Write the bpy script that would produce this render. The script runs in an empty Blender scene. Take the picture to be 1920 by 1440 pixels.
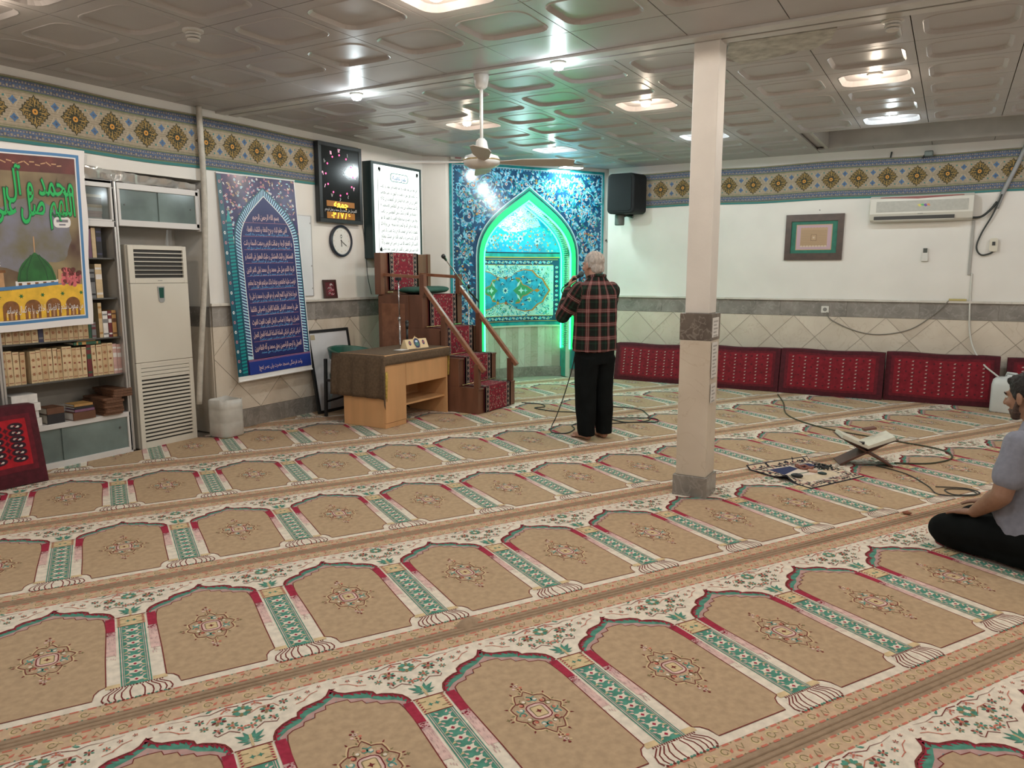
import bpy, bmesh, math, random
from mathutils import Vector, Matrix, Euler, noise as mnoise
R = math.radians
random.seed(7)
SC = bpy.context.scene
COL = SC.collection

# ---------------------------------------------------------------- camera, world, exposure
F_PX = 1403.0
cam_data = bpy.data.cameras.new('camera')
cam_data.sensor_fit = 'HORIZONTAL'; cam_data.sensor_width = 36.0
cam_data.lens = 36.0 * F_PX / 1920.0
cam_data.clip_start = 0.05; cam_data.clip_end = 60
cam = bpy.data.objects.new('camera', cam_data); COL.objects.link(cam)
cam.location = (0, 0, 1.54)
cam.rotation_euler = (R(90) - math.atan(211 / F_PX), 0, R(30.3))
SC.camera = cam
world = bpy.data.worlds.new('world'); SC.world = world; world.use_nodes = True
world.node_tree.nodes['Background'].inputs[0].default_value = (0.5, 0.5, 0.5, 1)
world.node_tree.nodes['Background'].inputs[1].default_value = 0.05
vs = SC.view_settings
vs.view_transform = 'Standard'; vs.look = 'None'; vs.gamma = 1.0; vs.use_curve_mapping = False
vs.exposure = EXPOSURE = 0.0
try:
    SC.cycles.max_bounces = 5; SC.cycles.diffuse_bounces = 3; SC.cycles.glossy_bounces = 3; SC.cycles.transmission_bounces = 4; SC.cycles.caustics_reflective = False; SC.cycles.caustics_refractive = False
except Exception: pass
WARM = (1.0, 0.82, 0.64); COOL = (0.84, 0.96, 1.0)
LAMP_W = 23.0        # watts of one ceiling lamp
NEON = 13.0           # strength of the green neon hose

# ---------------------------------------------------------------- helpers
def s2l(c):
    c = c / 255.0
    return c / 12.92 if c <= 0.04045 else ((c + 0.055) / 1.055) ** 2.4
def S(r, g, b): return (s2l(r), s2l(g), s2l(b))
KW = (0.69, 0.64, 0.57)
def D(r, g, b):       # colour as photographed under the room's light -> surface colour
    return tuple(min(0.88, max(0.004, s2l(c) / k)) for c, k in zip((r, g, b), KW))

_mats = {}
def mat(name, col, rough=0.6, var=0.0, scale=8.0, bump=0.0, bscale=60.0, metal=0.0, spec=0.5, col2=None, emit=None, estr=0.0, detail=4.0, trans=0.0, alpha=1.0, coat=0.0, stretch=None):
    if name in _mats: return _mats[name]
    m = bpy.data.materials.new(name); m.use_nodes = True
    nt = m.node_tree; b = nt.nodes['Principled BSDF']
    b.inputs['Base Color'].default_value = (*col, 1)
    b.inputs['Roughness'].default_value = rough
    b.inputs['Metallic'].default_value = metal
    b.inputs['Specular IOR Level'].default_value = spec
    if trans: b.inputs['Transmission Weight'].default_value = trans
    if alpha < 1: b.inputs['Alpha'].default_value = alpha
    if coat: b.inputs['Coat Weight'].default_value = coat; b.inputs['Coat Roughness'].default_value = 0.08
    if emit: b.inputs['Emission Color'].default_value = (*emit, 1); b.inputs['Emission Strength'].default_value = estr
    tc = None
    def coord(sc):
        nonlocal tc
        if tc is None: tc = nt.nodes.new('ShaderNodeTexCoord')
        mp = nt.nodes.new('ShaderNodeMapping'); nt.links.new(tc.outputs['Object'], mp.inputs[0])
        s3 = (sc, sc, sc) if stretch is None else tuple(sc * q for q in stretch)
        mp.inputs['Scale'].default_value = s3
        return mp.outputs[0]
    if var or col2:
        n = nt.nodes.new('ShaderNodeTexNoise'); n.inputs['Scale'].default_value = 1; n.inputs['Detail'].default_value = detail
        nt.links.new(coord(scale), n.inputs['Vector'])
        r = nt.nodes.new('ShaderNodeValToRGB'); nt.links.new(n.outputs['Fac'], r.inputs[0])
        if col2 is None:
            c0 = tuple(c * (1 - var) for c in col); c1 = tuple(min(1, c * (1 + var)) for c in col)
        else: c0, c1 = col, col2
        r.color_ramp.elements[0].position = 0.32; r.color_ramp.elements[1].position = 0.68
        r.color_ramp.elements[0].color = (*c0, 1); r.color_ramp.elements[1].color = (*c1, 1)
        nt.links.new(r.outputs[0], b.inputs['Base Color'])
    if bump:
        n = nt.nodes.new('ShaderNodeTexNoise'); n.inputs['Scale'].default_value = 1; n.inputs['Detail'].default_value = 3
        nt.links.new(coord(bscale), n.inputs['Vector'])
        bp = nt.nodes.new('ShaderNodeBump'); bp.inputs['Strength'].default_value = bump; bp.inputs['Distance'].default_value = 0.01
        nt.links.new(n.outputs['Fac'], bp.inputs['Height']); nt.links.new(bp.outputs[0], b.inputs['Normal'])
    _mats[name] = m
    return m

def marble(name, c1, c2, vein, vscale=3.0, rough=0.25, vw=0.035):
    if name in _mats: return _mats[name]
    m = bpy.data.materials.new(name); m.use_nodes = True; nt = m.node_tree; b = nt.nodes['Principled BSDF']
    b.inputs['Roughness'].default_value = rough
    tc = nt.nodes.new('ShaderNodeTexCoord'); oi = nt.nodes.new('ShaderNodeObjectInfo')
    ad = nt.nodes.new('ShaderNodeVectorMath'); ad.operation = 'ADD'
    ml = nt.nodes.new('ShaderNodeVectorMath'); ml.operation = 'SCALE'; ml.inputs['Scale'].default_value = 13.0
    cx = nt.nodes.new('ShaderNodeCombineXYZ')
    for i in range(3): nt.links.new(oi.outputs['Random'], cx.inputs[i])
    nt.links.new(cx.outputs[0], ml.inputs[0]); nt.links.new(tc.outputs['Object'], ad.inputs[0]); nt.links.new(ml.outputs[0], ad.inputs[1])
    n1 = nt.nodes.new('ShaderNodeTexNoise'); n1.inputs['Scale'].default_value = vscale; n1.inputs['Detail'].default_value = 6
    nt.links.new(ad.outputs[0], n1.inputs['Vector'])
    r1 = nt.nodes.new('ShaderNodeValToRGB'); nt.links.new(n1.outputs['Fac'], r1.inputs[0])
    r1.color_ramp.elements[0].position = 0.3; r1.color_ramp.elements[1].position = 0.7
    r1.color_ramp.elements[0].color = (*c1, 1); r1.color_ramp.elements[1].color = (*c2, 1)
    n2 = nt.nodes.new('ShaderNodeTexNoise'); n2.inputs['Scale'].default_value = vscale * 1.4; n2.inputs['Detail'].default_value = 5; n2.inputs['Distortion'].default_value = 1.2
    nt.links.new(ad.outputs[0], n2.inputs['Vector'])
    a = nt.nodes.new('ShaderNodeMath'); a.operation = 'SUBTRACT'; a.inputs[1].default_value = 0.5; nt.links.new(n2.outputs['Fac'], a.inputs[0])
    ab = nt.nodes.new('ShaderNodeMath'); ab.operation = 'ABSOLUTE'; nt.links.new(a.outputs[0], ab.inputs[0])
    r2 = nt.nodes.new('ShaderNodeValToRGB'); nt.links.new(ab.outputs[0], r2.inputs[0])
    r2.color_ramp.elements[0].position = 0.0; r2.color_ramp.elements[0].color = (0.42, 0.42, 0.42, 1)
    r2.color_ramp.elements[1].position = vw; r2.color_ramp.elements[1].color = (0, 0, 0, 1)
    mx = nt.nodes.new('ShaderNodeMixRGB'); nt.links.new(r2.outputs[0], mx.inputs[0]); nt.links.new(r1.outputs[0], mx.inputs[1]); mx.inputs[2].default_value = (*vein, 1)
    nt.links.new(mx.outputs[0], b.inputs['Base Color'])
    _mats[name] = m
    return m

def emis(name, col, strength):
    if name in _mats: return _mats[name]
    m = bpy.data.materials.new(name); m.use_nodes = True; nt = m.node_tree; b = nt.nodes['Principled BSDF']
    b.inputs['Base Color'].default_value = (*[min(.8, c) for c in col], 1)
    b.inputs['Emission Color'].default_value = (*col, 1); b.inputs['Emission Strength'].default_value = strength
    _mats[name] = m
    return m

def tag(o, label=None, cat=None, group=None, kind=None):
    if label: o['label'] = label
    if cat: o['category'] = cat
    if group: o['group'] = group
    if kind: o['kind'] = kind
    return o
def thing(name, label, cat, loc=(0, 0, 0), rotz=0.0, group=None):
    o = bpy.data.objects.new(name, None); COL.objects.link(o)
    o.location = loc; o.rotation_euler = (0, 0, rotz); o.empty_display_size = 0.1
    return tag(o, label, cat, group)
def pmat(o):
    return Matrix.Translation(o.location) @ o.rotation_euler.to_matrix().to_4x4()
def link(name, me, mats, parent=None, world=False):
    if me.materials is not None and len(me.materials) == 0:
        for m in (mats if isinstance(mats, (list, tuple)) else [mats]): me.materials.append(m)
    o = bpy.data.objects.new(name, me); COL.objects.link(o)
    if parent is not None:
        o.parent = parent
        if world:
            M = pmat(parent)
            if parent.parent: M = pmat(parent.parent) @ parent.matrix_parent_inverse @ M
            o.matrix_parent_inverse = M.inverted()
    return o

class MB:
    def __init__(s): s.v = []; s.f = []; s.m = []
    def add(s, vs, fs, m=0):
        n = len(s.v); s.v.extend([tuple(p) for p in vs]); s.f.extend([tuple(n + i for i in f) for f in fs]); s.m.extend([m] * len(fs)); return s
    def box(s, x0, x1, y0, y1, z0, z1, m=0):
        if x0 > x1: x0, x1 = x1, x0
        if y0 > y1: y0, y1 = y1, y0
        if z0 > z1: z0, z1 = z1, z0
        v = [(x0, y0, z0), (x1, y0, z0), (x1, y1, z0), (x0, y1, z0), (x0, y0, z1), (x1, y0, z1), (x1, y1, z1), (x0, y1, z1)]
        return s.add(v, [(0, 3, 2, 1), (4, 5, 6, 7), (0, 1, 5, 4), (1, 2, 6, 5), (2, 3, 7, 6), (3, 0, 4, 7)], m)
    def hexa(s, b, t, m=0):    # four bottom corners ccw, four top corners
        return s.add(list(b) + list(t), [(3, 2, 1, 0), (4, 5, 6, 7), (0, 1, 5, 4), (1, 2, 6, 5), (2, 3, 7, 6), (3, 0, 4, 7)], m)
    def bar(s, a, b, w, h, m=0, up=(0, 0, 1)):   # box between two points
        a = Vector(a); b = Vector(b); d = (b - a).normalized(); u = Vector(up)
        sd = d.cross(u)
        if sd.length < 1e-4: sd = d.cross(Vector((1, 0, 0)))
        sd.normalize(); u2 = sd.cross(d).normalized()
        v = []
        for p in (a, b):
            for i, j in ((-1, -1), (1, -1), (1, 1), (-1, 1)): v.append(p + sd * (w / 2 * i) + u2 * (h / 2 * j))
        return s.add(v, [(3, 2, 1, 0), (4, 5, 6, 7), (0, 1, 5, 4), (1, 2, 6, 5), (2, 3, 7, 6), (3, 0, 4, 7)], m)
    def prism(s, poly, h0, h1, mp=lambda a, b, c: (a, b, c), m=0):
        n = len(poly)
        v = [mp(a, b, h0) for a, b in poly] + [mp(a, b, h1) for a, b in poly]
        f = [tuple(range(n - 1, -1, -1)), tuple(range(n, 2 * n))] + [(i, (i + 1) % n, n + (i + 1) % n, n + i) for i in range(n)]
        return s.add(v, f, m)
    def tube(s, pts, r, seg=8, m=0, closed=False, caps=True):
        pts = [Vector(p) for p in pts]; n = len(pts)
        rs = r if isinstance(r, (list, tuple)) else [r] * n
        vs = []; prev = None
        for i, p in enumerate(pts):
            if closed: d = (pts[(i + 1) % n] - pts[i - 1])
            else: d = pts[min(i + 1, n - 1)] - pts[max(i - 1, 0)]
            d = d.normalized() if d.length > 1e-9 else Vector((0, 0, 1))
            if prev is None:
                a = Vector((0, 0, 1)) if abs(d.z) < 0.9 else Vector((1, 0, 0))
                u = d.cross(a).normalized()
            else:
                u = prev - d * prev.dot(d)
                u = u.normalized() if u.length > 1e-6 else d.orthogonal().normalized()
            prev = u; w = d.cross(u)
            for k in range(seg):
                t = 2 * math.pi * k / seg
                vs.append(p + (u * math.cos(t) + w * math.sin(t)) * rs[i])
        fs = []
        for i in range(n if closed else n - 1):
            j = (i + 1) % n
            for k in range(seg): fs.append((i * seg + k, i * seg + (k + 1) % seg, j * seg + (k + 1) % seg, j * seg + k))
        if caps and not closed: fs += [tuple(range(seg - 1, -1, -1)), tuple((n - 1) * seg + k for k in range(seg))]
        return s.add(vs, fs, m)
    def lathe(s, prof, seg=20, c=(0, 0, 0), mp=None, m=0):
        vs = []; n = len(prof)
        mp = mp or (lambda x, y, z: (c[0] + x, c[1] + y, c[2] + z))
        for r, z in prof:
            for k in range(seg):
                t = 2 * math.pi * k / seg; vs.append(mp(r * math.cos(t), r * math.sin(t), z))
        fs = []
        for i in range(n - 1):
            for k in range(seg): fs.append((i * seg + k, i * seg + (k + 1) % seg, (i + 1) * seg + (k + 1) % seg, (i + 1) * seg + k))
        fs += [tuple(range(seg - 1, -1, -1)), tuple((n - 1) * seg + k for k in range(seg))]
        return s.add(vs, fs, m)
    def ell(s, c, r, seg=14, rings=8, m=0, M=None):
        vs = []; c = Vector(c)
        for i in range(rings + 1):
            p = math.pi * i / rings
            for k in range(seg):
                t = 2 * math.pi * k / seg
                v = Vector((r[0] * math.sin(p) * math.cos(t), r[1] * math.sin(p) * math.sin(t), -r[2] * math.cos(p)))
                if M is not None: v = M @ v
                vs.append(c + v)
        fs = []
        for i in range(rings):
            for k in range(seg): fs.append((i * seg + k, i * seg + (k + 1) % seg, (i + 1) * seg + (k + 1) % seg, (i + 1) * seg + k))
        return s.add(vs, fs, m)
    def grid(s, fn, nu, nv, m=0):
        vs = [fn(i / nu, j / nv) for j in range(nv + 1) for i in range(nu + 1)]
        return s.add(vs, [(j * (nu + 1) + i, j * (nu + 1) + i + 1, (j + 1) * (nu + 1) + i + 1, (j + 1) * (nu + 1) + i) for j in range(nv) for i in range(nu)], m)
    def mesh(s, name, smooth=False, recalc=True, merge=False):
        me = bpy.data.meshes.new(name); me.from_pydata([tuple(p) for p in s.v], [], s.f)
        me.polygons.foreach_set('material_index', s.m)
        if merge or recalc:
            bm = bmesh.new(); bm.from_mesh(me)
            if merge: bmesh.ops.remove_doubles(bm, verts=bm.verts, dist=1e-5)
            if recalc: bmesh.ops.recalc_face_normals(bm, faces=bm.faces)
            bm.to_mesh(me); bm.free()
        if smooth: me.polygons.foreach_set('use_smooth', [True] * len(me.polygons))
        return me
    def build(s, name, mats, parent=None, world=True, smooth=False, bevel=0.0, recalc=True, merge=False, kind=None):
        me = s.mesh(name, smooth, recalc, merge)
        o = link(name, me, mats, parent, world)
        if bevel:
            b = o.modifiers.new('bevel', 'BEVEL'); b.width = bevel; b.segments = 2; b.limit_method = 'ANGLE'; b.angle_limit = R(40)
        if kind: o['kind'] = kind
        return o

def rrect(x0, y0, x1, y1, r, n=4):
    p = []
    for cx, cy, a in ((x1 - r, y0 + r, -90), (x1 - r, y1 - r, 0), (x0 + r, y1 - r, 90), (x0 + r, y0 + r, 180)):
        for i in range(n + 1):
            t = R(a + 90 * i / n); p.append((cx + r * math.cos(t), cy + r * math.sin(t)))
    return p
def bez(p0, p1, p2, p3, n=10):
    o = []
    for i in range(n + 1):
        t = i / n; a = (1 - t) ** 3; b = 3 * t * (1 - t) ** 2; c = 3 * t * t * (1 - t); d = t ** 3
        o.append(tuple(a * q0 + b * q1 + c * q2 + d * q3 for q0, q1, q2, q3 in zip(p0, p1, p2, p3)))
    return o
def spline(pts, n=6):      # Catmull-Rom through points
    P = [Vector(p) for p in pts]; out = []
    for i in range(len(P) - 1):
        p0 = P[max(i - 1, 0)]; p1 = P[i]; p2 = P[i + 1]; p3 = P[min(i + 2, len(P) - 1)]
        for k in range(n):
            t = k / n
            out.append(0.5 * ((2 * p1) + (p2 - p0) * t + (2 * p0 - 5 * p1 + 4 * p2 - p3) * t * t + (3 * p1 - p0 - 3 * p2 + p3) * t ** 3))
    out.append(P[-1]); return out

def clip_half(poly, nx, ny, d):    # keep nx*x+ny*y <= d
    out = []; n = len(poly)
    for i in range(n):
        a = poly[i]; b = poly[(i + 1) % n]; da = nx * a[0] + ny * a[1] - d; db = nx * b[0] + ny * b[1] - d
        if da <= 0: out.append(a)
        if (da < 0 < db) or (db < 0 < da):
            t = da / (da - db); out.append((a[0] + (b[0] - a[0]) * t, a[1] + (b[1] - a[1]) * t))
    return out if len(out) >= 3 else []

def slice2(f, nu, nv, u0, u1, v0, v1):
    o = Flat(f.dz); du = (u1 - u0) / nu; dv = (v1 - v0) / nv
    for p, m, l in f.p:
        a0 = min(q[0] for q in p); a1 = max(q[0] for q in p); c0 = min(q[1] for q in p); c1 = max(q[1] for q in p)
        if a1 - a0 < du * .8 and c1 - c0 < dv * .8: o.p.append((p, m, l)); continue
        for i in range(nu):
            x0, x1 = u0 + i * du, u0 + (i + 1) * du
            if x1 <= a0 or x0 >= a1: continue
            g = clip_half(clip_half(p, 1, 0, x1) or [(9, 9)] * 3, -1, 0, -x0)
            for j in range(nv):
                z0, z1 = v0 + j * dv, v0 + (j + 1) * dv
                if not g or z1 <= c0 or z0 >= c1: continue
                h = clip_half(g, 0, 1, z1); h = clip_half(h, 0, -1, -z0) if h else h
                if h: o.p.append((h, m, l))
    return o

class Flat:      # woven, printed or glazed pattern: thin layers of flat coloured pieces
    def __init__(s, dz=0.0004): s.p = []; s.dz = dz
    def poly(s, pts, m, l=0): s.p.append(([tuple(q) for q in pts], m, l)); return s
    def rect(s, x0, y0, x1, y1, m, l=0): return s.poly([(x0, y0), (x1, y0), (x1, y1), (x0, y1)], m, l)
    def ell(s, cx, cy, rx, ry, m, l=0, n=8, rot=0.0):
        c, d = math.cos(rot), math.sin(rot)
        return s.poly([(cx + rx * math.cos(t) * c - ry * math.sin(t) * d, cy + rx * math.cos(t) * d + ry * math.sin(t) * c) for t in [2 * math.pi * i / n for i in range(n)]], m, l)
    def stroke(s, pts, w, m, l=0, closed=False, taper=False):
        n = len(pts); L = []; Rr = []
        for i, p in enumerate(pts):
            a = pts[i - 1] if (i > 0 or closed) else p; b = pts[(i + 1) % n] if (i < n - 1 or closed) else p
            dx, dy = b[0] - a[0], b[1] - a[1]; q = math.hypot(dx, dy) or 1
            ww = w * (1 - 0.8 * i / (n - 1)) if taper else w
            nx, ny = -dy / q * ww / 2, dx / q * ww / 2
            L.append((p[0] + nx, p[1] + ny)); Rr.append((p[0] - nx, p[1] - ny))
        for i in range(n if closed else n - 1):
            j = (i + 1) % n; s.poly([Rr[i], Rr[j], L[j], L[i]], m, l)
        return s
    def star(s, cx, cy, r1, r2, n, m, l=0, rot=0.0):
        return s.poly([(cx + (r1 if i % 2 == 0 else r2) * math.cos(rot + math.pi * i / n), cy + (r1 if i % 2 == 0 else r2) * math.sin(rot + math.pi * i / n)) for i in range(2 * n)], m, l)
    def leaf(s, x, y, a, L, w, m, l=0):
        c, d = math.cos(a), math.sin(a); q = [(0, 0), (L * .35, w), (L, 0), (L * .35, -w)]
        return s.poly([(x + u * c - v * d, y + u * d + v * c) for u, v in q], m, l)
    def clip(s, planes):
        o = Flat(s.dz)
        for p, m, l in s.p:
            for pl in planes:
                p = clip_half(p, *pl)
                if not p: break
            if p: o.p.append((p, m, l))
        return o
    def mesh(s, name, mp=lambda u, v, w: (u, v, w)):
        v = []; f = []; mi = []
        for p, m, l in s.p:
            a = sum(p[i][0] * p[(i + 1) % len(p)][1] - p[(i + 1) % len(p)][0] * p[i][1] for i in range(len(p)))
            if abs(a) < 1e-10: continue
            if a < 0: p = p[::-1]
            n = len(v); v.extend(mp(x, y, l * s.dz) for x, y in p); f.append(tuple(range(n, n + len(p)))); mi.append(m)
        me = bpy.data.meshes.new(name); me.from_pydata(v, [], f); me.polygons.foreach_set('material_index', mi)
        return me
    def build(s, name, mats, parent=None, mp=lambda u, v, w: (u, v, w), world=True):
        o = link(name, s.mesh(name, mp), mats, parent, world)
        if name not in ('prayer_niche', 'woven_pattern', 'glaze_pattern'): o['kind'] = 'stuff'
        return o

# Arabic letters: joined forms, right to left
FORMS = {0x621: (0xFE80, 1), 0x622: (0xFE81, 2), 0x623: (0xFE83, 2), 0x624: (0xFE85, 2), 0x625: (0xFE87, 2), 0x626: (0xFE89, 4), 0x627: (0xFE8D, 2), 0x628: (0xFE8F, 4), 0x629: (0xFE93, 2), 0x62A: (0xFE95, 4), 0x62B: (0xFE99, 4), 0x62C: (0xFE9D, 4), 0x62D: (0xFEA1, 4), 0x62E: (0xFEA5, 4), 0x62F: (0xFEA9, 2), 0x630: (0xFEAB, 2), 0x631: (0xFEAD, 2), 0x632: (0xFEAF, 2), 0x633: (0xFEB1, 4), 0x634: (0xFEB5, 4), 0x635: (0xFEB9, 4), 0x636: (0xFEBD, 4), 0x637: (0xFEC1, 4), 0x638: (0xFEC5, 4), 0x639: (0xFEC9, 4), 0x63A: (0xFECD, 4), 0x641: (0xFED1, 4), 0x642: (0xFED5, 4), 0x643: (0xFED9, 4), 0x644: (0xFEDD, 4), 0x645: (0xFEE1, 4), 0x646: (0xFEE5, 4), 0x647: (0xFEE9, 4), 0x648: (0xFEED, 2), 0x649: (0xFEEF, 2), 0x64A: (0xFEF1, 4), 0x6CC: (0xFBFC, 4), 0x6A9: (0xFB8E, 4), 0x6AF: (0xFB92, 4), 0x67E: (0xFB56, 4), 0x686: (0xFB7A, 4)}
def shape(s):
    out = []; i = 0; prev = False; L = [ord(c) for c in s]; n = len(L)
    while i < n:
        c = L[i]
        if c in FORMS:
            b, k = FORMS[c]
            if c == 0x644 and i + 1 < n and L[i + 1] in (0x627, 0x623, 0x622):
                out.append(chr({0x627: 0xFEFB, 0x623: 0xFEF7, 0x622: 0xFEF5}[L[i + 1]] + (1 if prev else 0))); prev = False; i += 2; continue
            nx = i + 1 < n and L[i + 1] in FORMS and L[i + 1] != 0x621
            if k == 4: f = (3 if nx else 1) if prev else (2 if nx else 0); prev = nx
            elif k == 2: f = 1 if prev else 0; prev = False
            else: f = 0; prev = False
            out.append(chr(b + f))
        else: out.append(chr(c)); prev = False
        i += 1
    return ''.join(reversed(out))
def lettering(name, text, mp, m, parent, width=None, height=0.05, cx=0.0, cy=0.0, arabic=True, bold=0.0, extr=0.0, squash=1.0):
    """a line of writing centred at (cx, cy) of a sign, at most `width` wide; mp(u, v, w) puts it on the sign"""
    cu = bpy.data.curves.new(name, 'FONT'); cu.body = shape(text) if arabic else text
    cu.size = 1; cu.align_x = 'CENTER'; cu.resolution_u = 2; cu.offset = bold
    t = bpy.data.objects.new(name, cu); COL.objects.link(t)
    dg = bpy.context.evaluated_depsgraph_get(); dg.update()
    me0 = bpy.data.meshes.new_from_object(t.evaluated_get(dg))
    bpy.data.objects.remove(t); bpy.data.curves.remove(cu)
    V = [v.co.copy() for v in me0.vertices]; Fc = [tuple(p.vertices) for p in me0.polygons]
    bpy.data.meshes.remove(me0)
    if not V: return None
    x0 = min(v.x for v in V); x1 = max(v.x for v in V); y0 = min(v.y for v in V); y1 = max(v.y for v in V)
    sy = height; sx = height * squash
    if width and (x1 - x0) * sx > width: sx = width / (x1 - x0)
    xm = (x0 + x1) / 2; ym = 0.3
    par = list(range(len(V)))
    def find(a):
        while par[a] != a: par[a] = par[par[a]]; a = par[a]
        return a
    for f in Fc:
        r = find(f[0])
        for q in f[1:]: par[find(q)] = r
    ids = {}
    out = []
    for i, v in enumerate(V):
        k = ids.setdefault(find(i), len(ids))
        out.append(mp(cx + (v.x - xm) * sx, cy + (v.y - ym) * sy, 0.0006 + 0.00012 * (k % 3)))
    me = bpy.data.meshes.new(name); me.from_pydata(out, [], Fc)
    return link(name, me, m, parent, True)
def copy_tree(o, loc=None, label=None):
    c = o.copy(); COL.objects.link(c)
    if loc is not None: c.location = loc
    if label: c['label'] = label
    for ch in o.children:
        d = ch.copy(); COL.objects.link(d); d.parent = c
        for g in ch.children:
            e = g.copy(); COL.objects.link(e); e.parent = d
    return c
def remesh(mb, voxel, smooth_it=4, name='tmp'):
    """fuse overlapping limb volumes into one continuous skin"""
    me = mb.mesh(name); o = bpy.data.objects.new(name, me); COL.objects.link(o)
    r = o.modifiers.new('r', 'REMESH'); r.mode = 'VOXEL'; r.voxel_size = voxel; r.use_smooth_shade = True
    if smooth_it:
        sm = o.modifiers.new('s', 'SMOOTH'); sm.factor = 0.5; sm.iterations = smooth_it
    dg = bpy.context.evaluated_depsgraph_get(); dg.update()
    out = bpy.data.meshes.new_from_object(o.evaluated_get(dg))
    bpy.data.objects.remove(o); bpy.data.meshes.remove(me)
    out.polygons.foreach_set('use_smooth', [True] * len(out.polygons)); out.materials.clear()
    return out
def capsule(mb, a, b, ra, rb, seg=14, flat=1.0):
    a = Vector(a); b = Vector(b); d = b - a; L = d.length
    if L < 1e-6: return mb.ell(a, (ra, ra, ra), seg, 8)
    d.normalize(); pts = []; rs = []
    for i in range(5):
        t = math.pi / 2 * (1 - i / 4); pts.append(a - d * (ra * math.sin(t))); rs.append(max(ra * math.cos(t), ra * 0.02))
    for i in range(1, 5): q = i / 5; pts.append(a + d * L * q); rs.append(ra + (rb - ra) * q)
    for i in range(5):
        t = math.pi / 2 * (i / 4); pts.append(b + d * (rb * math.sin(t))); rs.append(max(rb * math.cos(t), rb * 0.02))
    return mb.tube(pts, rs, seg)
ORD = ('first second third fourth fifth sixth seventh eighth ninth tenth eleventh twelfth thirteenth fourteenth fifteenth sixteenth seventeenth eighteenth nineteenth twentieth'.split())
# directions of the prayer rows (rows run along UD, worshippers face VD)
A59 = R(59); UD = Vector((math.cos(A59), math.sin(A59), 0)); VD = Vector((-math.sin(A59), math.cos(A59), 0))
def UV(u, v, z=0.0): return tuple(UD * u + VD * v + Vector((0, 0, z)))
WX, WY, WM, CH = -6.0, 10.3, 9.15, 3.0      # left wall, back wall, mihrab wall, ceiling height
# ================================================================ materials of the room
M_plaster = mat('plaster_cream', (0.78, 0.75, 0.71), 0.85, var=0.05, scale=1.5, bump=0.0)
M_ceil = mat('ceiling_panel_paint', (0.45, 0.43, 0.435), 0.36, var=0.05, scale=3,)
M_ceil_trim = mat('ceiling_strip_paint', (0.56, 0.55, 0.54), 0.3, var=0.06, scale=6)
M_dark = mat('dark_gap', (0.02, 0.02, 0.02), 0.8)
M_cdark = mat('recess_lining', (0.50, 0.48, 0.46), 0.6, var=0.1, scale=4)
M_band = marble('grey_marble_band', (0.19, 0.175, 0.16), (0.33, 0.305, 0.28), (0.44, 0.41, 0.38), 5.0)
M_tilem = marble('cream_travertine', (0.60, 0.52, 0.43), (0.74, 0.66, 0.56), (0.50, 0.40, 0.30), 2.2, 0.3, 0.012)
M_cap = marble('white_ledge_marble', (0.58, 0.54, 0.48), (0.70, 0.66, 0.6), (0.45, 0.42, 0.4), 3.0)
M_grout = mat('grout', (0.42, 0.36, 0.29), 0.9)
M_floor = mat('floor_terrazzo', (0.35, 0.31, 0.26), 0.6, var=0.1)

# ---------------------------------------------------------------- floor, ceiling slab, walls
X1, Y0 = 4.5, -3.5
b = MB(); b.box(WX - 0.6, X1 + .2, Y0 - .2, WY + .9, -0.12, -0.012)
tag(b.build('floor', M_floor), 'bare floor slab under the prayer carpets', kind='structure')
ceil_root = None
b = MB()
SX0, SX1, SY0, SY1 = -1.42, 1.2, 8.76, 9.98       # long recess in the ceiling
for (xa, xb, ya, yb) in ((WX - .6, X1 + .2, Y0 - .2, SY0), (WX - .6, SX0, SY0, SY1), (SX1, X1 + .2, SY0, SY1), (WX - .6, X1 + .2, SY1, WY + .9)):
    b.box(xa, xb, ya, yb, CH + 0.035, CH + 0.12, 0)
b.box(SX0 - .02, SX1 + .02, SY0 - .02, SY1 + .02, CH + .28, CH + .32, 1)
b.box(SX0 - .03, SX0 + .006, SY0 + .007, SY1 - .007, CH, CH + .30, 1); b.box(SX1 - .006, SX1 + .03, SY0 + .007, SY1 - .007, CH, CH + .30, 1)
b.box(SX0 + .001, SX1 - .001, SY0 - .03, SY0 + .006, CH + .001, CH + .29, 1); b.box(SX0 + .001, SX1 - .001, SY1 - .006, SY1 + .03, CH + .001, CH + .29, 1)
ceil_root = tag(b.build('ceiling', [M_ceil, M_cdark]), 'grey beige suspended ceiling of embossed square panels', kind='structure')

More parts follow.
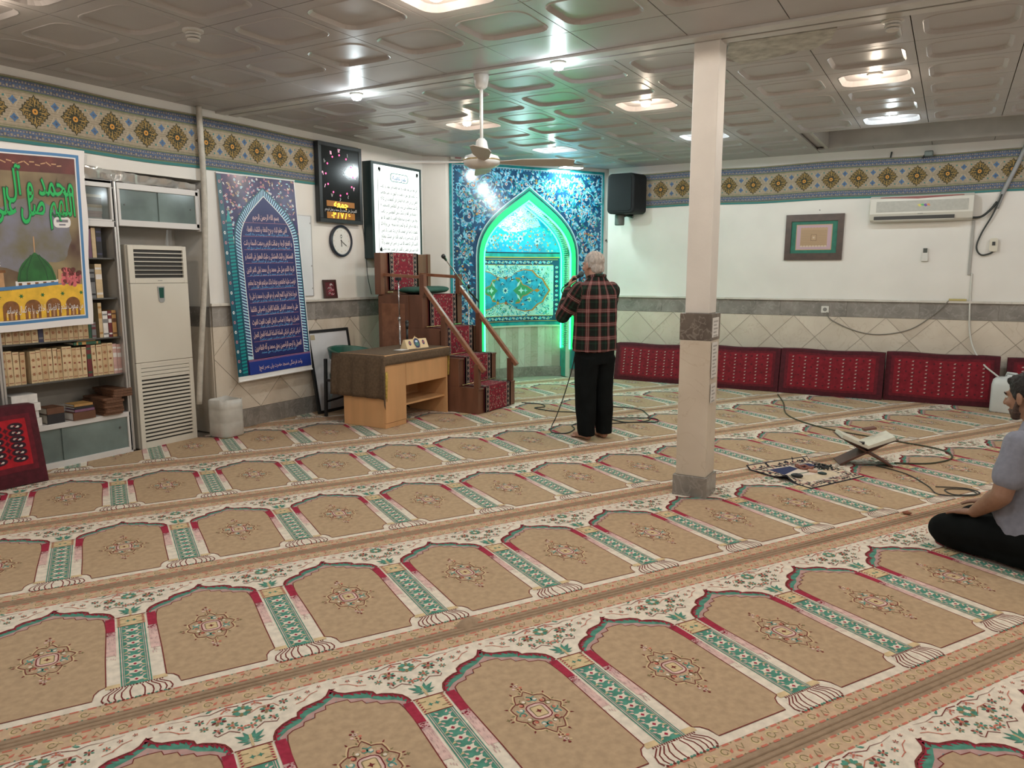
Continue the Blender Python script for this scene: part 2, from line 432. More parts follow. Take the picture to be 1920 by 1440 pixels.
# each ceiling panel: a square tile with a pressed rounded-square hollow
def panel_mesh(w, d, depth=0.016):
    b = MB(); n = 4
    rr = rrect(-w / 2 + .055, -d / 2 + .085, w / 2 - .055, d / 2 - .085, .10, n)
    ri = rrect(-w / 2 + .085, -d / 2 + .115, w / 2 - .085, d / 2 - .115, .075, n)
    sq = []
    for x, y in rr:
        k = min((w / 2) / abs(x) if x else 9, (d / 2) / abs(y) if y else 9); sq.append((x * k, y * k))
    # snap arc midpoints to the corners
    for q, (cx, cy) in zip((2, 7, 12, 17), ((w / 2, -d / 2), (w / 2, d / 2), (-w / 2, d / 2), (-w / 2, -d / 2))): sq[q] = (cx, cy)
    N = len(rr)
    loops = [[(x, y, .022) for x, y in sq], [(x, y, 0) for x, y in sq], [(x, y, 0) for x, y in rr], [(x, y, -.003) for x, y in rrect(-w / 2 + .06, -d / 2 + .09, w / 2 - .06, d / 2 - .09, .097, n)], [(x, y, depth) for x, y in ri]]
    vs = [p for L in loops for p in L]; fs = []
    for i in range(len(loops) - 1):
        for k in range(N): fs.append((i * N + k, i * N + (k + 1) % N, (i + 1) * N + (k + 1) % N, (i + 1) * N + k))
    fs.append(tuple((len(loops) - 1) * N + k for k in range(N)))
    b.add(vs, fs); me = b.mesh('ceiling_panel'); me.materials.append(M_ceil)
    return me
PW, PD, JT = 0.61, 0.60, 0.006
pm = panel_mesh(PW - JT, PD - JT)
pm_lamp = panel_mesh(PW - JT, PD - JT, 0.034)
LAMP_AT = ((-0.635, 6.58), (-2.465, 6.58), (-4.295, 6.58), (-4.295, 8.38), (-2.465, 8.38), (-0.635, 8.38), (-2.465, 3.5))
xs = [-0.33 - PW * k for k in range(-3, 10)]
ysN = [5.08 + PD * k for k in range(0, 10)]; ysS = [3.80 - PD * k for k in range(-1, 6)]
room_planes = [(-1, 0, -WX), (0, 1, WY), (VD.x, VD.y, WM)]
def inside(poly):
    return all(nx * x + ny * y <= d - 0.005 for x, y in poly for nx, ny, d in room_planes)
for y0 in ysN + ysS:
    for xr in xs:
        x0, x1, y1 = xr - PW, xr, y0 + PD
        if y0 == ysS[0]: y1 = 4.83                        # narrow row beside the strip
        cxm, cym = (x0 + x1) / 2, (y0 + y1) / 2
        if x1 < WX or x0 > 1.6: continue
        if x1 > SX0 and x0 < SX1 and y1 > SY0 and y0 < SY1:
            if y0 < SY0: y1 = SY0 - .02
            elif y1 > SY1: y0b = SY1 + .03; poly = [(x0, y0b), (x1, y0b), (x1, WY), (x0, WY)]
            else: continue
            if y0 >= SY0:
                bb = MB(); bb.prism([(x0 + .003, SY1 + .034), (x1 - .003, SY1 + .034), (x1 - .003, WY - .005), (x0 + .003, WY - .005)], CH, CH + .02); bb.build('ceiling_panel', M_ceil, ceil_root); continue
        poly = [(x0 + JT / 2, y0 + JT / 2), (x1 - JT / 2, y0 + JT / 2), (x1 - JT / 2, y1 - JT / 2), (x0 + JT / 2, y1 - JT / 2)]
        if inside(poly) and abs(y1 - y0 - PD) < 1e-6:
            o = link('ceiling_panel', pm_lamp if any(abs(cxm - lx) < .1 and abs(cym - ly) < .1 for lx, ly in LAMP_AT) else pm, [M_ceil], ceil_root, False); o.location = (cxm, cym, CH)
        else:
            for pl in room_planes:
                if poly: poly = clip_half(poly, *pl)
            if poly and len(poly) > 2:
                bb = MB(); bb.prism(poly, CH, CH + .02); bb.build('ceiling_panel', M_ceil, ceil_root)
# the strip between the two panel fields, two rails with a dark slot between them
b = MB()
b.box(WX, 1.6, 4.835, 4.94, CH - .018, CH + .02); b.box(WX, 1.6, 4.985, 5.075, CH - .012, CH + .02); b.box(WX, 1.6, 4.94, 4.985, CH + .012, CH + .03, 1)
tag(b.build('trim_1', [M_ceil_trim, M_dark], bevel=.003), 'pale painted ceiling strip with a dark slot, crossing from wall to pillar', kind='structure')
# worn plaster patch beside the pillar
b = MB(); pp = [(-1.36, 5.10), (-.72, 5.12), (-.78, 5.34), (-.92, 5.52), (-1.05, 5.50), (-1.2, 5.60), (-1.42, 5.63), (-1.46, 5.4)]
b.prism(pp, CH - .008, CH + .001); b.build('plaster_patch', mat('rough_plaster', (.5, .5, .47), .8, var=.25, scale=12, bump=.3, bscale=50), ceil_root)

# ---------------------------------------------------------------- left wall with the alcove that holds the bookcase
AL0, AL1, ALX, ALZ = 1.9, 4.66, -6.46, 2.36
b = MB()
b.box(WX - .6, WX, AL1, 8.02, 0, CH + .1); b.box(WX - .6, WX, Y0, AL0, 0, CH + .1); b.box(WX - .6, WX, AL0, AL1, ALZ, CH + .1); b.box(WX - .6, ALX, AL0, AL1, 0, ALZ)
wall_left = tag(b.build('wall_left', M_plaster), 'cream plastered wall with marble dado, alcove and hanging banners', kind='structure')
b = MB(); b.box(Y0 - .2, Y0, 0, 0, 0, 0)
b = MB(); b.box(WX - .6, X1 + .2, Y0 - .2, Y0, 0, CH + .1); tag(b.build('wall_front', M_plaster), 'plain cream wall behind the photographer', kind='structure')
b = MB(); b.box(X1, X1 + .2, Y0, WY + .3, 0, CH + .1); tag(b.build('wall_right', M_plaster), 'plain cream wall beyond the right edge', kind='structure')
b = MB(); b.box(-4.4, X1, WY, WY + .25, 0, CH + .1)
wall_back = tag(b.build('wall_back', M_plaster), 'cream plastered wall with marble dado behind the red cushions', kind='structure')
# slanted pier between the left wall and the mihrab wall
pA = Vector((WX, 7.98, 0)); pB = UD * 4.03 + VD * WM
b = MB(); b.hexa([(WX, 7.98, 0), (pB.x, pB.y, 0), UV(4.03, WM + .3), (WX - .3, 8.2, 0)], [(WX, 7.98, CH + .03), (pB.x, pB.y, CH + .03), UV(4.03, WM + .3, CH + .03), (WX - .3, 8.2, CH + .03)])
tag(b.build('wall_pier', M_plaster), 'narrow cream pier beside the tiled mihrab', kind='structure')

def diamonds(wall, a0, a1, z0, z1, phase, mp, h=0.27, zb=None):
    zb = z0 if zb is None else zb
    i0 = int((a0 - phase) / h) - 3; i1 = int((a1 - phase) / h) + 3
    for i in range(i0, i1):
        for j in range(-1, 5):
            if (i + j) % 2 == 0: continue                 # centres of the lozenges
            cx, cz = phase + i * h, zb + j * h; g = 0.0035
            poly = [(cx - h + g, cz), (cx, cz - h + g), (cx + h - g, cz), (cx, cz + h - g)]
            for pl in ((-1, 0, -a0), (1, 0, a1), (0, -1, -z0), (0, 1, z1)):
                if poly: poly = clip_half(poly, *pl)
            if len(poly) < 3 or abs(sum(poly[k][0] * poly[(k + 1) % len(poly)][1] - poly[(k + 1) % len(poly)][0] * poly[k][1] for k in range(len(poly)))) < 0.004: continue
            m = MB(); m.prism(poly, 0.004, 0.016, mp); m.build('tile', M_tilem, wall)
def slabs(wall, a0, a1, z0, z1, mp, L=0.6, m=None, t=0.018, name='band_tile'):
    n = max(1, round((a1 - a0) / L)); w = (a1 - a0) / n
    for i in range(n):
        q = MB(); q.prism([(a0 + i * w + .001, z0), (a0 + (i + 1) * w - .001, z0), (a0 + (i + 1) * w - .001, z1), (a0 + i * w + .001, z1)], 0.002, t, mp); q.build(name, m or M_band, wall)
mpL = lambda a, z, t: (WX + t, a, z)
mpB = lambda a, z, t: (a, WY - t, z)
q = MB(); q.prism([(AL1, 0), (7.98, 0), (7.98, 1.2), (AL1, 1.2)], 0.0, 0.006, mpL); q.build('grout_bed', M_grout, wall_left)
diamonds(wall_left, AL1, 7.98, 0.19, 1.02, 5.18, mpL)
slabs(wall_left, AL1, 7.98, 0.0, 0.187, mpL, 0.75)
slabs(wall_left, AL1, 7.98, 1.023, 1.213, mpL, 0.62)
q = MB(); q.box(WX, WX + .045, AL1 - .02, 7.98, 1.215, 1.243); q.build('ledge', M_cap, wall_left, bevel=.004)
# marble on the back of the alcove
q = MB(); q.box(ALX, ALX + .015, AL0, AL1, 1.02, 1.2); q.build('band_tile', M_band, wall_left)
q = MB(); q.box(ALX, ALX + .012, AL0, AL1, 0, 1.018); q.build('tile', M_tilem, wall_left)
q = MB(); q.box(ALX + .016, WX, AL1 - .012, AL1, 0, 1.02); q.build('tile', M_tilem, wall_left)
q = MB(); q.box(ALX + .016, WX, AL1 - .014, AL1, 1.022, 1.21); q.build('band_tile', M_band, wall_left)
q = MB(); q.prism([(-4.35, 0), (X1, 0), (X1, 1.15), (-4.35, 1.15)], 0.0, 0.006, mpB); q.build('grout_bed', M_grout, wall_back)
diamonds(wall_back, -4.35, 1.9, 0.17, 0.972, 0.40 + 0.27, mpB, zb=0.17 - .005)
slabs(wall_back, -4.35, X1, 0.0, 0.167, mpB, 0.75)
slabs(wall_back, -4.35, X1, 0.976, 1.168, mpB, 0.8)
q = MB(); q.box(-4.35, X1, WY - .045, WY, 1.17, 1.197); q.build('ledge', M_cap, wall_back, bevel=.004)

# ---------------------------------------------------------------- ceiling lamps
def ceiling_lamp(x, y, kind, label, power=1.0, z=CH + .034):
    t = thing('ceiling_lamp', label, 'ceiling lamp', (x, y, z), 0, 'lamps in the ceiling panels')
    col = WARM if kind == 'w' else COOL
    b = MB(); b.lathe([(.052, 0), (.055, -.008), (.045, -.016), (.028, -.02)], 20); b.build('lamp_holder', mat('lamp_white', (.75, .74, .7), .4), t, False, smooth=True)
    b = MB(); b.lathe([(.024, -.016), (.038, -.026), (.040, -.036), (.032, -.048), (.006, -.055)], 14)
    b.build('bulb', emis('bulb_warm' if kind == 'w' else 'bulb_cool', col, 45.0), t, False, smooth=True)
    ld = bpy.data.lights.new('lamp_light', 'SPOT'); ld.spot_size = R(180); ld.spot_blend = 0.03; ld.color = col; ld.energy = LAMP_W * power * .92; ld.shadow_soft_size = 0.03
    lo = bpy.data.objects.new('lamp_light', ld); COL.objects.link(lo); lo.parent = t; lo.location = (0, 0, -.10)
    l2 = bpy.data.lights.new('lamp_glow', 'POINT'); l2.color = col; l2.energy = LAMP_W * power * .20; l2.shadow_soft_size = 0.03
    lo = bpy.data.objects.new('lamp_glow', l2); COL.objects.link(lo); lo.parent = t; lo.location = (0, 0, -.10)
    return t
PX = [-0.635, -2.465, -4.295]
ceiling_lamp(-0.635, 6.58, 'w', 'warm bulb in the ceiling right of the pillar')
ceiling_lamp(-2.465, 6.56, 'w', 'warm bulb glowing inside a lit rounded ceiling hollow')
ceiling_lamp(-4.32, 6.50, 'w', 'warm bulb behind a blade of the ceiling fan')
ceiling_lamp(-4.33, 8.36, 'c', 'cool white bulb in the ceiling above the mihrab arch')
ceiling_lamp(-2.49, 8.38, 'c', 'cool white bulb seen just left of the pillar')
ceiling_lamp(-0.64, 8.38, 'c', 'cool white bulb lighting its whole rounded hollow beside the ceiling recess', 1.0)
ceiling_lamp(-4.34, 4.90, 'c', 'cool white bulb on the ceiling strip nearest the left wall', z=CH - .018)
ceiling_lamp(-2.49, 4.90, 'c', 'cool white bulb on the ceiling strip between fan and pillar', z=CH - .018)
ceiling_lamp(-2.52, 3.50, 'w', 'warm bulb at the top edge of the picture')
for (x, y, k) in ((-4.6, 2.2, 'w'), (-4.3, .9, 'c'), (-2.5, 1.7, 'c'), (-0.6, 3.5, 'w'), (-0.6, 1.7, 'c'), (1.2, 3.5, 'w'), (1.2, 4.9, 'c'), (1.2, 6.5, 'w'), (1.2, 1.7, 'c'), (1.6, 8.4, 'c'), (-2.5, -.2, 'w'), (.2, -.2, 'w'), (3.1, 5.5, 'w'), (3.1, 1.7, 'w')):
    ceiling_lamp(x, y, k, 'ceiling bulb outside the picture', z=CH + .03)
# flat flood light where the ceiling meets the mihrab wall
fl = UD * 5.85 + VD * (WM - .17)
t = thing('flood_lamp', 'bright cool flood light under the ceiling against the mihrab wall', 'flood light', (fl.x, fl.y, CH - .005), A59)
b = MB(); b.box(-.17, .17, -.075, .075, -.035, 0); b.build('housing', mat('lamp_white', (.75, .74, .7), .4), t, False, bevel=.006)
b = MB(); b.box(-.155, .155, -.062, .062, -.041, -.036); b.build('lens', emis('flood_white', (.75, 1, .97), 22.0), t, False)
ld = bpy.data.lights.new('lamp_light', 'AREA'); ld.shape = 'RECTANGLE'; ld.size = .3; ld.size_y = .12; ld.color = (.72, 1.0, .95); ld.energy = 16
lo = bpy.data.objects.new('lamp_light', ld); COL.objects.link(lo); lo.parent = t; lo.location = (0, 0, -.045)

# ---------------------------------------------------------------- pillar
PXc, PYf, PWd = -1.463, 4.93, 0.215
t = thing('pillar', 'square white pillar with a marble clad lower half', 'pillar', (PXc, PYf + PWd / 2, 0)); t['kind'] = 'structure'
hw = PWd / 2; yc = PYf + hw
b = MB(); b.box(PXc - hw + .025, PXc + hw - .025, yc - hw + .025, yc + hw - .025, 1.262, CH + .02); b.build('shaft', mat('pillar_paint', (.72, .68, .64), .6, var=.04, scale=5, bump=.08, bscale=60), t, bevel=.006)
b = MB(); b.box(PXc - hw, PXc + hw, yc - hw, yc + hw, 1.085, 1.262); b.build('cap_stone', marble('brown_marble', (.10, .08, .07), (.2, .165, .14), (.42, .37, .33), 6.0), t, bevel=.002)
b = MB(); b.box(PXc - hw + .004, PXc + hw - .004, yc - hw + .004, yc + hw - .004, 0.15, 1.084); b.build('cladding', M_tilem, t, bevel=.002)
b = MB(); b.box(PXc - hw - .012, PXc + hw + .012, yc - hw - .012, yc + hw + .012, -0.01, 0.149); b.build('plinth', M_band, t, bevel=.003)
pn = thing('paper_notice', 'printed white paper notices taped down the side of the pillar', 'notice', (PXc + hw + .0015, yc, .75))
M_paper = mat('white_paper', (.72, .70, .68), .7); M_ink = mat('grey_ink', (.40, .38, .37), .7)
for (z0, z1, w) in ((1.105, 1.235, .15), (.83, 1.07, .135), (.66, .79, .125)):
    b = MB(); b.box(PXc + hw, PXc + hw + .0012, yc - w / 2 - .01, yc + w / 2 - .01, z0, z1); sh = b.build('sheet', M_paper, pn)
    fl_ = Flat(.0003); n = int((z1 - z0) / .024)
    for i in range(n):
        z = z1 - .02 - i * .024; fl_.rect(-w / 2 + .015, z - .011, w / 2 - .03 - .03 * (i % 2), z, 0, 1)
    fl_.build('print', M_ink, sh, lambda u, v, w_: (PXc + hw + .0013 + w_, yc + u, v))
# ================================================================ prayer carpets
def yarn(name, rgb, v=.10): return mat('yarn_' + name, D(*rgb), 0.95, var=v, scale=30, detail=2.0, spec=.12)
YC = [yarn('tan', (157, 130, 100), .09), yarn('cream', (196, 180, 158)), yarn('red', (140, 42, 56), .2), yarn('green', (72, 118, 98), .2), yarn('ochre', (182, 156, 116)),
      yarn('peach', (172, 142, 112)), yarn('edge', (138, 114, 90)), yarn('maroon', (104, 44, 40)), yarn('mauve', (158, 124, 114)), yarn('teal', (76, 128, 120), .2), yarn('orange', (172, 98, 78)), yarn('pink', (190, 156, 142)), yarn('stipple', (176, 138, 130), .2), yarn('olive', (120, 104, 72))]
TAN, CRM, RED, GRN, OCH, PEA, EDG, MAR, MAU, TEA, ORG, PNK, STI, OLV = range(14)
TW, TD = 0.612, 1.228
hw = TW / 2
def carpet_tile():
    f = Flat(.00035); rnd = random.Random(3)
    H = hw
    f.rect(-H, 0, H, TD, EDG, 0)
    for (a, b_) in ((.036, .104), (1.118, 1.192)): f.rect(-H, a, H, b_, PEA, 1)
    # scroll bands
    for (a, b_) in ((.046, .094), (1.130, 1.180)):
        c = (a + b_) / 2; n = 9; w = TW / n
        for i in range(n):
            x = -H + (i + .5) * w; s = 1 if i % 2 else -1
            if i % 3 == 2:
                f.stroke([(x - .02, c - .012), (x - .008, c + .014), (x + .004, c - .012), (x + .016, c + .014)], .004, OLV, 3); f.leaf(x - .024, c + .01 * s, .4 * s, .022, .006, ORG, 3)
                continue
            f.ell(x, c, .019, .019, OCH, 2, 10); f.ell(x + .004, c, .011, .012, PEA, 3, 8)
            sp = [(x + (.017 - .012 * k / 9) * math.cos(s * k * .75), c + (.02 - .013 * k / 9) * math.sin(s * k * .75)) for k in range(9)]
            f.stroke(sp, .0035, OLV, 4); f.leaf(x + .018, c - .012 * s, .9 * s, .026, .006, ORG if i % 2 else OCH, 4)
    for v in (.036, .101, 1.119, 1.189):       # red dashes
        n = 11; w = TW / n
        for i in range(n):
            x = -H + i * w
            f.rect(x + .006, v - .0045, x + .034, v + .0045, ORG, 3); f.rect(x + .043, v - .003, x + .048, v + .003, GRN if i % 2 else OLV, 3)
    # cream ground: spandrels and column sides
    f.rect(-H, .106, H, 1.116, CRM, 1)
    # arch outline (half), outer cusped line
    half = [(0, 1.046), (.018, 1.010), (.042, .992), (.075, .984), (.110, .974), (.134, .955), (.140, .930), (.160, .926), (.195, .908), (.222, .884), (.234, .856), (.238, .832)]
    def mir(h): return [(-x, y) for x, y in reversed(h[1:])] + h
    outer = mir(half)
    inner = mir([(0, .990), (.05, .952), (.11, .925), (.14, .893), (.19, .868), (.222, .838)])
    step = mir([(0, .951), (.04, .948), (.045, .925), (.085, .918), (.092, .893), (.130, .886), (.137, .865), (.175, .856), (.196, .838)])
    f.poly(outer + [(.226, .70), (-.226, .70)], GRN, 2)
    f.poly(inner + [(.222, .70), (-.222, .70)], MAU, 3)
    f.stroke(outer, .012, MAR, 4); f.stroke([(x * .985, y - .006) for x, y in outer], .004, RED, 5)
    for i in range(len(outer) - 1):            # little hooks along the arch
        (x0, y0), (x1, y1) = outer[i], outer[i + 1]; n = max(1, int(math.hypot(x1 - x0, y1 - y0) / .017))
        for k in range(n):
            t = (k + .5) / n; x = x0 + (x1 - x0) * t; y = y0 + (y1 - y0) * t
            a = math.atan2(y1 - y0, x1 - x0) - .9
            f.leaf(x, y, a, .027, .0065, MAR if k % 2 else RED, 4)
    f.stroke([(x * .97, y - .034) for x, y in inner], .004, TEA, 4)
    # field of the niche
    field = step + [(.203, .80), (.208, .72), (.203, .45), (.203, .226), (.180, .214), (.164, .188), (.158, .146), (-.158, .146), (-.164, .188), (-.180, .214), (-.203, .226), (-.203, .45), (-.208, .72), (-.203, .80)]
    f.poly(field, TAN, 5); f.stroke(field, .0045, MAR, 6, closed=True)
    for s in (-1, 1):
        # column side: red capital, rubbed pink, cream
        def q(x0, y0, x1, y1, m, l): f.rect(min(s * x0, s * x1), y0, max(s * x0, s * x1), y1, m, l)
        q(.205, .69, .242, .825, RED, 6); q(.206, .645, .243, .69, STI, 5); q(.206, .47, .243, .645, PNK, 4)
        for k in range(46):
            x = .208 + rnd.random() * .034; y = .64 - rnd.random() ** 1.6 * .22
            f.rect(s * x - .0012, y, s * x + .0012, y + .012, STI, 6)
        for k in range(16):
            x = .207 + rnd.random() * .034; y = .655 + rnd.random() * .03; q(x, y, x + .006, y + .004, RED, 7)
        q(.200, .205, .25, .232, OCH, 4)
        # half of the green column
        q(.253, .205, H, .728, GRN, 4); q(.258, .207, .2615, .726, PNK, 5); q(.266, .207, .2675, .726, PNK, 5)
        # ochre square capital
        q(.250, .732, H, .828, OCH, 4); q(.246, .826, H, .832, MAR, 6); q(.252, .728, H, .733, MAR, 5)
        for k in range(6): f.leaf(s * .252, .74 + k * .015, (0.6 if s > 0 else math.pi - .6), .016, .004, RED, 6)
        # gadrooned base
        base = [(.306 - .085, .197), (.306 - .112, .172), (.306 - .118, .135), (.306 - .10, .107), (.306, .105), (.306, .197)]
        f.poly([(s * x, y) for x, y in base], CRM, 5)
        for k, (xt, xb, bl) in enumerate(((.016, .022, .006), (.033, .050, .010), (.048, .072, .014), (.062, .092, .016), (.078, .112, .016))):
            f.stroke([(s * (H - xt), .192), (s * (H - xt - (xb - xt) * .5 - bl), .160), (s * (H - xb - bl * .4), .132), (s * (H - xb), .112)], .005, MAR, 7)
        for k in range(10):
            x = H - .09 + k * .0095; q(x, .194, x + .005, .203, MAR, 7)
        for k in range(8): f.ell(s * (H - .006 - k * .014), .107, .006, .005, MAR if k % 2 else GRN, 7, 6)
        # flowers up the column (right half and left half meet at the joint)
        for k in range(8):
            y = .238 + k * .0625
            h0 = [(H, y + .020), (H - .012, y + .014), (H - .030, y + .020), (H - .024, y + .004), (H - .032, y - .010), (H - .014, y - .010), (H, y - .018)]
            f.poly([(s * (H - (H - x) * .88), y + (yy - y) * .86) for x, yy in h0], CRM, 6)
            f.poly([(s * x, yy) for x, yy in [(H, y + .009), (H - .008, y), (H, y - .009)]], RED, 7)
            for dx, dy, aa in ((.022, .03, 2.2), (.034, .02, 2.7), (.036, -.012, 3.6)):
                a2 = aa if s > 0 else math.pi - aa
                f.leaf(s * (H - dx * .6), y + dy, a2, .02, .005, PNK if dy > 0 else OCH, 6)
    # spandrel flowers: big rosette at the joint, buds and stems
    for s in (-1, 1):
        def rosette(x, y, r, n, ms):
            for k in range(n):
                a = 2 * math.pi * (k + .5) / n
                px, py = x + r * .68 * math.cos(a), y + r * .68 * math.sin(a)
                if abs(px) < H: f.ell(px, py, r * .36, r * .22, ms[k % len(ms)], 6, 6, a)
            f.ell(min(H, abs(x)) * (1 if x > 0 else -1), y, r * .30, r * .30, ORG, 7, 8) if abs(x) < H - .005 else None
        rosette(s * (H - .0), 1.058, .034, 12, (GRN, GRN, OLV)); 
        rosette(s * .225, 1.030, .026, 8, (GRN, MAR, OLV)); rosette(s * .262, .985, .022, 7, (GRN, OLV)); rosette(s * .215, .972, .018, 7, (GRN, PNK, MAR))
        rosette(s * .165, 1.052, .017, 6, (MAR, GRN)); rosette(s * .115, 1.045, .013, 6, (GRN, ORG)); rosette(s * .075, 1.070, .010, 5, (MAR, ORG)); rosette(s * .290, .955, .018, 6, (ORG, GRN))
        rosette(s * .175, 1.005, .015, 6, (GRN, OLV)); rosette(s * .03, 1.085, .009, 5, (ORG, MAR)); rosette(s * .258, 1.090, .016, 6, (PNK, ORG))
        def sx(p): return [(s * x, y) for x, y in p]
        f.stroke(sx([(.30, 1.098), (.26, 1.105), (.20, 1.085), (.17, 1.096), (.12, 1.09), (.06, 1.10)]), .0045, MAR, 6, taper=True)
        f.stroke(sx([(.29, 1.03), (.25, 1.055), (.20, 1.055), (.185, 1.03)]), .003, ORG, 6); f.stroke(sx([(.28, .93), (.25, .955), (.21, .94), (.20, .955)]), .0035, MAR, 6)
        f.stroke(sx([(.13, 1.01), (.10, 1.02), (.07, 1.05), (.04, 1.06)]), .003, ORG, 6)
        for (x, y, a, L) in ((.300, .875, 2.4, .058), (.301, .868, 2.9, .042), (.302, .880, 1.9, .05), (.303, .86, 3.3, .03), (.19, 1.10, .5, .03), (.14, 1.075, 2.6, .022), (.235, 1.07, .9, .022), (.10, 1.015, 2.0, .018)):
            aa = a if s > 0 else math.pi - a
            f.leaf(s * x, y, aa, L, L * .17, GRN if L > .026 else ORG, 6)
        f.stroke(sx([(.304, .835), (.303, .905)]), .004, OCH, 7)
        f.star(s * (H - .0125), .778, .012, .005, 4, GRN, 6); f.rect(min(s * .262, s * .285), .800, max(s * .262, s * .285), .804, OLV, 6); f.rect(min(s * .262, s * .285), .752, max(s * .262, s * .285), .756, OLV, 6)
    # medallion
    c0, c1 = 0.0, .555
    dia = []
    for k in range(40):
        t = 2 * math.pi * k / 40; w_ = abs(math.cos(t)) ** 1.25 * (1 if math.cos(t) > 0 else -1); h_ = abs(math.sin(t)) ** 1.25 * (1 if math.sin(t) > 0 else -1)
        k2 = 1 + .09 * math.sin(10 * t); dia.append((c0 + .098 * w_ * k2, c1 + .132 * h_ * k2))
    f.poly([(c0 + (x - c0) * .8, c1 + (y - c1) * .8) for x, y in dia], PEA, 6); f.stroke(dia, .0045, OCH, 6, closed=True); f.stroke([(c0 + (x - c0) * .93, c1 + (y - c1) * .93) for x, y in dia], .0035, MAR, 8, closed=True)
    for k in range(40):
        if k % 2: x, y = dia[k]; f.leaf(x, y, math.atan2(y - c1, x - c0), .018, .004, MAR if k % 4 == 1 else OLV, 7)
    for k in range(16):
        a = 2 * math.pi * k / 16; x, y = c0 + .060 * math.cos(a), c1 + .078 * math.sin(a); s = 1 if k % 2 else -1
        f.stroke([(x + .016 * (1 - j / 9) * math.cos(s * j * .8 + a), y + .018 * (1 - j / 9) * math.sin(s * j * .8 + a)) for j in range(8)], .0055, (GRN, OLV, MAR, TEA)[k % 4], 8); f.ell(x, y, .007, .007, CRM if k % 2 else ORG, 9, 6); f.stroke([(c0 + .04 * math.cos(a), c1 + .055 * math.sin(a)), (c0 + .07 * math.cos(a + .16), c1 + .095 * math.sin(a + .16))], .004, TAN, 7); f.ell(c0 + .072 * math.cos(a + .26), c1 + .097 * math.sin(a + .26), .009, .009, TAN, 7, 6)
    f.poly(rrect(c0 - .042, c1 - .05, c0 + .042, c1 + .05, .028, 3), PNK, 9); f.stroke(rrect(c0 - .038, c1 - .046, c0 + .038, c1 + .046, .026, 3), .005, MAR, 10, closed=True)
    f.poly(rrect(c0 - .026, c1 - .032, c0 + .026, c1 + .032, .008, 2), OCH, 10); f.stroke(rrect(c0 - .024, c1 - .030, c0 + .024, c1 + .030, .008, 2), .004, OLV, 11, closed=True); f.star(c0, c1, .014, .006, 4, MAR, 11)
    for s in (-1, 1):
        y = c1 + s * .150
        f.stroke([(c0, c1 + s * .13), (c0, c1 + s * .20)], .003, MAR, 7)
        for (dx, dy, r, m) in ((0, .004, .011, OCH), (-.014, .012, .007, PNK), (.014, .012, .007, ORG), (0, .028, .010, PNK), (-.012, .034, .006, MAR), (.012, .036, .006, OCH), (0, .048, .006, MAR)):
            f.ell(dx, y + s * dy, r, r * .9, m, 8, 6)
        f.star(0, y + s * .004, .008, .003, 4, MAR, 9); f.star(0, y + s * .028, .007, .003, 4, OLV, 9)
        f.star(s * .122, c1, .010, .004, 4, OLV, 8); f.leaf(s * .105, c1, 0 if s > 0 else math.pi, .02, .003, MAR, 7)
    return f
TILE = carpet_tile()
tile_me = TILE.mesh('prayer_niche')
for m in YC: tile_me.materials.append(m)
SEAMS = [-2.14, -.912, 0.316, 1.5355, 2.765, 4.02, 5.255, 6.49, 7.72, 8.95, 10.18]
PH = [.325, .02, .435, .03, .325, .02, .325, .02, .325, .02]
CLAB = ['prayer carpet run behind the photographer', 'prayer carpet run under the photographer', 'prayer carpet run in the near right corner of the picture', 'nearest full prayer carpet run, where the kneeling man sits', 'second full prayer carpet run, passing under the pillar foot', 'third full prayer carpet run, between the pillar foot and the standing man', 'prayer carpet run under the standing man', 'prayer carpet run under the desk, reaching the bookcase', 'prayer carpet run under the pulpit, passing in front of the mihrab', 'narrow prayer carpet remnant along the mihrab wall']
TOPZ = 0.006
cplanes = [(-1, 0, -WX - .012), (0, 1, WY - .022), (VD.x, VD.y, WM - .012), (1, 0, 3.6), (0, -1, 3.0)]
